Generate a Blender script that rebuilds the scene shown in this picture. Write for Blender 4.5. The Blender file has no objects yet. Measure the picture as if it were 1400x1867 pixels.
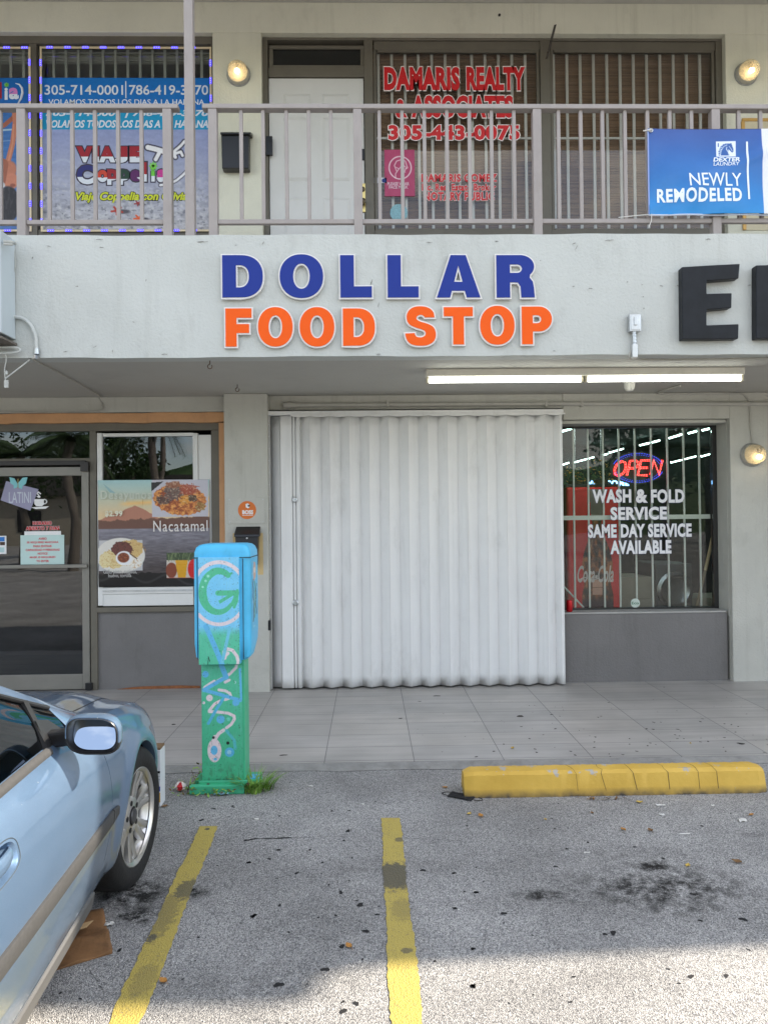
import bpy, bmesh, math, random
import numpy as np
from mathutils import Vector, Matrix

SC = bpy.context.scene
COL = SC.collection
RND = random.Random(7)
PI = math.pi

# ------------------------------------------------------------------ camera
EYE = 1.66                                  # above the pavement, whose top is z = 0
LOT = -0.03                                 # asphalt level
YAW, PITCH, ROLL = math.radians(1.19), math.radians(.543), math.radians(-.603)
FOC = 1348.0                                # focal length in pixels of the 1400 x 1867 photograph
cd = bpy.data.cameras.new("camera")
cd.sensor_fit = 'VERTICAL'
cd.sensor_height = 36.0
cd.lens = FOC / 1867.0 * 36.0
cd.clip_start, cd.clip_end = 0.05, 600.0
cam = bpy.data.objects.new("camera", cd)
COL.objects.link(cam)
_f = Vector((math.sin(YAW) * math.cos(PITCH), math.cos(YAW) * math.cos(PITCH), math.sin(PITCH)))
_r = Vector((math.cos(YAW), -math.sin(YAW), 0))
_u = _r.cross(_f)
CR = _r * math.cos(ROLL) + _u * math.sin(ROLL)
CU = -_r * math.sin(ROLL) + _u * math.cos(ROLL)
CF = _f
cam.matrix_world = Matrix(((CR.x, CU.x, -CF.x, 0), (CR.y, CU.y, -CF.y, 0), (CR.z, CU.z, -CF.z, EYE), (0, 0, 0, 1)))
SC.camera = cam

# ------------------------------------------------------------------ sky, sun, exposure
SUN_DIR = Vector((1.10, 0.36, 1.0)).normalized()          # towards the sun: high, behind the building, from the right
SUN_EL = math.asin(SUN_DIR.z)
world = bpy.data.worlds.new("World")
SC.world = world
world.use_nodes = True
wn, wl = world.node_tree.nodes, world.node_tree.links
bg = wn['Background']
bg.inputs['Strength'].default_value = 0.15
sky = wn.new('ShaderNodeTexSky')
sky.sky_type = 'NISHITA'
sky.sun_disc = False
sky.sun_elevation = SUN_EL
sky.sun_rotation = math.atan2(SUN_DIR.x, SUN_DIR.y)
sky.air_density = 1.0
sky.dust_density = .7
wtc = wn.new('ShaderNodeTexCoord')
wmp = wn.new('ShaderNodeMapping'); wmp.inputs['Scale'].default_value = (1.0, 1.0, 2.6)
wnz = wn.new('ShaderNodeTexNoise'); wnz.inputs['Scale'].default_value = 2.6; wnz.inputs['Detail'].default_value = 8; wnz.inputs['Roughness'].default_value = .6
wrp = wn.new('ShaderNodeMapRange'); wrp.inputs['From Min'].default_value = .49; wrp.inputs['From Max'].default_value = .60
wrp.inputs['To Min'].default_value = .20; wrp.inputs['To Max'].default_value = .92
wmx = wn.new('ShaderNodeMix'); wmx.data_type = 'RGBA'
wmx.inputs['B'].default_value = (6.3, 6.0, 5.5, 1)
wl.new(wtc.outputs['Generated'], wmp.inputs['Vector']); wl.new(wmp.outputs[0], wnz.inputs['Vector'])
wl.new(wnz.outputs['Fac'], wrp.inputs['Value']); wl.new(wrp.outputs[0], wmx.inputs['Factor'])
wl.new(sky.outputs[0], wmx.inputs['A']); wl.new(wmx.outputs['Result'], bg.inputs['Color'])

sl = bpy.data.lights.new("sun", 'SUN')
sl.energy = 3.9
sl.angle = math.radians(0.55)
sl.color = (1.0, .885, .735)
sun = bpy.data.objects.new("sun", sl)
COL.objects.link(sun)
sun.rotation_euler = SUN_DIR.to_track_quat('Z', 'Y').to_euler()
sun.location = SUN_DIR * 40

SC.view_settings.view_transform = 'Standard'
SC.view_settings.look = 'None'
SC.view_settings.exposure = 1.44
SC.view_settings.gamma = 1.0
SC.render.engine = 'CYCLES'
SC.cycles.max_bounces = 8
SC.cycles.transparent_max_bounces = 16
SC.cycles.use_denoising = True
SC.cycles.caustics_reflective = False
SC.cycles.caustics_refractive = False

# ------------------------------------------------------------------ pixels of the photograph -> points on real planes
def ray(px, py):
    return CR * ((px - 700) / FOC) + CU * ((933.5 - py) / FOC) + CF
def PY(px, py, y):
    d = ray(px, py); p = d * (y / d.y); return Vector((p.x, y, p.z + EYE))
def PZ(px, py, z):
    d = ray(px, py); p = d * ((z - EYE) / d.z); return Vector((p.x, p.y, z))
def RC(x0, y0, x1, y1, Y):
    """photo rectangle -> X0, X1, Z0, Z1 on the vertical plane Y"""
    mx, my = (x0 + x1) / 2, (y0 + y1) / 2
    return PY(x0, my, Y).x, PY(x1, my, Y).x, PY(mx, y1, Y).z, PY(mx, y0, Y).z

# ------------------------------------------------------------------ materials
def lin(c):
    return tuple(((v / 255) / 12.92 if v / 255 <= .04045 else ((v / 255 + .055) / 1.055) ** 2.4) for v in c)
MATS = {}
def N(nt, kind, **kw):
    n = nt.nodes.new(kind)
    for k, v in kw.items():
        if hasattr(n, k): setattr(n, k, v)
        else: n.inputs[k.replace('_', ' ')].default_value = v
    return n
def mat(name, col, rough=.6, metal=0.0, var=.10, vscale=3.0, bump=.0, bscale=80.0, coat=0.0, spec=.5, grime=0.0, gscale=1.2, streak=0.0):
    """painted / plain surface: base colour broken up by two noises, optional bump and dirt patches"""
    if name in MATS: return MATS[name]
    m = bpy.data.materials.new(name); m.use_nodes = True
    nt = m.node_tree; b = nt.nodes['Principled BSDF']; L = nt.links
    b.inputs['Roughness'].default_value = rough; b.inputs['Metallic'].default_value = metal
    b.inputs['Specular IOR Level'].default_value = spec
    b.inputs['Coat Weight'].default_value = coat; b.inputs['Coat Roughness'].default_value = .05
    tc = N(nt, 'ShaderNodeTexCoord')
    n1 = N(nt, 'ShaderNodeTexNoise', Scale=vscale, Detail=6.0, Roughness=.65)
    L.new(tc.outputs['Object'], n1.inputs['Vector'])
    r1 = N(nt, 'ShaderNodeMapRange'); r1.inputs['From Min'].default_value = .3; r1.inputs['From Max'].default_value = .7
    r1.inputs['To Min'].default_value = 1 - var; r1.inputs['To Max'].default_value = 1 + var
    L.new(n1.outputs['Fac'], r1.inputs['Value'])
    sc = N(nt, 'ShaderNodeVectorMath', operation='SCALE'); sc.inputs[0].default_value = col[:3]
    L.new(r1.outputs[0], sc.inputs['Scale'])
    out = sc.outputs[0]
    if grime > 0:
        mp = N(nt, 'ShaderNodeMapping'); mp.inputs['Scale'].default_value = (gscale * 1.6, gscale * 1.6, gscale * .7)
        n2 = N(nt, 'ShaderNodeTexNoise', Scale=1.0, Detail=9.0, Roughness=.72)
        L.new(tc.outputs['Object'], mp.inputs['Vector']); L.new(mp.outputs[0], n2.inputs['Vector'])
        r2 = N(nt, 'ShaderNodeMapRange'); r2.inputs['From Min'].default_value = .54; r2.inputs['From Max'].default_value = .74
        r2.inputs['To Max'].default_value = grime
        L.new(n2.outputs['Fac'], r2.inputs['Value'])
        mx = N(nt, 'ShaderNodeMix', data_type='RGBA'); mx.inputs['B'].default_value = (col[0] * .33, col[1] * .31, col[2] * .27, 1)
        L.new(r2.outputs[0], mx.inputs['Factor']); L.new(out, mx.inputs['A']); out = mx.outputs['Result']
    if streak > 0:      # rain runs: long thin vertical marks, in patches
        m3 = N(nt, 'ShaderNodeMapping'); m3.inputs['Scale'].default_value = (14, 14, .7)
        n4 = N(nt, 'ShaderNodeTexNoise', Scale=1.0, Detail=5.0, Roughness=.65); n5 = N(nt, 'ShaderNodeTexNoise', Scale=.8, Detail=3.0)
        L.new(tc.outputs['Object'], m3.inputs['Vector']); L.new(m3.outputs[0], n4.inputs['Vector']); L.new(tc.outputs['Object'], n5.inputs['Vector'])
        r4 = N(nt, 'ShaderNodeMapRange'); r4.inputs['From Min'].default_value = .52; r4.inputs['From Max'].default_value = .75; L.new(n4.outputs['Fac'], r4.inputs['Value'])
        r5 = N(nt, 'ShaderNodeMapRange'); r5.inputs['From Min'].default_value = .42; r5.inputs['From Max'].default_value = .62; r5.inputs['To Max'].default_value = streak; L.new(n5.outputs['Fac'], r5.inputs['Value'])
        mm = N(nt, 'ShaderNodeMath', operation='MULTIPLY'); L.new(r4.outputs[0], mm.inputs[0]); L.new(r5.outputs[0], mm.inputs[1])
        mx = N(nt, 'ShaderNodeMix', data_type='RGBA'); mx.inputs['B'].default_value = (col[0] * .4, col[1] * .39, col[2] * .35, 1)
        L.new(mm.outputs[0], mx.inputs['Factor']); L.new(out, mx.inputs['A']); out = mx.outputs['Result']
    L.new(out, b.inputs['Base Color'])
    if bump > 0:
        n3 = N(nt, 'ShaderNodeTexNoise', Scale=bscale, Detail=4.0, Roughness=.6)
        L.new(tc.outputs['Object'], n3.inputs['Vector'])
        bp = N(nt, 'ShaderNodeBump', Strength=bump, Distance=.01)
        L.new(n3.outputs['Fac'], bp.inputs['Height']); L.new(bp.outputs[0], b.inputs['Normal'])
    MATS[name] = m
    return m
def flat(name, rgb, rough=.5, spec=.4):
    return mat(name, lin(rgb), rough=rough, var=.03, spec=spec)
def emit(name, col, s):
    if name in MATS: return MATS[name]
    m = bpy.data.materials.new(name); m.use_nodes = True; b = m.node_tree.nodes['Principled BSDF']
    b.inputs['Base Color'].default_value = (*[min(1, c) * .5 for c in col[:3]], 1)
    b.inputs['Emission Color'].default_value = (*col[:3], 1); b.inputs['Emission Strength'].default_value = s
    MATS[name] = m
    return m
def glass(name, tint=(.8, .85, .83), ior=1.52, extra=0.0, rough=0.0, refl=(1, 1, 1)):
    """thin pane: Fresnel mirror over a tinted see-through layer"""
    if name in MATS: return MATS[name]
    m = bpy.data.materials.new(name); m.use_nodes = True; nt = m.node_tree; L = nt.links
    nt.nodes.remove(nt.nodes['Principled BSDF'])
    t = N(nt, 'ShaderNodeBsdfTransparent'); t.inputs[0].default_value = (*tint, 1)
    g = N(nt, 'ShaderNodeBsdfGlossy'); g.inputs['Roughness'].default_value = rough; g.inputs['Color'].default_value = (*refl, 1)
    fr = N(nt, 'ShaderNodeFresnel', IOR=ior)
    ad = N(nt, 'ShaderNodeMath', operation='ADD', use_clamp=True); ad.inputs[1].default_value = extra
    nz = N(nt, 'ShaderNodeTexNoise', Scale=1.6, Detail=2.0); tc = N(nt, 'ShaderNodeTexCoord')
    bp = N(nt, 'ShaderNodeBump', Strength=.05, Distance=.02)
    L.new(tc.outputs['Object'], nz.inputs['Vector']); L.new(nz.outputs['Fac'], bp.inputs['Height']); L.new(bp.outputs[0], g.inputs['Normal'])
    mx = N(nt, 'ShaderNodeMixShader')
    L.new(fr.outputs[0], ad.inputs[0]); L.new(ad.outputs[0], mx.inputs[0]); L.new(t.outputs[0], mx.inputs[1]); L.new(g.outputs[0], mx.inputs[2])
    L.new(mx.outputs[0], nt.nodes['Material Output'].inputs[0])
    MATS[name] = m
    return m
def printmat(name, rough=.45, grain=.05):
    """printed / hand-painted sheet: colours come from the mesh's own colour attribute 'ink'"""
    if name in MATS: return MATS[name]
    m = bpy.data.materials.new(name); m.use_nodes = True; nt = m.node_tree; b = nt.nodes['Principled BSDF']
    a = N(nt, 'ShaderNodeVertexColor', layer_name='ink')
    nz = N(nt, 'ShaderNodeTexNoise', Scale=40.0, Detail=3.0); tc = N(nt, 'ShaderNodeTexCoord')
    r1 = N(nt, 'ShaderNodeMapRange'); r1.inputs['From Min'].default_value = .3; r1.inputs['From Max'].default_value = .7
    r1.inputs['To Min'].default_value = 1 - grain; r1.inputs['To Max'].default_value = 1 + grain
    sc = N(nt, 'ShaderNodeVectorMath', operation='SCALE')
    nt.links.new(tc.outputs['Object'], nz.inputs['Vector']); nt.links.new(nz.outputs['Fac'], r1.inputs['Value'])
    nt.links.new(a.outputs['Color'], sc.inputs[0]); nt.links.new(r1.outputs[0], sc.inputs['Scale'])
    nt.links.new(sc.outputs[0], b.inputs['Base Color'])
    b.inputs['Roughness'].default_value = rough
    MATS[name] = m
    return m

# ------------------------------------------------------------------ mesh builder
class MB:
    def __init__(s): s.v = []; s.f = []; s.mi = []; s.k = 0
    def add(s, vs, fs):
        o = len(s.v); s.v += [tuple(p) for p in vs]; s.f += [tuple(i + o for i in f) for f in fs]; s.mi += [s.k] * len(fs); return s
    def box(s, x0, x1, y0, y1, z0, z1):
        return s.add([(x0, y0, z0), (x1, y0, z0), (x1, y1, z0), (x0, y1, z0), (x0, y0, z1), (x1, y0, z1), (x1, y1, z1), (x0, y1, z1)],
                     [(0, 3, 2, 1), (4, 5, 6, 7), (0, 1, 5, 4), (1, 2, 6, 5), (2, 3, 7, 6), (3, 0, 4, 7)])
    def obox(s, c, ax, ay, az, hx, hy, hz):
        c, ax, ay, az = Vector(c), Vector(ax).normalized(), Vector(ay).normalized(), Vector(az).normalized()
        p = [c + ax * hx * i + ay * hy * j + az * hz * k for k in (-1, 1) for (i, j) in ((-1, -1), (1, -1), (1, 1), (-1, 1))]
        return s.add(p, [(0, 3, 2, 1), (4, 5, 6, 7), (0, 1, 5, 4), (1, 2, 6, 5), (2, 3, 7, 6), (3, 0, 4, 7)])
    def tube(s, path, r, n=10, cap=True):
        pts = [Vector(p) for p in path]; rs = r if isinstance(r, (list, tuple)) else [r] * len(pts)
        o = len(s.v); fs = []; up = None
        for i, p in enumerate(pts):
            t = (pts[min(i + 1, len(pts) - 1)] - pts[max(i - 1, 0)]).normalized()
            if up is None: up = Vector((0, 0, 1)) if abs(t.z) < .9 else Vector((1, 0, 0))
            a = t.cross(up).normalized(); b = a.cross(t).normalized(); up = b
            for k in range(n):
                an = 2 * PI * k / n; s.v.append(tuple(p + a * math.cos(an) * rs[i] + b * math.sin(an) * rs[i]))
        for i in range(len(pts) - 1):
            for k in range(n):
                fs.append((o + i * n + k, o + i * n + (k + 1) % n, o + (i + 1) * n + (k + 1) % n, o + (i + 1) * n + k))
        if cap: fs.append(tuple(o + k for k in range(n))); fs.append(tuple(o + (len(pts) - 1) * n + k for k in reversed(range(n))))
        s.f += fs; s.mi += [s.k] * len(fs); return s
    def lathe(s, c, axis, prof, n=24):
        """prof: (radius, height along axis)"""
        c = Vector(c); ax = Vector(axis).normalized(); a = ax.orthogonal().normalized(); b = ax.cross(a)
        o = len(s.v); fs = []
        for (r, h) in prof:
            for k in range(n):
                an = 2 * PI * k / n; s.v.append(tuple(c + ax * h + (a * math.cos(an) + b * math.sin(an)) * max(r, 1e-5)))
        for i in range(len(prof) - 1):
            for k in range(n): fs.append((o + i * n + k, o + i * n + (k + 1) % n, o + (i + 1) * n + (k + 1) % n, o + (i + 1) * n + k))
        s.f += fs; s.mi += [s.k] * len(fs); return s
    def prism(s, poly, y0, y1):
        """polygon of (x, z), extruded from y0 (front) to y1"""
        n = len(poly)
        return s.add([(x, y0, z) for x, z in poly] + [(x, y1, z) for x, z in poly],
                     [tuple(range(n)), tuple(reversed(range(n, 2 * n)))] + [(i, i + n, (i + 1) % n + n, (i + 1) % n) for i in range(n)])
    def grid(s, P):
        """P: rows of points"""
        o = len(s.v); R, C = len(P), len(P[0])
        for row in P: s.v += [tuple(p) for p in row]
        fs = [(o + i * C + j, o + i * C + j + 1, o + (i + 1) * C + j + 1, o + (i + 1) * C + j) for i in range(R - 1) for j in range(C - 1)]
        s.f += fs; s.mi += [s.k] * len(fs); return s
ORG = {}
def obj(name, mb, m, parent=None, label=None, bevel=0, smooth=False, sharp=35, kind=None, recalc=True, solid=0):
    me = bpy.data.meshes.new(name)
    o = bpy.data.objects.new(name, me); COL.objects.link(o)
    off = ORG.get(parent.name, Vector((0, 0, 0))) if parent else Vector((0, 0, 0))
    me.from_pydata([(x - off.x, y - off.y, z - off.z) for x, y, z in mb.v], [], mb.f)
    for q in (m if isinstance(m, (list, tuple)) else [m]): me.materials.append(q)
    me.polygons.foreach_set('material_index', mb.mi)
    if recalc:
        bm = bmesh.new(); bm.from_mesh(me); bmesh.ops.recalc_face_normals(bm, faces=bm.faces); bm.to_mesh(me); bm.free()
    if smooth:
        me.shade_smooth(); me.set_sharp_from_angle(angle=math.radians(sharp))
    if bevel:
        b = o.modifiers.new('edge', 'BEVEL'); b.width = bevel; b.segments = 2; b.limit_method = 'ANGLE'; b.angle_limit = math.radians(40)
        b.harden_normals = False
    if solid:
        sm = o.modifiers.new('thick', 'SOLIDIFY'); sm.thickness = solid
    if parent: o.parent = parent; ORG[o.name] = off
    if label: o['label'] = label
    if kind: o['kind'] = kind
    return o
def thing(name, label, cat, loc=(0, 0, 0), group=None):
    o = bpy.data.objects.new(name, None); COL.objects.link(o); o.empty_display_size = .1
    o.location = loc; ORG[o.name] = Vector(loc)
    o['label'] = label; o['category'] = cat
    if group: o['group'] = group
    return o
def tag(o, label, cat, group=None):
    o['label'] = label; o['category'] = cat
    if group: o['group'] = group
    return o
def part_copy(src, parent, delta):
    c = src.copy(); COL.objects.link(c); c.parent = parent; c.location = Vector(src.location) + Vector(delta); return c

# ------------------------------------------------------------------ lettering
def curve_mesh(c):
    t = bpy.data.objects.new('tmp', c); COL.objects.link(t)
    me = bpy.data.meshes.new_from_object(t.evaluated_get(bpy.context.evaluated_depsgraph_get()))
    vs = [tuple(v.co) for v in me.vertices]; fs = [tuple(p.vertices) for p in me.polygons]
    bpy.data.objects.remove(t); bpy.data.curves.remove(c); bpy.data.meshes.remove(me)
    return vs, fs
def text_shape(s, off=0.0, shear=0.0, ext=0.0, space=1.0, res=4):
    c = bpy.data.curves.new('t', 'FONT'); c.body = s; c.offset = off; c.shear = shear; c.extrude = ext; c.resolution_u = res; c.space_character = space
    return curve_mesh(c)
def fit(vs, R, Y, ref=None, depth=0.0):
    """flat letter vertices -> the X/Z rectangle R on the plane Y (ref: vertices that define the box)"""
    ref = ref or vs
    x0 = min(v[0] for v in ref); x1 = max(v[0] for v in ref); y0 = min(v[1] for v in ref); y1 = max(v[1] for v in ref)
    sx = (R[1] - R[0]) / (x1 - x0); sz = (R[3] - R[2]) / max(y1 - y0, 1e-6)
    return [(R[0] + (v[0] - x0) * sx, Y - v[2], R[2] + (v[1] - y0) * sz) for v in vs]
def txt(name, s, box, Y, m, off=.0, shear=0.0, parent=None, outline=None, space=1.0, ooff=.03, ext=.0008, res=3, label=None):
    """lettering fitted into the photo rectangle box on plane Y, with an optional outline layer behind it"""
    R = RC(*box, Y)
    vs, fs = text_shape(s, off, shear, ext, space, res)
    mb = MB()
    if outline:
        v2, f2 = text_shape(s, off + ooff, shear, ext, space, res)
        mb.k = 1; mb.add(fit(v2, R, Y, ref=vs), f2); mb.k = 0
        mb.add(fit(vs, R, Y - .0018, ref=vs), fs)
        ms = [m, outline]
    else:
        mb.add(fit(vs, R, Y), fs); ms = [m]
    return obj(name, mb, ms, parent, recalc=False, label=label)
def shape_mesh(loops, off=0.0, ext=.02):
    """closed loops (even-odd filled) -> extruded solid"""
    c = bpy.data.curves.new('g', 'CURVE'); c.dimensions = '2D'; c.fill_mode = 'BOTH'; c.extrude = ext; c.offset = off
    for lp in loops:
        sp = c.splines.new('POLY'); sp.points.add(len(lp) - 1); sp.use_cyclic_u = True
        for p, q in zip(sp.points, lp): p.co = (q[0], q[1], 0, 1)
    return curve_mesh(c)

# ------------------------------------------------------------------ 2-D painting for prints
def vnoise(x, y, seed=0):
    xi, yi = np.floor(x).astype(int), np.floor(y).astype(int); fx, fy = x - xi, y - yi
    def h(a, b):
        n = (a * 374761393 + b * 668265263 + seed * 1274126177) & 0x7fffffff
        n = ((n ^ (n >> 13)) * 1274126177) & 0x7fffffff
        return ((n ^ (n >> 16)) & 0xffff) / 65535.0
    fx, fy = fx * fx * (3 - 2 * fx), fy * fy * (3 - 2 * fy)
    return (h(xi, yi) * (1 - fx) + h(xi + 1, yi) * fx) * (1 - fy) + (h(xi, yi + 1) * (1 - fx) + h(xi + 1, yi + 1) * fx) * fy
def fbm(x, y, seed=0, o=4):
    return sum(vnoise(x * 2 ** i, y * 2 ** i, seed + i) / 2 ** i for i in range(o)) / sum(1 / 2 ** i for i in range(o))
class Ink:
    """canvas in photo pixels"""
    def __init__(s, x, y, base): s.x, s.y = x, y; s.c = np.zeros(x.shape + (3,)) + np.array(base, float)
    def put(s, mask, col):
        m = np.clip(mask, 0, 1)[..., None]; col = np.array(col, float); s.c = s.c * (1 - m) + col * m
    def ell(s, cx, cy, rx, ry, col, soft=.06, rot=0):
        ca, sa = math.cos(rot), math.sin(rot); dx, dy = s.x - cx, s.y - cy
        d = np.hypot((dx * ca + dy * sa) / rx, (-dx * sa + dy * ca) / ry); s.put((1 - d) / soft + .5, col)
    def seg(s, pts, w, col, soft=.8):
        d = np.full(s.x.shape, 1e9)
        for (ax, ay), (bx, by) in zip(pts[:-1], pts[1:]):
            vx, vy = bx - ax, by - ay; t = np.clip(((s.x - ax) * vx + (s.y - ay) * vy) / (vx * vx + vy * vy + 1e-9), 0, 1)
            d = np.minimum(d, np.hypot(s.x - ax - t * vx, s.y - ay - t * vy))
        s.put((w / 2 - d) / soft + .5, col)
    def poly(s, pts, col):
        ins = np.zeros(s.x.shape, bool); n = len(pts)
        for i in range(n):
            (ax, ay), (bx, by) = pts[i], pts[(i + 1) % n]
            c = ((ay > s.y) != (by > s.y)) & (s.x < (bx - ax) * (s.y - ay) / ((by - ay) or 1e-9) + ax); ins ^= c
        s.put(ins.astype(float), col)
    def rect(s, x0, y0, x1, y1, col): s.put(((s.x >= x0) & (s.x <= x1) & (s.y >= y0) & (s.y <= y1)).astype(float), col)
def sheet(name, box, Y, res, paint, parent=None, m=None, wave=None, thick=.002, label=None):
    """printed sheet: photo rectangle box on plane Y, grid every `res` pixels, coloured by paint(ink)"""
    R = RC(*box, Y); nx = max(2, int((box[2] - box[0]) / res)); ny = max(2, int((box[3] - box[1]) / res))
    gx, gy = np.meshgrid(np.linspace(box[0], box[2], nx + 1), np.linspace(box[1], box[3], ny + 1))
    ink = Ink(gx, gy, (200, 200, 200)); paint(ink)
    U = (gx - box[0]) / (box[2] - box[0]); V = (gy - box[1]) / (box[3] - box[1])
    X = R[0] + U * (R[1] - R[0]); Z = R[3] + V * (R[2] - R[3]); D = np.full(X.shape, Y) if wave is None else Y + wave(U, V)
    mb = MB(); mb.grid([[(X[i, j], D[i, j], Z[i, j]) for j in range(nx + 1)] for i in range(ny + 1)])
    o = obj(name, mb, m or printmat('print_ink'), parent, recalc=False, smooth=True, label=label)
    c = np.clip(ink.c / 255, 0, 1).reshape(-1, 3); c = np.where(c <= .04045, c / 12.92, ((c + .055) / 1.055) ** 2.4)
    at = o.data.color_attributes.new('ink', 'FLOAT_COLOR', 'POINT')
    at.data.foreach_set('color', np.c_[c, np.ones(len(c))].astype(np.float32).ravel())
    if thick:
        s = o.modifiers.new('thick', 'SOLIDIFY'); s.thickness = thick; s.offset = -1
    return o

# ================================================================== palette
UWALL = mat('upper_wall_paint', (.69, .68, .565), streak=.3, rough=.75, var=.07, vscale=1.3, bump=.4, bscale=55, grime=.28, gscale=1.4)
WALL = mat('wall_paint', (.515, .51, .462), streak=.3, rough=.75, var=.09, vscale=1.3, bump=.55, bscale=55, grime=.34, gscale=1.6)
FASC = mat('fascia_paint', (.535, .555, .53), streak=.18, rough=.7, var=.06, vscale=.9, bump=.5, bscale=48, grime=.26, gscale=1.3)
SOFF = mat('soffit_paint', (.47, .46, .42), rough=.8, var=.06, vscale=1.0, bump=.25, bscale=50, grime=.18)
TRIM = mat('trim_paint', (.14, .127, .10), rough=.5, var=.10, vscale=4, bump=.12, bscale=40, grime=.25, gscale=3)
RAILM = mat('railing_paint', (.335, .30, .285), rough=.45, var=.08, vscale=5, bump=.1, bscale=60, grime=.2, gscale=4)
BULK = mat('bulkhead_paint', (.172, .164, .16), streak=.35, rough=.6, var=.09, vscale=2, bump=.5, bscale=60, grime=.3, gscale=2)
ORNG = mat('orange_trim_paint', (.62, .33, .16), rough=.65, var=.10, vscale=4, bump=.3, bscale=50, grime=.35, gscale=4)
WHITE = mat('white_paint', (.76, .76, .74), rough=.45, var=.04, vscale=3, bump=.06, grime=.12, gscale=2.5)
SHUT = mat('shutter_paint', (.77, .77, .765), rough=.38, streak=.22, var=.04, vscale=1.5, bump=.06, bscale=25, grime=.22, gscale=2.2)
BARS = mat('bar_paint', (.80, .80, .76), rough=.5, var=.07, vscale=6)
BLACK = mat('black_plastic', (.012, .012, .013), rough=.3, var=.1)
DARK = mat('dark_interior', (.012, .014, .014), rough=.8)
STEEL = mat('galvanised_steel', (.55, .57, .58), rough=.35, metal=.85, var=.15, vscale=12)
PIPEM = mat('pipe_paint', (.44, .43, .39), rough=.6, var=.1, vscale=6, grime=.3, gscale=5)
VINYLW = flat('white_vinyl', (236, 236, 236))
VINYLR = flat('red_vinyl', (196, 26, 34))
PANE = glass('window_glass', (.88, .90, .89), extra=.0)
PANE_D = glass('dark_window_glass', (.30, .34, .33), extra=.02)
DOORG = glass('door_glass', (.35, .37, .36), extra=.035, refl=(.95, .97, 1))

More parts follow.
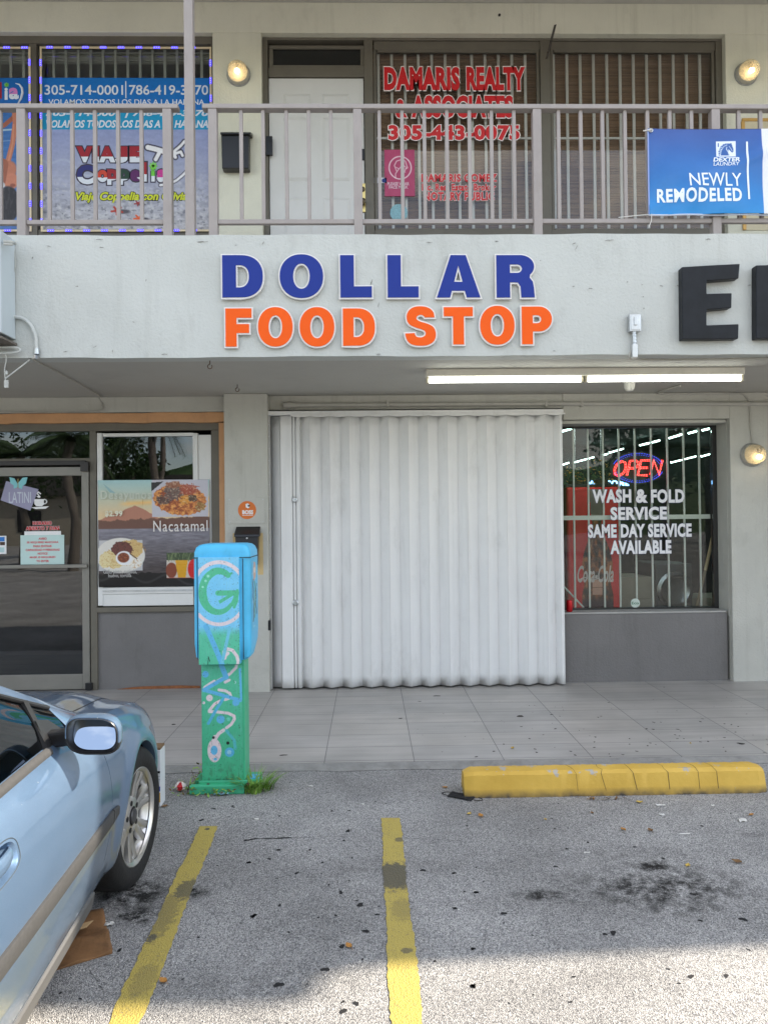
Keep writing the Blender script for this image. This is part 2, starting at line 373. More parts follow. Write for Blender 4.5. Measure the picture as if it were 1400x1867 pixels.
# ================================================================== ground
def asphalt_mat():
    m = bpy.data.materials.new('asphalt'); m.use_nodes = True; nt = m.node_tree; L = nt.links; b = nt.nodes['Principled BSDF']
    tc = N(nt, 'ShaderNodeTexCoord'); O = tc.outputs['Object']
    v = N(nt, 'ShaderNodeTexVoronoi', Scale=215.0); L.new(O, v.inputs['Vector'])
    rp = N(nt, 'ShaderNodeValToRGB'); e = rp.color_ramp.elements
    e[0].position = .0; e[0].color = (.085, .084, .083, 1); e[1].position = 1; e[1].color = (.78, .765, .73, 1)
    for p, c in ((.30, (.225, .222, .22)), (.60, (.385, .378, .365)), (.85, (.47, .46, .44))):
        q = e.new(p); q.color = (*c, 1)
    L.new(v.outputs['Color'], rp.inputs['Fac'])
    big = N(nt, 'ShaderNodeTexNoise', Scale=.9, Detail=7.0, Roughness=.6); L.new(O, big.inputs['Vector'])
    r1 = N(nt, 'ShaderNodeMapRange'); r1.inputs['From Min'].default_value = .3; r1.inputs['From Max'].default_value = .7
    r1.inputs['To Min'].default_value = .66; r1.inputs['To Max'].default_value = 1.24; L.new(big.outputs['Fac'], r1.inputs['Value'])
    sc = N(nt, 'ShaderNodeVectorMath', operation='SCALE'); L.new(rp.outputs[0], sc.inputs[0]); L.new(r1.outputs[0], sc.inputs['Scale'])
    # oil stains: soft ellipses broken by noise
    fn = N(nt, 'ShaderNodeTexNoise', Scale=13.0, Detail=12.0, Roughness=.82); L.new(O, fn.inputs['Vector'])
    total = None
    for (px, py, rx, ry, s) in ((1205, 1620, .56, .28, 1.05), (1190, 1580, .16, .10, 1.1), (1235, 1655, .26, .10, .9), (985, 1632, .16, .06, 1.3), (1065, 1625, .12, .05, .6),
                                (1265, 1612, .10, .05, .6), (243, 1628, .20, .20, 1.5), (255, 1668, .16, .10, 1.4), (345, 1628, .11, .08, 1.3), (300, 1600, .12, .12, .5),
                                (470, 1790, .5, .16, .35), (510, 1528, .10, .014, 1.2), (478, 1484, .06, .035, .7), (720, 1580, .6, .12, .3), (1150, 1560, .7, .16, .35), (1330, 1680, .4, .12, .3), (860, 1650, .5, .10, .25), (560, 1690, .4, .2, .25), (1380, 1520, .1, .06, .5)):
        p = PZ(px, py, LOT)
        sub = N(nt, 'ShaderNodeVectorMath', operation='SUBTRACT'); sub.inputs[1].default_value = p; L.new(O, sub.inputs[0])
        mu = N(nt, 'ShaderNodeVectorMath', operation='MULTIPLY'); mu.inputs[1].default_value = (1 / rx, 1 / ry, 0); L.new(sub.outputs[0], mu.inputs[0])
        ln = N(nt, 'ShaderNodeVectorMath', operation='LENGTH'); L.new(mu.outputs[0], ln.inputs[0])
        mr = N(nt, 'ShaderNodeMapRange', interpolation_type='SMOOTHSTEP'); mr.inputs['From Min'].default_value = 1.25; mr.inputs['From Max'].default_value = .1
        mr.inputs['To Max'].default_value = s; L.new(ln.outputs['Value'], mr.inputs['Value'])
        if total is None: total = mr.outputs[0]
        else:
            a = N(nt, 'ShaderNodeMath', operation='MAXIMUM'); L.new(total, a.inputs[0]); L.new(mr.outputs[0], a.inputs[1]); total = a.outputs[0]
    nr = N(nt, 'ShaderNodeMapRange'); nr.inputs['From Min'].default_value = .42; nr.inputs['From Max'].default_value = .58; L.new(fn.outputs['Fac'], nr.inputs['Value'])
    mm = N(nt, 'ShaderNodeMath', operation='MULTIPLY', use_clamp=True); L.new(total, mm.inputs[0]); L.new(nr.outputs[0], mm.inputs[1])
    mx = N(nt, 'ShaderNodeMix', data_type='RGBA'); mx.inputs['B'].default_value = (.014, .0135, .013, 1)
    L.new(mm.outputs[0], mx.inputs['Factor']); L.new(sc.outputs[0], mx.inputs['A']); L.new(mx.outputs['Result'], b.inputs['Base Color'])
    b.inputs['Roughness'].default_value = .85; b.inputs['Specular IOR Level'].default_value = .3
    bp = N(nt, 'ShaderNodeBump', Strength=.8, Distance=.006); v2 = N(nt, 'ShaderNodeTexVoronoi', Scale=190.0); L.new(O, v2.inputs['Vector'])
    L.new(v2.outputs['Distance'], bp.inputs['Height']); L.new(bp.outputs[0], b.inputs['Normal'])
    return m
ASPH = asphalt_mat()
GUM = mat('old_gum', (.009, .009, .010), rough=.8, var=.3, vscale=40)

def blob(mb, c, r, z, el=1.0, rot=None, n=11):
    rot = RND.uniform(0, PI) if rot is None else rot; ph = RND.uniform(0, 6)
    pts = []
    for k in range(n):
        a = 2 * PI * k / n; q = r * (1 + .28 * math.sin(2 * a + ph) + .16 * math.sin(3 * a + 2 * ph) + RND.uniform(-.1, .1))
        u, w = q * math.cos(a) * el, q * math.sin(a)
        pts.append((c.x + u * math.cos(rot) - w * math.sin(rot), c.y + u * math.sin(rot) + w * math.cos(rot), z))
    mb.add(pts, [tuple(range(n))])
mb = MB()
mb.grid([[(x, y, LOT) for x in (-120, -12, -2, 2, 12, 120)] for y in (-140, -20, -4, 0, 5.2, 12, 90)])
mb.k = 1
G1 = [(270, 710, 0), (120, 672, 1), (22, 685, .8), (605, 697, 1.2), (692, 695, 1.1), (350, 722, 1), (685, 795, 1.9), (370, 797, .8), (665, 842, 1), (345, 888, 1.4), (498, 888, 1.1), (200, 950, 1.5),
      (300, 932, 1.1), (433, 1002, 1.3), (705, 928, 1), (650, 1098, 1.7), (745, 1158, 1.9), (350, 1160, 1.1), (222, 1212, 1.7), (828, 1205, 1.1), (772, 1287, 1.6), (395, 1292, .8), (655, 1362, 1.5), (572, 1475, 1.7),
      (345, 1550, 1.9), (725, 1642, 1.6), (660, 1680, 1.7), (1052, 988, 1.5), (1205, 1003, 1.1), (1315, 1097, 1.3), (1210, 1175, 1), (1298, 1557, 1.4), (540, 1220, .9), (625, 1210, .8), (1035, 603, .9),
      (820, 650, .9), (870, 660, .8), (1295, 1375, 1), (530, 500, 1.2), (400, 557, .7), (1268, 770, 1), (560, 950, .9), (690, 1040, .7), (590, 1060, .9), (290, 765, .8), (155, 752, .7), (338, 1028, .7), (45, 965, .7)]
G2 = [(493, 680, 1.2), (543, 765, 1.3), (633, 738, 1), (832, 757, 1), (495, 840, 1.2), (158, 950, 1.5), (65, 868, 1.2), (275, 1040, 1.5), (1080, 958, 1.4), (952, 806, 1.4), (1110, 1070, 1.2), (1292, 1065, 1.8), (740, 1123, 2.2),
      (705, 1128, 1.3), (145, 1350, 1.5), (1070, 1308, 1.4), (1220, 1305, 1.5), (1020, 1337, .7), (1117, 668, 1), (548, 580, .7), (68, 1018, 1.2), (145, 1190, 1.3)]
G3 = [(1310, 1018, 1.6), (1335, 1298, 1.6), (1130, 735, 1), (1060, 795, 1.6), (1225, 722, 1), (1290, 900, 1), (940, 800, .7), (905, 980, .8), (630, 1480, 1.4), (1045, 1412, 1), (320, 1705, .8)]
gum = [(380 + x / 2.692, 1220 + y / 2.692, s) for x, y, s in G1] + [(800 + x / 2.333, 1220 + y / 2.333, s) for x, y, s in G2] + [(x / 2.885, 1220 + y / 2.885, s) for x, y, s in G3]
for px, py, s in gum:
    if s: blob(mb, PZ(px, py, LOT), .0078 * s, LOT + .0015, RND.uniform(.65, 1.15), 0)
for k in range(170):
    p = Vector((RND.uniform(-1.2, 2.9), RND.uniform(2.35, 4.95), 0)); blob(mb, p, RND.uniform(.002, .0055), LOT + .0016, RND.uniform(1, 1.8))
def crack(pts, w):
    q = [PZ(*p, LOT + .0014) for p in pts]; A_, B_ = [], []
    for a, b_ in zip(q[:-1], q[1:]):
        n_ = max(2, int((b_ - a).length / .02))
        for k in range(n_): p = a.lerp(b_, k / n_) + Vector((RND.uniform(-.004, .004), RND.uniform(-.004, .004), 0)); h = w * RND.uniform(.2, 1.2); A_.append(p + Vector((-h * .3, h, 0))); B_.append(p - Vector((-h * .3, h, 0)))
    mb.grid([A_, B_])
crack([(446, 1533), (466, 1529), (487, 1529), (512, 1528), (540, 1527)], .006); crack([(540, 1527), (620, 1525), (690, 1526), (770, 1529), (850, 1533)], .0012); crack([(165, 1768), (178, 1785), (190, 1812), (198, 1842)], .0022); crack([(889, 1684), (884, 1710), (879, 1742)], .0015); crack([(611, 1445), (622, 1456)], .003); crack([(851, 1509), (856, 1520)], .002)
lot = obj('parking_lot', mb, [ASPH, GUM], kind='structure', recalc=False)

# tiled pavement along the shop fronts
def tile_mat():
    m = bpy.data.materials.new('pavement_tile'); m.use_nodes = True; nt = m.node_tree; L = nt.links; b = nt.nodes['Principled BSDF']
    tc = N(nt, 'ShaderNodeTexCoord'); O = tc.outputs['Object']
    mp = N(nt, 'ShaderNodeMapping'); mp.inputs['Location'].default_value = (.32, .115, 0); L.new(O, mp.inputs['Vector'])
    br = N(nt, 'ShaderNodeTexBrick', offset=0.0, squash=1.0); L.new(mp.outputs[0], br.inputs['Vector'])
    for k, v in (('Scale', 1.0), ('Mortar Size', .0035), ('Mortar Smooth', .1), ('Bias', 0.0), ('Brick Width', .615), ('Row Height', .307)): br.inputs[k].default_value = v
    br.inputs['Color1'].default_value = (.415, .392, .362, 1); br.inputs['Color2'].default_value = (.365, .35, .332, 1); br.inputs['Mortar'].default_value = (.16, .155, .15, 1)
    m2 = N(nt, 'ShaderNodeMapping'); m2.inputs['Scale'].default_value = (1.1, 16, 1); L.new(O, m2.inputs['Vector'])
    n = N(nt, 'ShaderNodeTexNoise', Scale=1.0, Detail=6.0, Roughness=.6); L.new(m2.outputs[0], n.inputs['Vector'])
    r = N(nt, 'ShaderNodeMapRange'); r.inputs['From Min'].default_value = .3; r.inputs['From Max'].default_value = .7; r.inputs['To Min'].default_value = .87; r.inputs['To Max'].default_value = 1.10; L.new(n.outputs['Fac'], r.inputs['Value'])
    n2 = N(nt, 'ShaderNodeTexNoise', Scale=1.7, Detail=5.0); L.new(O, n2.inputs['Vector'])
    r2 = N(nt, 'ShaderNodeMapRange'); r2.inputs['From Min'].default_value = .35; r2.inputs['From Max'].default_value = .7; r2.inputs['To Min'].default_value = .84; r2.inputs['To Max'].default_value = 1.10; L.new(n2.outputs['Fac'], r2.inputs['Value'])
    mu = N(nt, 'ShaderNodeMath', operation='MULTIPLY'); L.new(r.outputs[0], mu.inputs[0]); L.new(r2.outputs[0], mu.inputs[1])
    sc = N(nt, 'ShaderNodeVectorMath', operation='SCALE'); L.new(br.outputs['Color'], sc.inputs[0]); L.new(mu.outputs[0], sc.inputs['Scale']); L.new(sc.outputs[0], b.inputs['Base Color'])
    b.inputs['Roughness'].default_value = .42
    bp = N(nt, 'ShaderNodeBump', Strength=.3, Distance=.003); L.new(br.outputs['Fac'], bp.inputs['Height']); bp.invert = True; L.new(bp.outputs[0], b.inputs['Normal'])
    return m
TILE = tile_mat()
CONC = mat('concrete_edge', (.26, .255, .24), rough=.85, var=.2, vscale=9, bump=.6, bscale=90, grime=.4, gscale=6)
mb = MB(); mb.box(-14, 14, 5.075, 7.6, -.25, 0)
mb.k = 1
pts = []
for i in range(141):
    x = -14 + i * .2; pts.append((x, 4.985 + .018 * math.sin(i * 1.7) + RND.uniform(-.012, .012)))
for (xa, ya), (xb, yb) in zip(pts[:-1], pts[1:]):
    mb.add([(xa, ya, -.027), (xb, yb, -.027), (xb, 5.074, -.004), (xa, 5.074, -.004)], [(0, 1, 2, 3)])
mb.k = 2
DOTS = [(1005, 1303), (1020, 1306), (950, 1325), (965, 1347), (990, 1340), (1085, 1344), (1083, 1353), (1083, 1363), (1110, 1375), (1112, 1380), (1147, 1347), (1147, 1357), (1178, 1329), (1190, 1330), (1191, 1317), (1185, 1355), (1180, 1360), (1195, 1358),
        (1204, 1317), (1235, 1330), (1238, 1342), (1246, 1347), (1234, 1347), (1240, 1333), (1280, 1311), (1276, 1316), (1277, 1346), (1276, 1353), (1290, 1352), (1320, 1320), (1333, 1321), (1345, 1325), (1332, 1322), (1320, 1345), (1318, 1363), (1322, 1370), (1350, 1357),
        (1360, 1302), (1340, 1335), (1392, 1372), (1230, 1340), (1160, 1370), (1048, 1377), (1040, 1370), (975, 1366), (978, 1372), (900, 1370), (918, 1357), (868, 1380), (1109, 1281), (1210, 1253), (1095, 1306), (1090, 1308), (1012, 1329), (1135, 1376)]
for px, py in DOTS: blob(mb, PZ(px, py, 0), RND.uniform(.005, .010), .0014, 1.2)
for px, py, s in ((948, 1306, 2.4), (730, 1310, 1.3), (796, 1269, 2.0), (517, 1377, 1.6), (1350, 1356, 2.0), (317, 1321, 1.4), (765, 1279, 1)): blob(mb, PZ(px, py, 0), .009 * s, .0014, 1.7, 0)
for k in range(60): blob(mb, Vector((RND.uniform(.3, 3.4), RND.uniform(5.15, 6.7), 0)), RND.uniform(.002, .005), .0013, 1.3)
obj('sidewalk', mb, [TILE, CONC, mat('dry_bits', (.03, .026, .022), rough=.9, var=.3, vscale=60)], kind='structure', recalc=False)

# painted bay lines
def line_mat(name, wear, wr):
    m = bpy.data.materials.new(name); m.use_nodes = True; nt = m.node_tree; L = nt.links; b = nt.nodes['Principled BSDF']
    tc = N(nt, 'ShaderNodeTexCoord'); O = tc.outputs['Object']
    n = N(nt, 'ShaderNodeTexNoise', Scale=6.0, Detail=8.0, Roughness=.7); L.new(O, n.inputs['Vector'])
    v = N(nt, 'ShaderNodeTexVoronoi', Scale=150.0); L.new(O, v.inputs['Vector'])
    ch = N(nt, 'ShaderNodeMapRange'); ch.inputs['From Min'].default_value = .66; ch.inputs['From Max'].default_value = .9; L.new(v.outputs['Color'], ch.inputs['Value'])
    nn = N(nt, 'ShaderNodeMapRange'); nn.inputs['From Min'].default_value = .42; nn.inputs['From Max'].default_value = .72; L.new(n.outputs['Fac'], nn.inputs['Value'])
    mu = N(nt, 'ShaderNodeMath', operation='MULTIPLY'); L.new(ch.outputs[0], mu.inputs[0]); L.new(nn.outputs[0], mu.inputs[1])
    nf = N(nt, 'ShaderNodeTexNoise', Scale=38.0, Detail=6.0, Roughness=.7); L.new(O, nf.inputs['Vector'])
    col = N(nt, 'ShaderNodeMix', data_type='RGBA'); col.inputs['A'].default_value = (.46, .36, .085, 1); col.inputs['B'].default_value = (.11, .105, .09, 1); L.new(mu.outputs[0], col.inputs['Factor'])
    out = col.outputs['Result']
    for (px, py, rx, ry, s) in wear:
        p = PZ(px, py, LOT)
        sub = N(nt, 'ShaderNodeVectorMath', operation='SUBTRACT'); sub.inputs[1].default_value = p; L.new(O, sub.inputs[0])
        sm = N(nt, 'ShaderNodeVectorMath', operation='MULTIPLY'); sm.inputs[1].default_value = (1 / rx, 1 / ry, 0); L.new(sub.outputs[0], sm.inputs[0])
        ln = N(nt, 'ShaderNodeVectorMath', operation='LENGTH'); L.new(sm.outputs[0], ln.inputs[0])
        ad = N(nt, 'ShaderNodeMath', operation='MULTIPLY_ADD'); ad.inputs[1].default_value = wr; L.new(nf.outputs['Fac'], ad.inputs[0]); L.new(ln.outputs['Value'], ad.inputs[2])
        mr = N(nt, 'ShaderNodeMapRange'); mr.inputs['From Min'].default_value = 1.0 + wr * .5; mr.inputs['From Max'].default_value = .72 + wr * .5; mr.inputs['To Max'].default_value = s; L.new(ad.outputs[0], mr.inputs['Value'])
        mx = N(nt, 'ShaderNodeMix', data_type='RGBA'); mx.inputs['B'].default_value = (.075, .073, .066, 1); L.new(mr.outputs[0], mx.inputs['Factor']); L.new(out, mx.inputs['A']); out = mx.outputs['Result']
    L.new(out, b.inputs['Base Color']); b.inputs['Roughness'].default_value = .7
    bp = N(nt, 'ShaderNodeBump', Strength=.6, Distance=.005); L.new(v.outputs['Distance'], bp.inputs['Height']); L.new(bp.outputs[0], b.inputs['Normal'])
    return m
def bay_line(a0, a1, b0, b1, ext, m, label):
    A0, A1, B0, B1 = (PZ(*q, LOT + .004) for q in (a0, a1, b0, b1))
    B0 = A0 + (B0 - A0) * ext; B1 = A1 + (B1 - A1) * ext
    n = 260; L_, R_ = [], []
    for i in range(n + 1):
        t = i / n; jl, jr = RND.uniform(-.0045, .0045), RND.uniform(-.0045, .0045)
        L_.append(A0.lerp(B0, t) + Vector((jl + .003 * math.sin(i * .17), 0, 0))); R_.append(A1.lerp(B1, t) + Vector((jr + .003 * math.sin(i * .13), 0, 0)))
    mb = MB(); mb.grid([L_, R_]); o = obj('bay_line', mb, m, kind='structure', recalc=False)
    tag(o, label, 'painted line'); return o
bay_line((364, 1506), (397, 1506), (196, 1867), (256, 1867), 3.4, line_mat('yellow_line_paint_scuffed', ((345, 1622, .07, .10, .75), (277, 1712, .02, .035, .8), (378, 1513, .017, .014, .98), (300, 1670, .06, .22, .45), (262, 1790, .05, .12, .3)), 2.2), 'yellow bay line beside the parked car')
bay_line((695, 1491), (729, 1491), (712, 1867), (772, 1867), 3.4, line_mat('yellow_line_paint_worn', ((722, 1598, .20, .150, .88), (728, 1532, .03, .03, .7), (742, 1735, .025, .022, .7), (735, 1660, .06, .10, .3)), 1.5), 'yellow bay line with a dark worn gap, in front of the shutter')

# ================================================================== the building
YW, YP, YF, YL = 7.40, 7.33, 5.58, 7.62      # storefront plane, wall face, balcony fascia face, laundromat glass plane
ZS, ZT, ZU = 2.892, 3.815, 6.865             # soffit, top of fascia, upper soffit
B = thing('shop_building', 'two-storey pale grey building with shops below and balcony offices above', 'building', (0, YW, 0))
def px(x, y, Y=YW): return PY(x, y, Y).x
def pz(x, y, Y=YW): return PY(x, y, Y).z
XL, XR = -9.5, 19.0

# --- upper wall with its two openings
uLx = px(389, 250); uDx0, uDx1 = px(478, 250), px(1324, 250)
uTop = pz(700, 60)
mb = MB()
mb.box(XL, XR, YW, YW + .2, uTop, ZU)                      # lintel band
mb.box(uLx, uDx0, YW, YW + .2, 3.70, uTop)                 # pier with the lamp
mb.box(uDx1, XR, YW, YW + .2, 3.70, uTop)
mb.box(XL, PY(-74, 250, YW).x, YW, YW + .2, 3.70, uTop)
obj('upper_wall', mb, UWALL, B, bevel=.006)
mb = MB(); mb.box(XL, XR, YF + .03, 9.8, 3.55, 3.735); obj('balcony_slab', mb, SOFF, B)
# fascia beam: slightly uneven stucco face
mb = MB()
nx, nz = 360, 14
rows = []
for j in range(nz + 1):
    z = ZS + (ZT - ZS) * j / nz
    rows.append([(XL + (XR - XL) * i / nx, YF + .006 * math.sin(i * .37 + j * .5) * math.sin(i * .11) , z + (.0018 * math.sin(i * .9) + .003 * math.sin(i * .23) if j in (0, nz) else 0)) for i in range(nx + 1)])
mb.grid(rows)
mb.grid([[(p[0], p[1], p[2]) for p in rows[-1]], [(p[0], YF + .17, ZT) for p in rows[-1]]])
mb.grid([[(p[0], YF + .17, ZT) for p in rows[-1]], [(p[0], YF + .17, 3.736) for p in rows[-1]]])
mb.grid([[(p[0], p[1], p[2]) for p in rows[0]], [(p[0], YF + .14, ZS - .002) for p in rows[0]]])
mb.k = 1
for qx, qy, l, a in ((267, 511, 5, 80), (141, 522, 5, 5), (244, 587, 4, -20), (174, 632, 7, 30), (206, 640, 5, 85), (186, 451, 9, 0), (677, 515, 13, 72), (690, 556, 9, 80), (985, 475, 3, 0), (1045, 522, 6, 5), (1076, 526, 7, -5), (1143, 514, 3, 0),
                     (1170, 519, 4, 0), (1172, 541, 3, 0), (1173, 562, 3, 0), (1205, 521, 6, -20), (1236, 521, 6, -10), (1050, 452, 10, 60), (1046, 444, 8, 20), (1110, 438, 16, 3), (1290, 436, 10, 2), (180, 437, 16, 2), (90, 449, 9, -20), (370, 441, 20, 1), (480, 443, 7, 60), (782, 442, 12, 4), (120, 641, 8, 10), (430, 447, 4, 0), (905, 440, 8, 1), (60, 470, 6, 70), (1365, 520, 7, 5), (300, 646, 12, 1), (690, 646, 8, 3), (1010, 640, 6, 0)):
    c = PY(qx, qy, YF - .0085); h = l * .0021; aa = math.radians(a); d = Vector((math.cos(aa), 0, math.sin(aa))); s_ = Vector((-d.z, 0, d.x)); n_ = 6
    up = [c + d * h * (2 * k / n_ - 1) + s_ * (.0030 * math.sin(PI * (k + .5) / (n_ + 1)) + RND.uniform(-.002, .002)) for k in range(n_ + 1)]; dn = [c + d * h * (2 * k / n_ - 1) - s_ * (.0028 * math.sin(PI * (k + .5) / (n_ + 1)) + RND.uniform(-.002, .0015)) for k in range(n_ + 1)]; mb.grid([up, dn])
obj('balcony_fascia', mb, [FASC, mat('chipped_paint', (.22, .22, .20), rough=.9, var=.3, vscale=30)], B, smooth=True, sharp=30, recalc=False)
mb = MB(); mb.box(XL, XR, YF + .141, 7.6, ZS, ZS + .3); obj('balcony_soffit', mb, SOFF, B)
# roof: slab, front beam and an unseen parapet shaped for the lot's shadow edge
mb = MB(); mb.box(XL, XR, 5.46, 13.0, ZU, ZU + .22)
mb.box(XL, XR, 5.46, 5.72, 6.45, ZU)
obj('roof', mb, SOFF, B)
mb = MB()
poly = [(XL, 6.46)]
prof = [(-30, .62), (.2, .62)]
def par0(x):
    t = min(1, max(0, (x - 8.32) / .22)); t = t * t * (3 - 2 * t); return 8.08 * (1 - t) + (7.40 - .16 * min(2.2, max(0, x - 8.5))) * t
xs = sorted(set([round(XL + i * .1, 3) for i in range(286)] + [round(8.32 + .02 * k, 3) for k in range(12)]))
par = lambda x: 7.33 - .16 * min(2.0, max(0, x - 8.25))
poly = [(XL, 7.086), (XL, 7.93), (8.33, 7.93), (8.40, 7.915), (8.43, 7.87), (8.40, 7.80), (8.32, 7.71), (8.20, 7.60), (8.10, 7.51), (8.05, 7.42), (8.07, 7.35)] + [(x, par(x)) for x in xs if x > 8.24] + [(XR, 7.086)]
mb.prism(poly, 5.462, 5.64)
obj('shadow_parapet', mb, FASC, B)
mb = MB(); mb.box(XL, XR, 13.0, 13.2, -.1, 7.0); mb.box(XL, XL + .2, 7.7, 13.0, -.1, ZU); mb.box(XR - .2, XR, 7.7, 13.0, -.1, ZU); obj('back_wall', mb, WALL, B)
# dark rooms upstairs
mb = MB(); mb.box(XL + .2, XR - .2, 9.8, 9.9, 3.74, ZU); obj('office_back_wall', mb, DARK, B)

# --- lower wall
lTrimR, lTop = px(412, 900, YP), pz(200, 762, YP)
cL, cR = PZ(413, 1262, 0).x, px(490, 1000, 7.2)
sL, sR = px(490, 1000, 7.3), px(1027, 1000, 7.3)
wR = px(1333, 1000, YP); wTop = pz(1180, 764, YP)
mb = MB()
mb.box(XL, lTrimR, YP, YW + .25, pz(200, 752, YP), ZS)                       # over the cafe
mb.box(lTrimR, cL + .01, YP, YW + .25, -.05, ZS)
mb.box(cR, sR + .02, YP + .01, YW + .25, pz(700, 746, YP), ZS)               # over the shutter
mb.box(sR + .02, wR, YP, YW + .3, wTop, ZS)                                  # over the laundromat window
mb.box(wR, XR, YP, YW + .3, -.05, ZS)                                        # right pier
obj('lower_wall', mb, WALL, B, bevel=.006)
mb = MB(); mb.box(cL, cR, 7.19, YW + .2, -.05, ZS - .001); colm = obj('column', mb, WALL, B, bevel=.008)
# access hatch on the column
R = RC(415, 907, 484, 955, 7.187)
mb = MB(); mb.box(R[0], R[1], 7.180, 7.1895, R[2], R[3]); obj('access_panel', mb, WALL, colm, bevel=.003)
for xx in (R[0] + .02, R[1] - .02):
    for zz in (R[2] + .02, R[3] - .02): mb = MB(); mb.lathe((xx, 7.180, zz), (0, -1, 0), [(.006, 0), (.005, .003), (0, .004)], 8); obj('panel_screw', mb, STEEL, colm)
# orange surround of the cafe front
mb = MB()
zt0, zt1 = pz(200, 752.5, YP), pz(200, 770.5, YP); xo = px(400, 900, YP)
def ragged(x0, x1, z0, z1, ya, yb, n=60, amp=.006):
    top = [(x0 + (x1 - x0) * i / n, z1 + RND.uniform(-amp, amp * .3)) for i in range(n + 1)]
    bot = [(x0 + (x1 - x0) * i / n, z0 + RND.uniform(-amp, amp)) for i in range(n + 1)]
    mb.prism(bot + top[::-1], ya, yb)
ragged(XL, lTrimR - .001, zt1, zt0 - .001, YP + .003, YW + .05)
mb.box(xo, lTrimR - .002, YP + .004, YW + .05, -.02, zt1 - .008)
obj('orange_surround', mb, ORNG, B)
# frames of the cafe front
f0 = lambda *a: RC(*a, YW)
def bars(mb, rects, y0, y1, Y=YW):
    for r in rects:
        q = RC(*r, Y); mb.box(q[0], q[1], y0, y1, q[2], q[3])
xfr = px(399, 900)
cfm = MB(); ztop = pz(200, 771)
cfm.box(XL, xo - .001, YW - .02, YW + .06, pz(200, 786), ztop + .01)                # head
cfm.box(px(387, 900), xo - .001, YW - .025, YW + .06, pz(395, 1110), pz(200, 786) - .001)   # right jamb
cfm.box(px(166, 900), px(178, 900), YW - .025, YW + .06, 0, pz(172, 786) - .001)         # post between door and window
cfm.box(XL, px(166, 900) - .001, YW - .015, YW + .05, pz(80, 849), pz(80, 836))      # transom bar
cfm.box(px(178, 1100) + .001, xo - .001, YW - .035, YW + .06, pz(280, 1115), pz(280, 1106))        # sill of the serving window
cfm.box(-3.83, -3.755, YW - .025, YW + .06, 0, pz(80, 849) - .001)
mb = MB(); mb.box(XL, -3.831, YW + .02, YW + .2, -.03, pz(80, 849) - .001); obj('cafe_side_wall', mb, WALL, B)
obj('cafe_frame', cfm, TRIM, B, bevel=.004)
mb = MB(); mb.box(px(178, 1180) + .001, cL - .001, YW, YW + .15, -.02, pz(280, 1115) - .001); obj('cafe_bulkhead', mb, BULK, B, bevel=.004)
mb = MB(); mb.box(XL, px(166, 800), YW + .012, YW + .018, pz(80, 836), pz(80, 787)); obj('transom_window', mb, DOORG, B)
mb = MB()
mb.prism([(px(215, 1257), .001), (px(262, 1256), .001), (px(365, 1256), .001), (px(365, 1252), .022), (px(330, 1252), .03), (px(262, 1251.5), .026), (px(240, 1252), .018)], YW - .012, YW - .001)
obj('rusty_patch', mb, mat('rust', (.26, .10, .04), rough=.9, var=.3, vscale=20), B)
# dark cafe interior
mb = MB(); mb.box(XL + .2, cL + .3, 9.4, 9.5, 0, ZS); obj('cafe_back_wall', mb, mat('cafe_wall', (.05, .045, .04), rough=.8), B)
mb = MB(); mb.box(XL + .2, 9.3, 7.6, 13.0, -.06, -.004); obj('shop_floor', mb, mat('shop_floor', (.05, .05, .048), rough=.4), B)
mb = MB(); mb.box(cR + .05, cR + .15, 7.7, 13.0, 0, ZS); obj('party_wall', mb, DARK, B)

# --- cafe door (part of the building) with its stiles, glass, push bar, closer
DL, DRt = -3.75, px(166, 1050) - .004
dz1 = pz(80, 852)
mb = MB()
s = px(166, 1050) - px(153, 1050)
mb.box(DRt - s, DRt, YW - .03, YW + .015, .012, dz1); mb.box(DL, DL + s, YW - .03, YW + .015, .012, dz1)
mb.box(DL + s, DRt - s, YW - .03, YW + .015, .012, pz(80, 1229)); mb.box(DL + s, DRt - s, YW - .03, YW + .015, pz(80, 868), dz1)
door = obj('cafe_door', mb, mat('door_aluminium', (.235, .225, .20), rough=.42, var=.08, metal=.3, grime=.2, gscale=3), B, bevel=.004)
mb = MB(); mb.box(DL + s, DRt - s, YW - .012, YW - .006, pz(80, 1229), pz(80, 868)); obj('door_glass', mb, DOORG, door)
mb = MB(); mb.box(DL + .05, DRt - .005, YW - .075, YW - .045, pz(80, 1035), pz(80, 1029)); mb.box(DRt - .06, DRt - .02, YW - .046, YW - .029, pz(80, 1036), pz(80, 1028)); obj('push_bar', mb, mat('door_aluminium', ()), door, bevel=.003)
mb = MB(); R = RC(0, 841, 160, 849, YW); mb.box(-3.7, R[1], YW - .06, YW - .02, R[2], R[3]); R = RC(152, 843, 166, 860, YW); mb.box(R[0], R[1], YW - .075, YW - .03, R[2], R[3]); obj('door_closer', mb, mat('closer', (.03, .028, .027), rough=.5), door, bevel=.003)
mb = MB(); R = RC(160, 1243, 172, 1256, YW); mb.box(R[0], R[1], YW - .06, YW - .03, max(.004, R[2]), R[3]); obj('floor_hinge', mb, BLACK, door, bevel=.004)

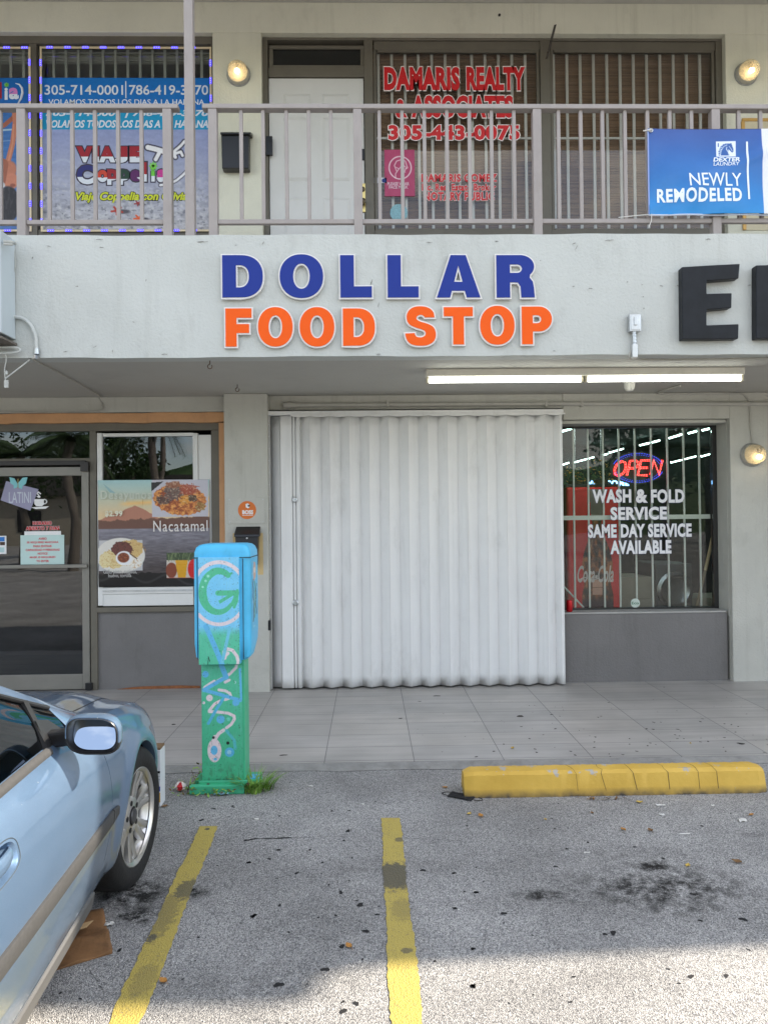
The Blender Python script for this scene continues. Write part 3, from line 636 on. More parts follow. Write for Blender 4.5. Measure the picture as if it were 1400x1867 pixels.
# --- serving window: white slider with an upper dark pane
W = obj('serving_window', (lambda m: (bars(m, [(180, 790, 189, 1104), (354, 790, 363, 1104), (189.3, 790, 353.7, 796), (189.3, 1070, 353.7, 1082)], YW - .028, YW + .03), m)[1])(MB()), WHITE, B, bevel=.004)
mb = MB(); bars(mb, [(363.4, 793, 387, 1104), (189.3, 1082.4, 353.7, 1104)], YW - .016, YW + .03); obj('side_panel', mb, WHITE, W, bevel=.004)
mb = MB(); bars(mb, [(190, 1075, 353, 1078)], YW - .033, YW - .029); obj('slider_rail', mb, STEEL, W)
mb = MB(); R = RC(189, 796, 354, 1072, YW); mb.box(R[0], R[1], YW + .004, YW + .01, R[2], R[3]); obj('pane', mb, DOORG, W)

# --- folding shutter
YS = 7.27
S = obj('accordion_shutter', (lambda m: m)(MB().box(sL + .012, sR - .0, YS - .03, YS + .06, pz(750, 756, YS), pz(750, 748.5, YS))), SHUT, B, bevel=.003, label='closed white folding metal shutter between the column and the laundry window')
x_edges = [506, 513, 534]
mb = MB()
zt, zb = pz(750, 757, YS), .018
prof = []
def pxs(x): return px(x, 1000, YS)
prof += [(pxs(495), .05), (pxs(511), .03), (pxs(514), -.02), (pxs(534), -.012), (pxs(534.6), .012), (pxs(536), .012), (pxs(536.4), -.010), (pxs(539.6), -.010), (pxs(540), .012), (pxs(541.4), .012), (pxs(542), -.012), (pxs(548), -.022)]
n = 14; x0, x1 = pxs(550), pxs(1013); per = (x1 - x0) / 13
for k in range(13):
    a = x0 + k * per
    for t, d in ((0.0, -.031), (.022, -.031), (.03, -.027), (.038, -.031), (.465, .031), (.473, .027), (.481, .031), (.50, .031)): prof.append((a + t * per, d * -1.15))
prof += [(x1, .04), (pxs(1021), -.028), (pxs(1026), -.02), (sR, .02)]
rows = []
for j in range(25):
    z = zb + (zt - zb) * j / 24
    rows.append([(x, YS + d + (.0012 * math.sin(i * .13) * math.sin(j * .25) if i > 13 else 0), z) for i, (x, d) in enumerate(prof)])
mb.grid(rows)
obj('folding_curtain', mb, SHUT, S, smooth=True, sharp=12, recalc=False, solid=.0015)
mb = MB()
for k in range(14):                                                            # scalloped valance under the head
    a = x0 + (k - .5) * per; q = [(a + per * t / 10, pz(750, 756, YS) - .012 - .011 * math.sin(PI * t / 10) ** 1.0) for t in range(11)]
    mb.prism([(q[0][0], pz(750, 756, YS) - .0005)] + q + [(q[-1][0], pz(750, 756, YS) - .0005)], YS - .052, YS - .048)
obj('valance', mb, SHUT, S)
mb = MB(); mb.box(sL + .004, sL + .03, YS - .01, YS + .05, .004, pz(500, 752, YS))
obj('guide_track', mb, mat('track_grey', (.46, .46, .45), rough=.5, metal=.4), S, bevel=.003)
mb = MB()
for k in range(22): mb.lathe((sL + .017, YS - .0105, .12 + k * .118), (0, -1, 0), [(.006, 0), (.005, .004), (0, .005)], 8)
obj('track_bolt', mb, STEEL, S)
for (qx, qy) in ((537.5, 911), (539, 1099)):
    c = PY(qx, qy, YS - .012); mb = MB(); mb.lathe((c.x, YS - .014, c.z), (0, -1, 0), [(.03, 0), (.03, .006), (.02, .012), (.0, .012)], 16); mb.obox((c.x, YS - .03, c.z), (1, 0, 0), (0, 1, 0), (0, 0, 1), .006, .012, .022)
    obj('lock', mb, STEEL, S, bevel=.002)
mb = MB(); c = PY(491, 1140, 7.2); mb.obox((c.x, 7.21, c.z), (1, 0, 0), (0, 1, 0), (0, 0, 1), .014, .02, .05); obj('latch', mb, BLACK, S, bevel=.004)

# --- laundromat window
R = RC(1025, 777, 1306, 1110, YL)
lw = MB(); fx0, fx1, fz0, fz1 = sR + .01, R[1], R[2], R[3]
lw.box(fx1 - .045, fx1, YL - .02, YL + .04, fz0, fz1); lw.box(fx0, fx1 - .045, YL - .02, YL + .04, fz1 - .02, fz1); lw.box(fx0, fx1 - .045, YL - .02, YL + .04, fz0, fz0 + .015)
LW = obj('laundry_window', lw, mat('dark_aluminium', (.05, .05, .048), rough=.4, metal=.5), B, bevel=.003)
mb = MB(); mb.box(fx0, fx1 - .046, YL - .004, YL + .002, fz0 + .016, fz1 - .021); obj('pane', mb, glass('laundry_glass', (.92, .95, .93), ior=1.36), LW)
mb = MB(); mb.box(fx1 + .001, wR - .001, YP + .06, YL + .04, fz0 - .06, wTop - .002); mb.box(fx0, fx1, YP + .06, YL + .04, fz1 + .001, wTop - .002); obj('window_reveal', mb, WALL, LW, bevel=.005)
q = RC(1028, 1108, 1306, 1119, YW - .04)
mb = MB(); mb.box(fx0, px(1326, 1114, YP + .05), YP + .06, YL + .04, pz(1180, 1119, YP + .06), fz0 - .001); obj('window_sill', mb, mat('sill_paint', (.40, .39, .37), rough=.6, grime=.3, gscale=5), LW, bevel=.012)
mb = MB(); mb.box(fx0, px(1327, 1180, YP + .05), YW - .01, YL + .04, -.03, pz(1180, 1119, YP + .06) - .001); obj('laundry_bulkhead', mb, BULK, B, bevel=.006)
bm_ = [(1043, 1049), (1069, 1076), (1096, 1104), (1125, 1132), (1155, 1161), (1185, 1190), (1215, 1219), (1244, 1249), (1272, 1278)]
for xt, xb in bm_:
    a, b_ = PY(xt, 779, YL + .06), PY(xb, 1108, YL + .06); xx = (a.x + b_.x) / 2
    mb = MB(); mb.box(xx - .0085, xx + .0085, YL + .05, YL + .067, fz0, fz1); obj('security_bar', mb, BARS, LW)
mb = MB(); R = RC(1024, 939, 1303, 947, YL + .048); mb.box(fx0, fx1 - .05, YL + .043, YL + .0495, R[2], R[3]); obj('security_bar', mb, BARS, LW)
a, b_ = PY(1026, 1068, YL + .08), PY(1064, 1108, YL + .08); mb = MB(); mb.tube([a, b_], .009, 8); obj('security_bar', mb, BARS, LW)

# ================================================================== upper floor openings
YU = YW + .10                                 # upstairs frames sit back in the wall
def u(x, y, Y=YU): return PY(x, y, Y)
def fbars(name, rects, y0, y1, Y, m, parent, bevel=.004):
    mb = MB()
    for r in rects:
        q = RC(*r, Y); mb.box(q[0], q[1], y0, y1, q[2], q[3])
    return obj(name, mb, m, parent, bevel=bevel)
FZ = 3.74
def zx(y, x=700): return u(x, y).z
# travel agency window: frame with mullion
uw = MB()
zt = u(200, 68).z
uw.box(XL, uLx, YU - .04, YU + .05, u(200, 84).z, uTop - .001)
uw.box(u(57.5, 250).x, u(71, 250).x, YU - .04, YU + .05, FZ, u(60, 84).z - .001)
uw.box(u(387, 250).x, uLx, YU - .04, YU + .05, FZ, u(387, 84).z - .001)
uw.box(XL, u(57, 250).x, YU - .03, YU + .05, FZ, u(20, 421).z); uw.box(u(71.5, 250).x, u(386.5, 250).x, YU - .03, YU + .05, FZ, u(200, 421).z)
UW = obj('travel_window', uw, TRIM, B, bevel=.004)
mb = MB(); mb.box(XL, u(57, 250).x, YU + .01, YU + .014, u(20, 421).z, u(20, 84).z); mb.box(u(71.5, 250).x, u(386.5, 250).x, YU + .01, YU + .014, u(200, 421).z, u(200, 84).z); obj('pane', mb, PANE, UW)
mb = MB()
for a, b_ in ((-60, 54), (77, 385)):
    R = RC(a, 93, b_, 112, YU + .1); mb.box(R[0], R[1], YU + .12, YU + .15, R[2], R[3])
    for k in range(4): mb.box(R[0], R[1], YU + .095, YU + .119, R[2] + .024 * k + .004, R[2] + .024 * k + .012)
obj('rolled_blind', mb, mat('blind_white', (.80, .80, .74), rough=.6), UW)
for xx in [-22, 0, 22, 45] + [100, 122.5, 145, 167.5, 190, 212.5, 235, 257.5, 280, 302.5, 325, 347, 369.5]:
    R = RC(xx - 2.3, 92, xx + 2.3, 420, YU + .05); mb = MB(); mb.box(R[0], R[1], YU + .04, YU + .055, R[2], R[3]); obj('security_bar', mb, BARS, UW)
# cream rope-light strip round the panes, with clusters of blue diodes
CREAM = mat('strip_cream', (.74, .62, .42), rough=.5)
BLUE_E = emit('diode_glow', (.07, .05, 1.0), 1.0)
WHT_E = emit('diode_core', (.55, .6, 1.0), .6)
def led_frame(x0, y0, x1, y1, label, sides='LRTB'):
    t = thing('led_strip', label, 'led strip', u((x0 + x1) / 2, y1), 'led strips around the travel agency panes')
    mb = MB(); Yl = YU - .052; A = RC(x0, y0, x1, y1, Yl); w = .019; gl = MB(); co = MB()
    if 'T' in sides: mb.box(A[0], A[1], Yl, Yl + .008, A[3] - w, A[3])
    if 'B' in sides: mb.box(A[0], A[1], Yl, Yl + .008, A[2], A[2] + w)
    if 'L' in sides: mb.box(A[0], A[0] + w, Yl, Yl + .008, A[2] + w, A[3] - w)
    if 'R' in sides: mb.box(A[1] - w, A[1], Yl, Yl + .008, A[2] + w, A[3] - w)
    def cluster(x, z, hz):
        h = .030; gl = MB()
        if hz: gl.box(x - h, x + h, Yl - .006, Yl - .0005, z - .010, z + .010)
        else: gl.box(x - .010, x + .010, Yl - .006, Yl - .0005, z - h, z + h)
        gl.k = 1
        for d in (-.020, 0, .020):
            gl.lathe((x + (d if hz else 0), Yl - .0062, z + (0 if hz else d)), (0, -1, 0), [(.0042, 0), (.003, .002), (0, .003)], 8)
        obj('diode_cluster', gl, [BLUE_E, WHT_E], t)
    st = .178; d0 = .10
    k = A[0] + d0
    while k < A[1] - .05:
        if 'T' in sides: cluster(k, A[3] - w / 2, True)
        if 'B' in sides: cluster(k, A[2] + w / 2, True)
        k += st
    k = A[2] + d0
    while k < A[3] - .05:
        if 'L' in sides: cluster(A[0] + w / 2, k, False)
        if 'R' in sides: cluster(A[1] - w / 2, k, False)
        k += st
    obj('strip', mb, CREAM, t)
led_frame(74, 85, 387, 422, 'blue led strip around the window printed with phone numbers')
led_frame(-70, 85, 57, 422, 'blue led strip around the window pane cut by the left picture edge')

# --- realty opening: dark frame, transom, white door, two windows
Rt = MB()
z84 = u(700, 76).z
Rt.box(uDx0, uDx1, YU - .03, YU + .06, z84, uTop - .001)
for a, b_ in ((478, 490), (665, 681), (985, 1003), (1304, 1324)):
    Rt.box(max(uDx0, u(a, 250).x), min(uDx1, u(b_, 250).x), YU - .03, YU + .06, FZ, z84 - .001)
Rt.box(u(490, 130).x + .001, u(665, 130).x - .001, YU - .02, YU + .06, u(575, 142).z, u(575, 126).z)
for a, b_ in ((681, 985), (1003, 1304)):
    Rt.box(u(a, 425).x + .001, u(b_, 425).x - .001, YU - .02, YU + .06, FZ, u(800, 421).z)
    Rt.box(u(a, 85).x + .001, u(b_, 85).x - .001, YU - .012, YU + .06, u(830, 92).z, z84 - .001)
obj('realty_frame', Rt, TRIM, B, bevel=.005)
T = obj('transom_window', (lambda m: (bars(m, [(491, 84, 664, 90), (491, 120, 664, 125.5), (491, 90.3, 498, 119.7), (657, 90.3, 664, 119.7)], YU - .012, YU + .03, YU), m)[1])(MB()), TRIM, B, bevel=.003)
mb = MB(); R = RC(498, 90, 657, 120, YU); mb.box(R[0], R[1], YU + .006, YU + .01, R[2], R[3]); obj('pane', mb, PANE_D, T)
# six panel door
D0, D1 = u(491.5, 280).x, u(664, 280).x; DZ = u(575, 143.5).z
DOORW = mat('white_door_paint', (.66, .66, .64), rough=.4, var=.03, bump=.08, bscale=120, grime=.10)
mb = MB(); mb.box(D0, D1, YU - .005, YU + .04, FZ + .01, DZ); UD = obj('office_door', mb, DOORW, B, bevel=.003)
dw = D1 - D0
for (za, zb_) in ((DZ - .16, DZ - .30), (DZ - .40, DZ - 1.05), (DZ - 1.22, DZ - 2.02)):
    for (xa, xb) in ((.15, .44), (.56, .85)):
        mb = MB(); x0, x1 = D0 + dw * xa, D0 + dw * xb
        mb.add([(x0, YU - .0052, zb_), (x1, YU - .0052, zb_), (x1, YU - .0052, za), (x0, YU - .0052, za), (x0 + .03, YU - .017, zb_ + .03), (x1 - .03, YU - .017, zb_ + .03), (x1 - .03, YU - .017, za - .03), (x0 + .03, YU - .017, za - .03)],
               [(0, 1, 5, 4), (1, 2, 6, 5), (2, 3, 7, 6), (3, 0, 4, 7), (4, 5, 6, 7), (3, 2, 1, 0)])
        obj('raised_panel', mb, DOORW, UD)
BRASS = mat('brass', (.70, .55, .22), rough=.3, metal=.8)
mb = MB(); R = RC(659.5, 336, 668, 388, YU); mb.box(R[0], R[1], YU - .022, YU - .0055, R[2], R[3]); obj('brass_guard', mb, BRASS, UD, bevel=.003)
mb = MB(); c = u(661, 347); mb.lathe((c.x, YU - .022, c.z), (0, -1, 0), [(.026, 0), (.024, .012), (.018, .016), (0, .016)], 16); c = u(662, 372); mb.lathe((c.x, YU - .022, c.z), (0, -1, 0), [(.02, 0), (.014, .03), (.028, .045), (.028, .06), (0, .068)], 16); obj('door_knob', mb, mat('dark_brass', (.10, .08, .05), rough=.3, metal=.8), UD, smooth=True)
mb = MB(); R = RC(659, 273, 664.5, 293, YU); mb.box(R[0], R[1], YU - .02, YU - .0055, R[2], R[3]); obj('deadbolt_plate', mb, BLACK, UD, bevel=.003)

# realty windows: panes, bars, bamboo blinds
BLIND = bpy.data.materials.new('bamboo_blind'); BLIND.use_nodes = True
nt = BLIND.node_tree; tc = N(nt, 'ShaderNodeTexCoord'); mp = N(nt, 'ShaderNodeMapping'); mp.inputs['Scale'].default_value = (1.2, 1, 60)
n1 = N(nt, 'ShaderNodeTexNoise', Scale=1.0, Detail=4.0); rp = N(nt, 'ShaderNodeValToRGB')
rp.color_ramp.elements[0].position = .3; rp.color_ramp.elements[0].color = (.20, .125, .078, 1); rp.color_ramp.elements[1].position = .75; rp.color_ramp.elements[1].color = (.44, .29, .185, 1)
nt.links.new(tc.outputs['Object'], mp.inputs[0]); nt.links.new(mp.outputs[0], n1.inputs['Vector']); nt.links.new(n1.outputs['Fac'], rp.inputs[0]); nt.links.new(rp.outputs[0], nt.nodes['Principled BSDF'].inputs['Base Color'])
PANE_U = glass('balcony_glass', (.95, .95, .94), ior=1.42)
for (a, b_, first, step, cnt, lab) in ((682, 984, 691, 24.3, 12, 'window with red realty lettering'), (1004, 1303, 1010, 24.2, 13, 'plain window beside the wall lamp')):
    fr = MB(); bars(fr, [(a, 92, a + 5, 421), (b_ - 5, 92, b_, 421), (a + 5.3, 92, b_ - 5.3, 96), (a + 5.3, 417, b_ - 5.3, 421)], YU - .008, YU + .03, YU)
    WN = obj('realty_window', fr, TRIM, B, bevel=.003, label=lab)
    mb = MB(); R = RC(a + 5, 96, b_ - 5, 417, YU); mb.box(R[0], R[1], YU + .008, YU + .012, R[2], R[3]); obj('pane', mb, PANE_U, WN)
    mb = MB(); R = RC(a - 4, 88, b_ + 4, 425, YU + .14)
    ns = 110; rows = []
    for i in range(ns * 4 + 1):
        z = R[2] + (R[3] - R[2]) * i / (ns * 4); d = (0, -.004, -.006, -.004)[i % 4]
        rows.append([(R[0] + (R[1] - R[0]) * j / 8, YU + .13 + d, z) for j in range(9)])
    mb.grid(rows); obj('blind', mb, BLIND, WN, recalc=False)
    for k in range(cnt):
        xx = first + step * k
        if xx > b_ - 4: continue
        R = RC(xx - 2.4, 96, xx + 2.4, 417, YU + .06); mb = MB(); mb.box(R[0], R[1], YU + .05, YU + .066, R[2], R[3]); obj('security_bar', mb, BARS, WN)
    for y in (96, 252.5):
        R = RC(a + 5, y - 2, b_ - 5, y + 2, YU + .05); mb = MB(); mb.box(R[0], R[1], YU + .043, YU + .0495, R[2], R[3]); obj('security_bar', mb, BARS, WN)
# golden-framed window at the right
gw = MB(); bars(gw, [(1351, 217, 1460, 222), (1351, 222.3, 1357, 420)], YW - .02, YW - .001, YW); G = obj('gold_framed_window', gw, mat('gold_frame', (.55, .33, .10), rough=.4, metal=.4), B, bevel=.003)
mb = MB(); R = RC(1357, 222, 1460, 420, YW); mb.box(R[0], R[1], YW - .008, YW - .0015, R[2], R[3]); obj('pane', mb, mat('cream_shade', (.62, .55, .38), rough=.5), G)

# ================================================================== realty lettering
RED = mat('realty_red', (.60, .015, .02), rough=.4, var=.05)
RT = thing('window_lettering', 'red white-edged vinyl lettering on the realty office window', 'lettering', u(830, 260))
Yr = YU + .004
WO = mat('white_outline', (.88, .82, .80), rough=.5, var=.03)
for s, box, off, sp in (('DAMARIS', (700, 122, 838, 165), .058, 1.08), ('REALTY', (850, 122, 957, 165), .058, 1.08), ('&', (721, 181, 742, 215), .05, 1), ('ASSOCIATES', (750, 174, 935, 215), .055, 1.08)):
    txt('letter_line', s, box, Yr, RED, off, parent=RT, outline=WO, space=sp, ooff=.035)
txt('letter_line', '305-443-0075', (708, 228, 947, 256), Yr, RED, .05, parent=RT, outline=WO, space=1.1, ooff=.04)
for s, box in (('DAMARIS GOMEZ', (768, 317, 906, 332)), ('Lic. Real Estate Broker', (769, 335, 904, 348)), ('NOTARY PUBLIC', (772, 350, 901, 366))):
    txt('letter_line', s, box, Yr, RED, .045, parent=RT, outline=WO, space=1.1, ooff=.035)
# mask notice
def pt_mask(i):
    i.c[:] = (176, 62, 104)
    i.c += ((fbm(i.x / 9, i.y / 9, 3) - .5) * 14)[..., None]
    W_ = (232, 200, 212)
    for k in range(40):
        pass
    d = np.hypot((i.x - 729.5) / 20, (i.y - 306) / 20.5); i.put((.055 - np.abs(d - 1)) / .03 + .5, W_)
    i.seg([(721, 325), (721, 317), (725, 311), (731, 304), (736, 302), (740, 305), (739, 310), (734, 316), (731, 321)], 1.5, W_)
    i.seg([(723, 312), (719, 302), (723, 294), (732, 291), (739, 294), (741, 301), (743, 306), (740, 308)], 1.5, W_)
    i.seg([(727, 308), (722, 305)], 1.3, W_); i.seg([(733, 313), (739, 314)], 1.3, W_)
MK = tag(sheet('mask_notice', (701, 273, 756, 358), YU + .0045, .6, pt_mask), 'maroon notice with a white face mask emblem on the realty window', 'notice')
ORG[MK.name] = Vector((0, 0, 0))
PINKW = flat('notice_white', (225, 190, 205))
txt('notice_text', 'PLEASE WEAR', (706, 332, 746, 338), YU + .001, PINKW, .03, parent=MK)
txt('notice_text', 'FACE MASK', (709, 338.5, 744, 344), YU + .001, PINKW, .03, parent=MK)
def pt_st(i):
    i.c[:] = (120, 175, 190); i.ell(727, 388, 15, 13, (150, 200, 212), .2); i.rect(713, 383, 742, 384.5, (60, 110, 125)); i.rect(716, 388, 739, 389, (60, 110, 125)); i.rect(713, 393, 742, 394, (60, 110, 125))
mbk = MB(); c = u(727, 388, YU + .004); r = u(743, 388, YU + .004).x - c.x
mbk.lathe((c.x, YU + .004, c.z), (0, -1, 0), [(r, 0), (r, .001), (0, .0012)], 28)
tag(obj('round_sticker', mbk, mat('sticker_cyan', (.22, .42, .48), rough=.5, var=.25, vscale=60)), 'round pale cyan alarm sticker low on the realty window', 'sticker')
mbk = MB(); R = RC(682, 324, 705, 334, YU + .004); mbk.box(R[0], R[1], YU + .0025, YU + .0035, R[2], R[3]); mbk.k = 1; c = u(700, 329, YU); mbk.lathe((c.x, YU + .0024, c.z), (0, -1, 0), [(.022, 0), (.022, .001), (0, .0012)], 20)
tag(obj('small_sticker', mbk, [flat('sticker_white', (205, 205, 215)), flat('sticker_navy', (30, 50, 120))]), 'small white sticker with a navy dot beside the maroon notice', 'sticker')

# ================================================================== travel agency posters
def pt_beach(i):
    y = i.y; x = i.x
    top = (y < 191)
    t = np.clip((y - 236) / 180, 0, 1)[..., None]
    base = np.array((138, 148, 190)) * (1 - t) + np.array((168, 166, 168)) * t
    n = fbm(x / 14 - y / 30, y / 5, 5, 5) - .5
    i.c = base * 1.06 + n[..., None] * (18 + 60 * np.clip((y - 300) / 100, 0, 1))[..., None]
    foam = np.abs(y - (285 + (x - 75) * .33 + 8 * np.sin(x / 11))) ; m = (x < 170)
    i.put((3.5 - foam) / 4 * m, (175, 185, 205))
    ss = np.clip((fbm(x / 5, y / 4, 9, 4) - .56) * 7, 0, 1) * np.clip((y - 300) / 60, 0, 1); i.put(ss * .65, (205, 205, 206))
    dk = np.clip((fbm(x / 6, y / 4, 19, 4) - .60) * 8, 0, 1) * np.clip((y - 320) / 60, 0, 1); i.put(dk * .6, (96, 98, 108))
    i.rect(60, 200, 400, 236, (10, 150, 200))
    i.rect(60, 130, 400, 200, (4, 112, 196))
    for cx, cy, s, c in ((213, 384, 9, (176, 50, 34)), (252, 398, 7.5, (226, 92, 40)), (251, 371, 5.5, (150, 40, 40))):
        i.ell(cx + s * 1.1, cy + 2, s * 1.5, s * .45, (80, 76, 84), .5)
        for k in range(5):
            a = 2 * PI * k / 5 + .4; i.seg([(cx, cy), (cx + s * math.cos(a) * 1.15, cy + s * .8 * math.sin(a))], s * .42, c)
        i.ell(cx, cy, s * .42, s * .4, c, .3)
    # white aeroplane with dark outline
    K, Wt = (50, 46, 66), (236, 236, 240)
    for w, c in ((1, K), (0, Wt)):
        g = 2.4 * w
        i.seg([(270, 269), (283, 272), (297, 276), (318, 280)], 9 + 2 * g, c); i.seg([(290, 280), (284, 291)], 7 + 2 * g, c)
        i.seg([(316, 278), (330, 266), (337, 258)], 5 + 2 * g, c); i.seg([(318, 281), (330, 277), (333, 284)], 5 + 2 * g, c)
        i.seg([(316, 280), (320, 287)], 6 + 2 * g, c)
    # sweep under the name
    for w, c in ((10, K), (6, Wt)):
        i.seg([(292, 338), (308, 336), (322, 329), (333, 320), (341, 312)], w * .75, c)
TP = tag(sheet('travel_poster', (77, 142, 384, 419), YU - .004, 1.0, pt_beach), 'travel agency window print of a shallow beach below two blue phone number bands', 'poster')
ORG[TP.name] = Vector((0, 0, 0))
Yp = YU - .0065
PW = flat('poster_white', (222, 228, 238))
txt('poster_text', '305-714-0001', (82, 155, 225, 173), Yp, PW, .012, parent=TP); txt('poster_text', '786-419-3270', (236, 155, 380, 173), Yp, PW, .012, parent=TP)
mb = MB(); bars(mb, [(229, 148, 231, 179)], Yp - .001, Yp, Yp); obj('poster_rule', mb, PW, TP)
txt('poster_text', 'VOLAMOS TODOS LOS DIAS A LA HABANA', (89, 181, 373, 191), Yp, PW, .012, parent=TP)
txt('poster_text', '305-714-0001 | 786-419-3270', (84, 200, 381, 215), Yp, PW, .03, shear=.25, parent=TP)
txt('poster_text', 'VOLAMOS TODOS LOS DIAS A LA HABANA', (85, 219, 380, 233), Yp, PW, .03, shear=.25, parent=TP)
KO = flat('poster_outline', (58, 50, 68)); CR_ = flat('poster_crimson', (158, 30, 44))
for ch_, bx_ in (('V', (140, 267, 170, 296)), ('I', (170, 267, 181, 296)), ('A', (181, 267, 211, 296)), ('J', (210, 267, 233, 297)), ('E', (237, 267, 261, 296))): txt('poster_text', ch_, bx_, Yp, CR_, .085, parent=TP, outline=KO, ooff=.06)
# the lower part of VIAJE is white: a second layer of the same letters, cut off below
def txt_cut(name, s, box, Y, m, off, cut, parent, shear=0, space=1.0, above=False):
    R = RC(*box, Y); vs, fs = text_shape(s, off, shear, 0.0, space, 4); P_ = fit(vs, R, Y)
    bm = bmesh.new(); vv = [bm.verts.new(p) for p in P_]
    for f in fs:
        try: bm.faces.new([vv[k] for k in f])
        except ValueError: pass
    zc = R[2] + (R[3] - R[2]) * cut
    bmesh.ops.bisect_plane(bm, geom=bm.verts[:] + bm.edges[:] + bm.faces[:], plane_co=(0, 0, zc), plane_no=(0, 0, 1), clear_outer=not above, clear_inner=above)
    bm.verts.index_update(); mb = MB(); mb.add([v.co[:] for v in bm.verts], [[v.index for v in f.verts] for f in bm.faces]); bm.free()
    return obj(name, mb, m, parent, recalc=False)
for ch_, bx_ in (('V', (140, 267, 170, 296)), ('I', (170, 267, 181, 296)), ('A', (181, 267, 211, 296)), ('J', (210, 267, 233, 297)), ('E', (237, 267, 261, 296))): txt_cut('poster_text', ch_, bx_, Yp - .0032, PW, .085, .36, TP)
let = [('C', 141, 301, 172, 336, (46, 48, 116)), ('o', 178, 310, 197, 332, (206, 70, 48)), ('p', 196, 309, 216, 337, (160, 34, 44)), ('p', 217, 309, 237, 337, (34, 66, 50)),
       ('e', 238, 310, 257, 331, (92, 36, 96)), ('l', 260, 296, 268, 331, (160, 34, 44)), ('i', 276, 304, 283, 331, (110, 200, 70)), ('a', 287, 309, 305, 332, (204, 60, 150))]
for ch, x0, y0, x1, y1, c in let:
    txt('poster_text', ch, (x0, y0, x1, y1), Yp, flat('poster_ink_%d_%d_%d' % c, c), .055, parent=TP, outline=KO, ooff=.06)
    txt_cut('poster_text', ch, (x0, y0, x1, y1), Yp - .0032, PW, .055, .38, TP)
mb = MB()
for k in range(4):
    a = PI * k / 4; c = u(280, 303, Yp); mb.obox((c.x, Yp - .004, c.z), (math.cos(a), 0, math.sin(a)), (0, 1, 0), (-math.sin(a), 0, math.cos(a)), .042, .0008, .007)
obj('poster_star', mb, flat('poster_lime', (130, 214, 80)), TP)
YEL = flat('poster_yellow', (206, 214, 50))
txt('poster_text', 'Viaje Coppelia con Olivia', (139, 350, 342, 370), Yp, YEL, .035, shear=.25, parent=TP, outline=flat('poster_black', (34, 30, 34)), ooff=.06)
def pt_left(i):
    y, x = i.y, i.x
    t = np.clip((y - 195) / 225, 0, 1)[..., None]; i.c = np.array((48, 104, 172)) * (1 - t) + np.array((84, 122, 180)) * t
    i.c += ((fbm(x / 30, y / 3.5, 4, 4) - .5) * 34)[..., None]
    i.seg([(0, 238), (30, 236)], 3, (170, 196, 214)); i.seg([(0, 258), (30, 256)], 1.4, (130, 160, 196))
    i.rect(-80, 130, 70, 196, (0, 98, 178))
    SK, S2 = (188, 118, 92), (158, 92, 70)
    i.seg([(-8, 238), (10, 228), (24, 216), (32, 206)], 8, S2); i.seg([(28, 204), (29, 225), (24, 262), (15, 296)], 9.5, SK); i.seg([(26, 228), (24, 262), (17, 292)], 3, (206, 138, 110))
    i.ell(12, 318, 16, 26, SK, .15, .5); i.ell(22, 330, 12, 15, (198, 126, 100), .2); i.seg([(5, 300), (0, 330), (-10, 350)], 22, S2)
    i.ell(24, 338, 5, 3, (150, 84, 66), .3); i.ell(4, 338, 6, 6, (200, 200, 206), .3)
    i.ell(16, 372, 20, 32, (36, 34, 40), .12); hs = np.clip((fbm(x / 2.2, y / 9, 12, 3) - .55) * 6, 0, 1) * (np.hypot((x - 16) / 20, (y - 372) / 32) < .95); i.put(hs * .5, (84, 80, 86))
LPp = tag(sheet('swimmer_poster', (-62, 142, 54, 419), YU - .004, .8, pt_left), 'travel agency print of a bather against blue water, cut by the left picture edge', 'poster')
ORG[LPp.name] = Vector((0, 0, 0))
txt('poster_text', 'l', (-5, 150, 4, 180), Yp, CR_, .08, parent=LPp); txt('poster_text', 'i', (9, 160, 15, 182), Yp, PW, .04, parent=LPp); txt('poster_text', 'a', (17, 160, 35, 181), Yp, PW, .04, parent=LPp)
txt_cut('poster_text', 'a', (17, 160, 35, 181), Yp - .002, flat('poster_pink', (206, 128, 196)), .04, .45, LPp, above=True)
mb = MB()
for k in range(4):
    a = PI * k / 4; c = u(13, 155, Yp); mb.obox((c.x, Yp - .003, c.z), (math.cos(a), 0, math.sin(a)), (0, 1, 0), (-math.sin(a), 0, math.cos(a)), .024, .0008, .004)
obj('poster_star', mb, flat('poster_lime', ()), LPp)
mb = MB(); mb.tube([u(*q, Yp - .002) for q in ((29, 152), (36, 154), (41, 161), (42, 169), (39, 180), (33, 190))], [.003, .008, .012, .013, .010, .005], 8); obj('poster_swoosh', mb, PW, LPp)

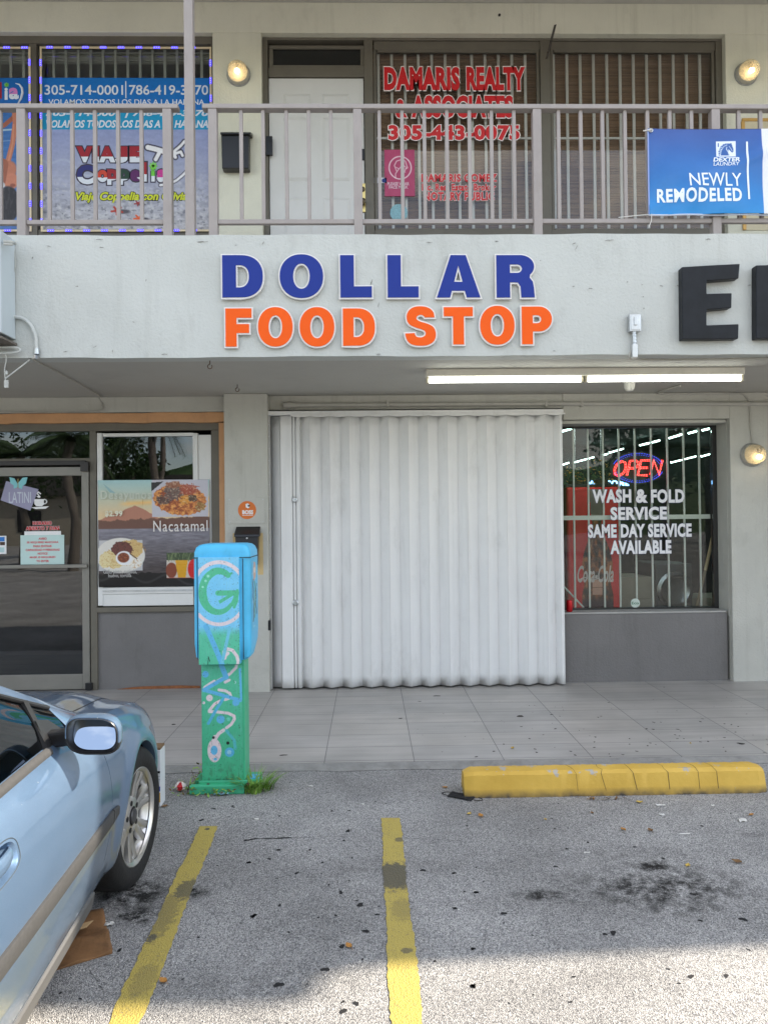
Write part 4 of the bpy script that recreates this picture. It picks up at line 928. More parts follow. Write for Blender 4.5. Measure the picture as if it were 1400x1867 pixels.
# ================================================================== balcony railing
YRl = 5.66
def r_(x, y): return PY(x, y, YRl)
RLZ1 = r_(700, 193.5).z; RLZ0 = RLZ1 - .036
LBZ1 = r_(700, 401).z; LBZ0 = LBZ1 - .034
def railing(x0, x1, posts, balus, label, ends=(0, 0)):
    t = thing('balcony_railing', label, 'railing', ((x0 + x1) / 2, YRl, ZT), 'balcony railings above the shop sign')
    mb = MB(); mb.box(x0 - ends[0], x1 + ends[1], YRl - .036, YRl + .036, RLZ0, RLZ1); obj('top_rail', mb, RAILM, t, bevel=.005)
    prev = None
    ps = sorted(posts)
    xs = [x0] + ps + [x1]
    for a, b_ in zip(xs[:-1], xs[1:]):
        if b_ - a > .12: mb = MB(); mb.box(a + .034, b_ - .034, YRl - .019, YRl + .019, LBZ0, LBZ1); obj('bottom_rail', mb, RAILM, t, bevel=.003)
    for p in ps:
        mb = MB(); mb.box(p - .033, p + .033, YRl - .033, YRl + .033, ZT - .006, RLZ0 - .001); obj('post', mb, RAILM, t, bevel=.004)
    for b_ in balus:
        mb = MB(); mb.box(b_ - .0135, b_ + .0135, YRl - .0135, YRl + .0135, LBZ1 + .0005, RLZ0 - .0005); obj('baluster', mb, RAILM, t, bevel=.002)
def rx(x, y=300): return r_(x, y).x
lp = [rx(42), rx(307)]
lb = [rx(x) for x in (2, 91, 133, 174.5, 216.5, 259)]
st = rx(133) - rx(91)
railing(-5.2, rx(313), lp + [rx(42) - 1.13, rx(42) - 2.26], lb + [rx(2) - st * k for k in range(1, 14) if abs((rx(2) - st * k) - (rx(42) - 1.13)) > .09 and abs((rx(2) - st * k) - (rx(42) - 2.26)) > .09], 'grey brown balcony railing left of the tall post, before the travel posters', (0, .06))
rp_ = [rx(389.5), rx(652.5), rx(978), rx(1302)]
rb = [rx(x) for x in (440.5, 480.5, 523, 563.5, 604, 692, 733.5, 774, 815, 856, 896, 937, 1018, 1058.5, 1098, 1139, 1180, 1220.5, 1260, 1346, 1386)]
st = rx(1386) - rx(1346)
ext = [rp_[-1] + 1.37 * k for k in (1, 2)]
railing(rx(383), 6.2, rp_ + ext, rb + [q for q in (rx(1386) + st * k for k in range(1, 15)) if min(abs(q - e) for e in ext) > .09], 'long grey brown balcony railing right of the tall post, above the sign', (.05, 0))
mb = MB(); c = r_(348, 300).x; mb.box(c - .034, c + .034, YRl - .045, YRl + .025, ZT - .004, 6.448)
o = obj('roof_post', mb, RAILM, bevel=.004); tag(o, 'tall square grey brown post rising from the balcony edge to the roof', 'post')

# ================================================================== laundry banner tied to the railing
YB = YRl - .055
def bwave(U, V):
    return .010 * np.sin(7 * (U - V * .9) + .5) * (.4 + V) - .02 * np.exp(-((V - (1 - U) * .95) / .07) ** 2) * .5 + .012 * np.sin(3 * U + 4 * V) - .006 * np.sin(25 * U + 10 * V) * V * (1 - U)
def pt_ban(i):
    t = np.clip((i.y - 235) / 155, 0, 1)[..., None]
    i.c = np.array((46, 84, 160)) * (1 - t) + np.array((26, 134, 204)) * t
    i.c += ((fbm(i.x / 50, i.y / 30, 2) - .5) * 10)[..., None]
    i.rect(1388.5, 225, 1600, 400, (226, 228, 236))
    i.rect(1100, 225, 1388, 235.4, (38, 60, 120))
    Wt = (226, 236, 246); Bl = (42, 92, 166)
    # emblem: horse head in a white-edged square
    i.rect(1307, 256.5, 1341, 284, Wt)
    i.rect(1310, 259.5, 1311.4, 266, Bl)
    i.poly([(1310.5, 283), (1311, 274), (1314, 267), (1319, 262), (1326, 260), (1331.5, 260.5), (1333.5, 259), (1334.5, 262.5), (1337, 269), (1338, 275), (1335.5, 277.5), (1331.5, 273.5), (1329, 271.5), (1328, 276), (1331, 283)], Bl)
    for k in range(6):
        x0, y0 = 1309.5 + k * .9, 281 - k * 4.0
        i.seg([(x0, y0), (x0 + 5, y0 - 1.8)], 1.1, Wt)
    i.seg([(1313.8, 283), (1315, 274), (1320, 266), (1326, 263)], 1.0, Wt); i.seg([(1325.6, 267), (1325, 271), (1328, 276), (1330, 283)], 1.2, Wt)
    i.seg([(1330, 266), (1333, 270), (1335, 274)], .8, Wt)
BN = tag(sheet('laundry_banner', (1182, 234, 1480, 391), YB, 1.0, pt_ban, wave=bwave, m=printmat('banner_vinyl', .32, .02)), 'blue and white laundry banner tied to the balcony railing', 'banner')
ORG[BN.name] = Vector((0, 0, 0))
BW = flat('banner_white', (232, 240, 248))
def on_banner(o):
    """lay flat lettering on the rippled cloth"""
    R = RC(1182, 234, 1480, 391, YB)
    co = np.array([v.co[:] for v in o.data.vertices]); U = (co[:, 0] - R[0]) / (R[1] - R[0]); V = (R[3] - co[:, 2]) / (R[3] - R[2])
    co[:, 1] += bwave(U, V)
    for v, q in zip(o.data.vertices, co): v.co = q
for s, box, off, sh in (('NEWLY', (1255, 316, 1350, 341), .004, 0), ('REMODELED', (1197, 344.5, 1349, 370), .032, 0), ('DEXTER', (1300, 286, 1348, 294), .035, .2), ('LAUNDRY', (1300, 294.8, 1347, 302), .008, .2)):
    vs, fs = text_shape(s, off, sh, .0, 1.12 if s == 'REMODELED' else 1, 3); mb = MB(); mb.add(fit(vs, RC(*box, YB), YB - .0045), fs)
    bm = bmesh.new(); vv = [bm.verts.new(p) for p in mb.v]
    for f in mb.f:
        try: bm.faces.new([vv[k] for k in f])
        except ValueError: pass
    for k in range(3): bmesh.ops.subdivide_edges(bm, edges=[e for e in bm.edges if e.calc_length() > .03], cuts=1)
    bmesh.ops.triangulate(bm, faces=bm.faces[:]); bm.verts.index_update()
    mb = MB(); mb.add([v.co[:] for v in bm.verts], [[v.index for v in f.verts] for f in bm.faces]); bm.free()
    on_banner(obj('banner_text', mb, BW, BN, recalc=False))
R = RC(1360, 258, 1363.5, 365, YB); mb = MB(); mb.grid([[(x, YB - .0045, R[2] + (R[3] - R[2]) * k / 20) for x in (R[0], R[1])] for k in range(21)]); on_banner(obj('banner_rule', mb, BW, BN, recalc=False))
mb = MB(); R = RC(1180.5, 234, 1184, 391, YB); mb.tube([(R[0] + .006, YB + .002, R[3] - .005), (R[0] + .003, YB - .002, (R[2] + R[3]) / 2), (R[0] + .006, YB + .004, R[2] + .005)], .006, 8); obj('hem', mb, flat('hem_lilac', (150, 168, 220)), BN, smooth=True)
mb = MB(); R = RC(1182, 389, 1480, 392.5, YB); mb.tube([(R[0] + (R[1] - R[0]) * k / 24, YB + .006 * math.sin(k * .8), R[2] + .004) for k in range(25)], .007, 8); obj('hem', mb, flat('hem_white', (196, 204, 220)), BN, smooth=True)
cordm = flat('white_cord', (214, 212, 206))
def rope(pts, r=.0035): mb = MB(); mb.tube(pts, r, 6); return obj('tie_cord', mb, cordm, BN, smooth=True)
rope([PY(1187, 237, YB - .012), PY(1181, 237.5, YB - .01), PY(1172, 238.5, YB + .01)], .005)
mb = MB(); c = PY(1186, 237.5, YB - .008)
mb.tube([(c.x + .013 * math.cos(a), c.y, c.z + .013 * math.sin(a)) for a in [2 * PI * k / 14 for k in range(15)]], .004, 6); obj('grommet', mb, STEEL, BN, smooth=True)
rope([PY(1187, 390, YB - .004), PY(1187, 402, YB + .01), PY(1182, 415, YB + .015)]); rope([PY(1187, 391, YB), PY(1160, 393, YB + .02), PY(1127, 396.5, YB + .03)])

# ================================================================== shop sign on the fascia
def arc(cx, cy, rx_, ry_, a0, a1, n=18):
    return [(cx + rx_ * math.cos(math.radians(a0 + (a1 - a0) * k / n)), cy + ry_ * math.sin(math.radians(a0 + (a1 - a0) * k / n))) for k in range(n + 1)]
def sq(cx, cy, rx_, ry_, a0, a1, n=20, e=.86):
    r = []
    for k in range(n + 1):
        a = math.radians(a0 + (a1 - a0) * k / n); c, s = math.cos(a), math.sin(a)
        r.append((cx + rx_ * math.copysign(abs(c) ** e, c), cy + ry_ * math.copysign(abs(s) ** e, s)))
    return r
def stroke(path, w):
    L_, R_ = [], []
    for i, p in enumerate(path):
        a = path[max(0, i - 1)]; b_ = path[min(len(path) - 1, i + 1)]; dx, dy = b_[0] - a[0], b_[1] - a[1]; l = math.hypot(dx, dy) or 1
        L_.append((p[0] - dy / l * w / 2, p[1] + dx / l * w / 2)); R_.append((p[0] + dy / l * w / 2, p[1] - dx / l * w / 2))
    return [L_ + R_[::-1]]
def smooth2(p, n=5):
    out = []; q = [p[0]] + p + [p[-1]]
    for i in range(1, len(q) - 2):
        a, b_, c, d = q[i - 1:i + 3]
        for k in range(n):
            t = k / n; out.append(tuple(.5 * (2 * b_[j] + (c[j] - a[j]) * t + (2 * a[j] - 5 * b_[j] + 4 * c[j] - d[j]) * t * t + (3 * b_[j] - a[j] - 3 * c[j] + d[j]) * t ** 3) for j in (0, 1)))
    return out + [p[-1]]
GL = {   # outlines in a box 1 high, natural width
    'D': [[(0, 0), (0, 1), (.42, 1)] + sq(.42, .5, .54, .5, 90, -90) + [(.42, 0)], [(.34, .255), (.40, .255)] + sq(.40, .5, .215, .245, -90, 90) + [(.34, .745)]],
    'O': [sq(.515, .5, .515, .5, 0, 360, 44, .93)[:-1], sq(.515, .5, .18, .27, 0, 360, 32, .95)[:-1]],
    'L': [[(0, 0), (0, 1), (.34, 1), (.34, .28), (.755, .28), (.755, 0)]],
    'A': [[(0, 0), (.335, 1), (.70, 1), (1.04, 0), (.70, 0), (.655, .155), (.375, .155), (.335, 0)], [(.435, .385), (.60, .385), (.518, .70)]],
    'R': [[(0, 0), (0, 1), (.56, 1)] + arc(.56, .725, .335, .275, 90, -45) + [(.79, .47), (.86, .38), (.885, .24), (.905, 0), (.57, 0), (.555, .26), (.50, .345), (.335, .35), (.335, 0)], [(.335, .59), (.49, .59)] + arc(.49, .675, .10, .085, -90, 90, 10) + [(.335, .76)]],
    'F': [[(0, 0), (0, 1), (.71, 1), (.71, .735), (.315, .735), (.315, .60), (.645, .60), (.645, .345), (.315, .345), (.315, 0)]],
    'T': [[(.235, 0), (.235, .735), (0, .735), (0, 1), (.77, 1), (.77, .735), (.54, .735), (.54, 0)]],
    'P': [[(0, 0), (0, 1), (.46, 1)] + arc(.46, .665, .345, .335, 90, -90) + [(.31, .33), (.31, 0)], [(.31, .57), (.41, .57)] + arc(.41, .66, .095, .09, -90, 90, 10) + [(.31, .75)]],
    'S': [smooth2([(.79, .70), (.765, .83), (.68, .93), (.55, .985), (.41, 1.0), (.26, .985), (.13, .92), (.055, .81), (.04, .70), (.07, .59), (.15, .51), (.27, .455), (.42, .41), (.50, .375), (.53, .325), (.51, .27), (.44, .235), (.37, .235), (.31, .25), (.28, .29), (.27, .34)], 4) + smooth2([(0, .33), (.02, .21), (.09, .09), (.22, .02), (.40, 0), (.56, .01), (.70, .065), (.79, .16), (.82, .28), (.80, .40), (.73, .50), (.60, .565), (.45, .61), (.36, .645), (.32, .69), (.34, .735), (.40, .765), (.46, .755), (.505, .72), (.515, .70)], 4)],
}
SIGN = thing('shop_sign', 'raised two-line shop sign, blue letters above orange letters, on the balcony fascia', 'sign', PY(700, 548, YF))
BLUE_ = mat('sign_blue', lin((36, 56, 140)), rough=.5, var=.03, spec=.2)
ORA = mat('sign_orange', lin((240, 94, 20)), rough=.5, var=.03, spec=.2)
EDGE = mat('sign_white_edge', (.74, .72, .70), rough=.45, var=.04)
def sign_letter(ch, box, m):
    R = RC(*box, YF - .03)
    lp = GL[ch]
    xs = [p[0] for l in lp for p in l]; ys = [p[1] for l in lp for p in l]
    q = [[(R[0] + (x - min(xs)) / (max(xs) - min(xs)) * (R[1] - R[0]), R[2] + (y - min(ys)) / (max(ys) - min(ys)) * (R[3] - R[2])) for x, y in l] for l in lp]
    vs, fs = shape_mesh(q, .007, .010); mb = MB(); mb.k = 1; mb.add([(x, YF - .021 - z, y) for x, y, z in vs], fs)
    vs, fs = shape_mesh(q, -.004, .002); mb.k = 0; mb.add([(x, YF - .0335 - z, y) for x, y, z in vs], fs)
    obj('sign_letter', mb, [m, EDGE], SIGN)
for ch, a, b_ in (('D', 48, 210), ('O', 263, 436), ('L', 490, 618), ('L', 667, 793), ('A', 850, 1025), ('R', 1075, 1228)):
    y0, y1 = (68, 238) if ch == 'O' else (71, 236)
    tilt = -1.2 * (a / 1228)
    sign_letter(ch, (380 + a / 2.0588 + 1.5, 430 + y0 / 2.0588 + tilt * 0, 380 + b_ / 2.0588 - 1.5, 430 + y1 / 2.0588 - 1), BLUE_)
for ch, a, b_, y0, y1 in (('F', 60, 168, 269, 420), ('O', 182, 322, 264, 420), ('O', 338, 478, 264, 420), ('D', 500, 630, 269, 417), ('S', 733, 858, 261, 417), ('T', 878, 997, 264, 412), ('O', 1014, 1153, 259, 413), ('P', 1170, 1293, 262, 411)):
    sign_letter(ch, (380 + a / 2.0588 + 1.5, 430 + y0 / 2.0588 + 1, 380 + b_ / 2.0588 - 1.5, 430 + y1 / 2.0588 - 1), ORA)
# old black cabinet letters of the neighbour
BLK = mat('weathered_black_letter', (.010, .012, .016), rough=.40, spec=.25, var=.35, vscale=7, bump=.15, bscale=12, grime=.3, gscale=4)
BS = thing('black_letter_sign', 'weathered black cabinet letters right of the shop sign, cut by the picture edge', 'sign', PY(1320, 550, YF))
def old_letter(pts, dz=.075):
    q = [(lambda p: (p.x, p.z))(PY(960 + x / 3.182, 430 + y / 3.182, YF - dz)) for x, y in pts]
    mb = MB(); mb.prism(q, YF - dz, YF - .004); obj('sign_letter', mb, BLK, BS, bevel=.006)
old_letter([(899, 180), (1060, 170), (1236, 161), (1228, 247), (1043, 261), (1043, 335), (1189, 331), (1187, 417), (1043, 428), (1043, 518), (1229, 511), (1227, 596), (1050, 600), (903, 600)])
old_letter([(1329, 170), (1470, 166), (1470, 500), (1640, 497), (1640, 590), (1330, 596)])
# wall mounted sign cabinet at the left
mb = MB(); R = RC(-300, 441, 3, 628, 5.35); x1 = PY(30, 530, YF).x
mb.box(-5.4, x1, 5.35, YF - .008, PY(30, 620, YF).z, PY(30, 440, YF).z)
SBX = tag(obj('sign_cabinet', mb, mat('cabinet_paint', (.50, .56, .58), rough=.5, var=.05, grime=.2, gscale=2), bevel=.006), 'pale grey sign cabinet on the fascia, cut by the left picture edge', 'sign cabinet')
ORG[SBX.name] = Vector((0, 0, 0))
mb = MB(); q = PY(18, 620, 5.47); mb.box(-5.4, x1 + .012, 5.335, YF - .008, q.z - .018, q.z - .003); obj('bottom_tray', mb, mat('rust_tray', (.14, .12, .10), rough=.7, var=.3, vscale=20), SBX)
WIRE = mat('painted_wire', (.45, .46, .43), rough=.6, var=.15, vscale=20)
# conduits and cables
def cable(name, pts, r, m, label, cat, n=8):
    mb = MB(); mb.tube(pts, r, n); return tag(obj(name, mb, m, smooth=True), label, cat)
def bez(pts, n=8):
    out = []; P_ = [Vector(p) for p in pts]; P_ = [P_[0]] + P_ + [P_[-1]]
    for i in range(1, len(P_) - 2):
        a, b_, c, d = P_[i - 1:i + 3]
        for k in range(n):
            t = k / n; out.append(.5 * ((2 * b_) + (c - a) * t + (2 * a - 5 * b_ + 4 * c - d) * t * t + (3 * b_ - a - 3 * c + d) * t ** 3))
    out.append(P_[-2]); return out
Yc = YF - .022
cd1 = cable('conduit', bez([PY(21, 578, Yc), PY(30, 578, Yc), PY(45, 582, Yc), PY(57, 594, Yc), PY(65, 612, Yc), PY(67, 630, Yc), PY(67.5, 645, Yc)]), .014, FASC, 'curved pale conduit from the sign cabinet down the fascia', 'conduit')
ORG[cd1.name] = Vector((0, 0, 0))
mb = MB(); mb.tube([PY(67, 636, Yc), PY(67.5, 646, Yc)], .021, 12); mb.tube([PY(67.5, 646, Yc), PY(66.5, 652, Yc + .01)], .024, 12); obj('conduit_fitting', mb, STEEL, cd1)
sz = ZS - .012
cable('cable', bez([PY(66, 651, Yc), PZ(63, 657, sz), PZ(100, 676, sz), PZ(178, 719, sz), PY(180, 724, YP - .012), PY(187, 738, YP - .012), PY(184, 748, YP - .012), PY(150, 750.5, YP - .012), PY(60, 751, YP - .012), PY(-40, 750, YP - .012)], 6), .0075, PIPEM, 'thin conduit crossing the soffit and running above the cafe door', 'conduit')
hk = MB(); Yh = YF - .05
hk.tube(bez([PY(-14, 634, Yh), PY(10, 633, Yh), PY(30, 634, Yh), PY(37, 638, Yh), PY(32, 642, Yh), PY(10, 644, Yh), PY(-14, 644, Yh)]), .009, 8)
BRK = tag(obj('cable_bracket', hk, FASC, smooth=True), 'white looped bracket with a dangling wire under the sign cabinet', 'bracket'); ORG[BRK.name] = Vector((0, 0, 0))
mb = MB(); mb.tube(bez([PY(10, 644, Yh), PY(12, 655, Yh), PY(9, 675, Yh), PY(11, 695, Yh)]), .004, 6); c = PY(12.5, 700, Yh); mb.obox(c, (1, 0, 0), (0, 1, 0), (0, 0, 1), .014, .006, .028); c = PY(12.5, 680, Yh); mb.lathe(c, (0, 0, 1), [(.0, -.02), (.010, -.01), (.010, .01), (0, .02)], 10)
mb.tube([PY(11, 690, Yh), PZ(55, 656, sz)], .0055, 6); obj('dangling_wire', mb, WIRE, BRK, smooth=True)
mb = MB(); mb.tube(bez([PY(20, 449, Yc), PY(26, 456, Yc), PY(28, 470, Yc), PY(28, 490, Yc), PY(23, 500, Yc), PY(15, 493, Yc), PY(18, 505, Yc), PY(20, 514, Yc)]), .0042, 6); c = PY(20, 510, Yc); mb.obox(c, (1, 0, .2), (0, 1, 0), (0, 0, 1), .012, .01, .016)
mb.tube([PY(8, 440, Yc - .2), PY(22, 441, Yc - .2), PY(28, 444, Yc - .1)], .011, 8); mb.tube([PY(8, 445, Yc - .2), PY(24, 446, Yc - .2)], .009, 8)
tag(obj('loose_wire', mb, WIRE, smooth=True), 'loose grey wire and clip at the top of the sign cabinet edge', 'wire')
# junction box with its fittings and long conduit
JB = thing('junction_box', 'small galvanised junction box below the black letter on the fascia', 'junction box', PY(1156, 590, YF))
mb = MB(); R = RC(1147, 573, 1168, 604, YF - .05); mb.box(R[0], R[1], YF - .052, YF - .004, R[2], R[3]); obj('box', mb, STEEL, JB, bevel=.004)
mb = MB(); R = RC(1149.5, 575.5, 1166, 601.5, YF - .054); mb.box(R[0], R[1], YF - .057, YF - .0525, R[2], R[3]); mb.box(R[0] + .022, R[1] - .022, YF - .066, YF - .0575, R[2] + .035, R[3] - .01); obj('cover', mb, STEEL, JB, bevel=.003)
mb = MB()
a, b_ = PY(1155, 604, YF - .03), PY(1156, 628, YF - .03); mb.tube([a, b_], .012, 12)
for t in (.1, .3, .55, .8): p = a.lerp(b_, t); mb.tube([p + Vector((0, 0, .006)), p - Vector((0, 0, .006))], .017, 8)
obj('connector', mb, STEEL, JB)
mb = MB(); R = RC(1152, 627, 1162, 652, YF - .04); mb.box(R[0], R[1], YF - .045, YF - .01, R[2], R[3]); obj('elbow_fitting', mb, mat('zinc', (.62, .64, .64), rough=.4, metal=.6), JB, bevel=.008)
cable('conduit', bez([PY(1150, 640, YF - .012), PY(1147, 648, YF - .012), PY(1150, 654, YF + .02), PZ(1170, 656, sz), PZ(1250, 656, sz), PZ(1400, 653.5, sz), PZ(1560, 650, sz)], 6), .0085, PIPEM, 'long conduit along the soffit edge under the junction box', 'conduit')
# fluorescent light under the balcony
FX = thing('fluorescent_light', 'long lit two-tube fluorescent light under the balcony soffit', 'light', PZ(1063, 682, ZS))
A, B2 = PZ(776, 683, ZS - .03), PZ(1352, 676, ZS - .03)
yc = (A.y + B2.y) / 2; A.y = B2.y = yc; A.x = PY(776, 690, yc).x; B2.x = PY(1352, 685, yc).x
mb = MB(); mb.box(A.x, B2.x, yc - .055, yc + .055, ZS - .062, ZS - .001); obj('housing', mb, mat('fixture_enamel', (.72, .70, .62), rough=.4, grime=.15), FX, bevel=.006)
TUBE = emit('tube_glow', (.98, 1.0, .90), 3.6)
mx_ = PY(1063, 690, yc).x
zt_ = ZS - .092
mb = MB()
for xx in (A.x, mx_, B2.x):
    for dx in ((-.016, .016) if xx == mx_ else ((.012,) if xx == A.x else (-.012,))): mb.box(xx + dx - .010, xx + dx + .010, yc - .035, yc + .02, zt_ - .022, ZS - .063)
obj('lamp_holder', mb, mat('holder', (.60, .56, .42), rough=.5), FX, bevel=.003)
for xa, xb in ((A.x + .025, mx_ - .03), (mx_ + .03, B2.x - .025)):
    mb = MB(); mb.tube([(xa, yc - .02, zt_), (xb, yc - .02, zt_)], .019, 16); obj('tube', mb, TUBE, FX, smooth=True)
# sensor, soffit hooks
c = PZ(1147, 703, ZS); c = Vector((PY(1147, 710, yc + .35).x, yc + .35, ZS))
mb = MB(); mb.lathe(c, (0, 0, -1), [(.075, 0), (.075, .02), (.062, .03), (.05, .05), (.045, .10), (.03, .125), (0, .13)], 24); tag(obj('ceiling_sensor', mb, mat('sensor_white', (.62, .61, .56), rough=.5), smooth=True, sharp=50), 'cream tapered sensor hanging from the soffit behind the tube light', 'sensor')
for (qx, qy, lab) in ((383, 663, 'rusty hook under the soffit below the orange letter F'), (433, 707, 'small rusty screw hook under the soffit above the column')):
    c = PZ(qx, qy - 6, ZS); mb = MB(); mb.tube([c, c - Vector((0, 0, .03))], .004, 6); mb.tube([(c.x + .017 * math.cos(a), c.y, c.z - .047 + .017 * math.sin(a)) for a in [PI / 2 + 2 * PI * k / 12 * .85 for k in range(13)]], .004, 6)
    tag(obj('hook', mb, mat('rust_hook', (.09, .055, .035), rough=.8, var=.3, vscale=60), smooth=True), lab, 'hook')
# pipes above the shutter
ya = YP - .03
PP = cable('pipe', [PY(537, 738.5, ya), PY(700, 738, ya), PY(1030, 736, ya), PY(1560, 736, ya)], .021, PIPEM, 'painted horizontal pipe along the wall above the shutter', 'pipe', 12)
ORG[PP.name] = Vector((0, 0, 0))
mb = MB(); mb.tube([PY(517, 738.5, ya), PY(538, 738.5, ya)], .028, 12); c = PY(527, 738.5, ya); mb.tube([c - Vector((.012, 0, 0)), c + Vector((.012, 0, 0))], .036, 12); obj('end_fitting', mb, PIPEM, PP, smooth=True)
mb = MB()
for qx in (707, 995, 1060): c = PY(qx, 737, ya); mb.box(c.x - .012, c.x + .012, ya - .025, YP, c.z - .027, c.z + .027)
obj('pipe_strap', mb, PIPEM, PP, bevel=.003)
yb = YP - .012
wire_pts = [PZ(1240, 703, sz), PZ(1200, 717, sz)] + [PY(q[0], q[1], yb - .05) for q in ((1300, 717),)] + [PY(q[0], q[1], yb) for q in ((1345, 718), (1358, 722), (1365, 733), (1367, 750), (1368, 775), (1371, 806))]
cable('cable', bez(wire_pts, 6), .0085, PIPEM, 'bent cable dropping down the wall to the lower bulkhead lamp', 'cable')
# round bulkhead lamps
GLOBE = bpy.data.materials.new('lamp_glass'); GLOBE.use_nodes = True; nt = GLOBE.node_tree
nt.nodes.remove(nt.nodes['Principled BSDF']); t_ = N(nt, 'ShaderNodeBsdfTransparent'); t_.inputs[0].default_value = (.95, .93, .86, 1); tr = N(nt, 'ShaderNodeBsdfTranslucent'); tr.inputs[0].default_value = (.8, .74, .62, 1)
g_ = N(nt, 'ShaderNodeBsdfGlossy'); g_.inputs['Roughness'].default_value = .12; m1 = N(nt, 'ShaderNodeMixShader'); m1.inputs[0].default_value = .22; m2 = N(nt, 'ShaderNodeMixShader'); m2.inputs[0].default_value = .12
wv = N(nt, 'ShaderNodeTexVoronoi', Scale=55.0); tcg = N(nt, 'ShaderNodeTexCoord'); bpg = N(nt, 'ShaderNodeBump', Strength=.7, Distance=.01)
nt.links.new(tcg.outputs['Object'], wv.inputs['Vector']); nt.links.new(wv.outputs['Distance'], bpg.inputs['Height']); nt.links.new(bpg.outputs[0], g_.inputs['Normal']); nt.links.new(bpg.outputs[0], tr.inputs['Normal'])
nt.links.new(t_.outputs[0], m1.inputs[1]); nt.links.new(tr.outputs[0], m1.inputs[2]); nt.links.new(m1.outputs[0], m2.inputs[1]); nt.links.new(g_.outputs[0], m2.inputs[2]); nt.links.new(m2.outputs[0], nt.nodes['Material Output'].inputs[0])
BULB = emit('bulb_glow', (1.0, .74, .38), 9.0)
def lamp(qx, qy, r, Y, bx, bz, label):
    c = PY(qx, qy, Y - .08); R_ = r * (Y - .08) / FOC
    t = thing('wall_lamp', label, 'wall lamp', (c.x, Y, c.z), 'round bulkhead lamps')
    c.y = Y
    mb = MB(); mb.lathe(c, (0, -1, 0), [(R_ * .98, -.001), (R_ * 1.0, .03), (R_ * .93, .045), (R_ * .88, .05), (.0, .052)], 32); obj('lamp_base', mb, mat('lamp_base_paint', (.42, .40, .34), rough=.5, var=.2, vscale=30, grime=.3, gscale=10), t, smooth=True)
    mb = MB(); mb.lathe(c, (0, -1, 0), [(R_ * .90, .052), (R_ * .90, .075), (R_ * .84, .105), (R_ * .66, .135), (R_ * .4, .15), (0, .155)], 32); obj('globe', mb, GLOBE, t, smooth=True)
    b_ = c + Vector((bx * R_, -.095, bz * R_)); mb = MB(); mb.lathe(b_, (0, -1, 0), [(0, -.026), (.017, -.02), (.026, 0), (.018, .02), (0, .026)], 16); obj('bulb', mb, BULB, t, smooth=True)
    mb = MB(); mb.lathe(b_ + Vector((0, 0, .05)), (0, 0, 1), [(.02, -.02), (.02, .03), (0, .03)], 12); obj('socket', mb, mat('socket', (.3, .25, .18), rough=.5), t, smooth=True)
    ring = MB(); ring.lathe(c, (0, -1, 0), [(R_ * 1.10, -.001), (R_ * 1.10, .008), (R_ * .97, .012)], 32); obj('wall_plate', ring, mat('plate_grey', (.30, .30, .28), rough=.7, var=.3, vscale=25), t, smooth=True)
lamp(433, 128, 20, YW, 0, -.15, 'lit round wall lamp above the upstairs mailbox')
lamp(1366, 127, 20, YW, .1, -.15, 'lit round wall lamp right of the plain upstairs window')
lamp(1377, 828, 20.5, YP, .25, -.25, 'lit round wall lamp beside the laundry window')
# upstairs: black mailbox, door bell, rod bracket
MBX = thing('mailbox', 'black mailbox on the upstairs pier behind the railing', 'mailbox', PY(431, 272, YW))
mb = MB(); R = RC(404, 242, 455, 308, YW - .09); mb.prism([(R[0], R[3]), (R[1], R[3]), (R[1] - .006, R[2]), (R[0] + .006, R[2])], YW - .10, YW - .002); obj('box', mb, BLACK, MBX, bevel=.008)
mb = MB(); R = RC(402.5, 233, 458, 246, YW - .11); mb.add([(R[0], YW - .125, R[2]), (R[1], YW - .125, R[2]), (R[1], YW - .002, R[2] + .02), (R[0], YW - .002, R[2] + .02), (R[0], YW - .125, R[2] + .02), (R[1], YW - .125, R[2] + .02), (R[1], YW - .002, R[3]), (R[0], YW - .002, R[3])], [(0, 1, 2, 3), (4, 5, 6, 7), (0, 1, 5, 4), (1, 2, 6, 5), (2, 3, 7, 6), (3, 0, 4, 7)]); obj('lid', mb, BLACK, MBX, bevel=.004)
mb = MB(); R = RC(485, 249, 497, 283, YU - .05); mb.box(R[0], R[1], YU - .062, YU - .031, R[2], R[3]); mb.box(R[0] + .015, R[1] - .015, YU - .066, YU - .0625, R[3] - .06, R[3] - .03); tag(obj('door_bell', mb, BLACK, bevel=.008), 'black doorbell camera on the left jamb of the white upstairs door', 'doorbell')
mb = MB(); mb.obox((PY(1004, 76, YW - .07)), (PY(1010, 50, YW - .12) - PY(997, 101, YW - .02)), (0, 1, 0), (1, 0, .25), (PY(1010, 50, YW) - PY(997, 101, YW)).length / 2, .004, .013)
for q in ((1009, 55), (1004, 76), (999, 95)): c = PY(*q, YW - .078); mb.lathe(c, (0, -1, 0), [(.009, -.01), (.009, .012), (0, .012)], 8)
tag(obj('rod_bracket', mb, mat('rusted_iron', (.045, .038, .03), rough=.7, var=.3, vscale=30), bevel=.002), 'dark iron bracket sticking up between the realty windows', 'bracket')
c = PY(910, 28, YW); mb = MB(); mb.lathe(c, (0, -1, 0), [(.012, -.004), (.012, .012), (.0, .016)], 10); tag(obj('bolt', mb, mat('bolt_dark', (.02, .02, .018), rough=.7)), 'dark bolt head in the wall above the realty window', 'bolt')

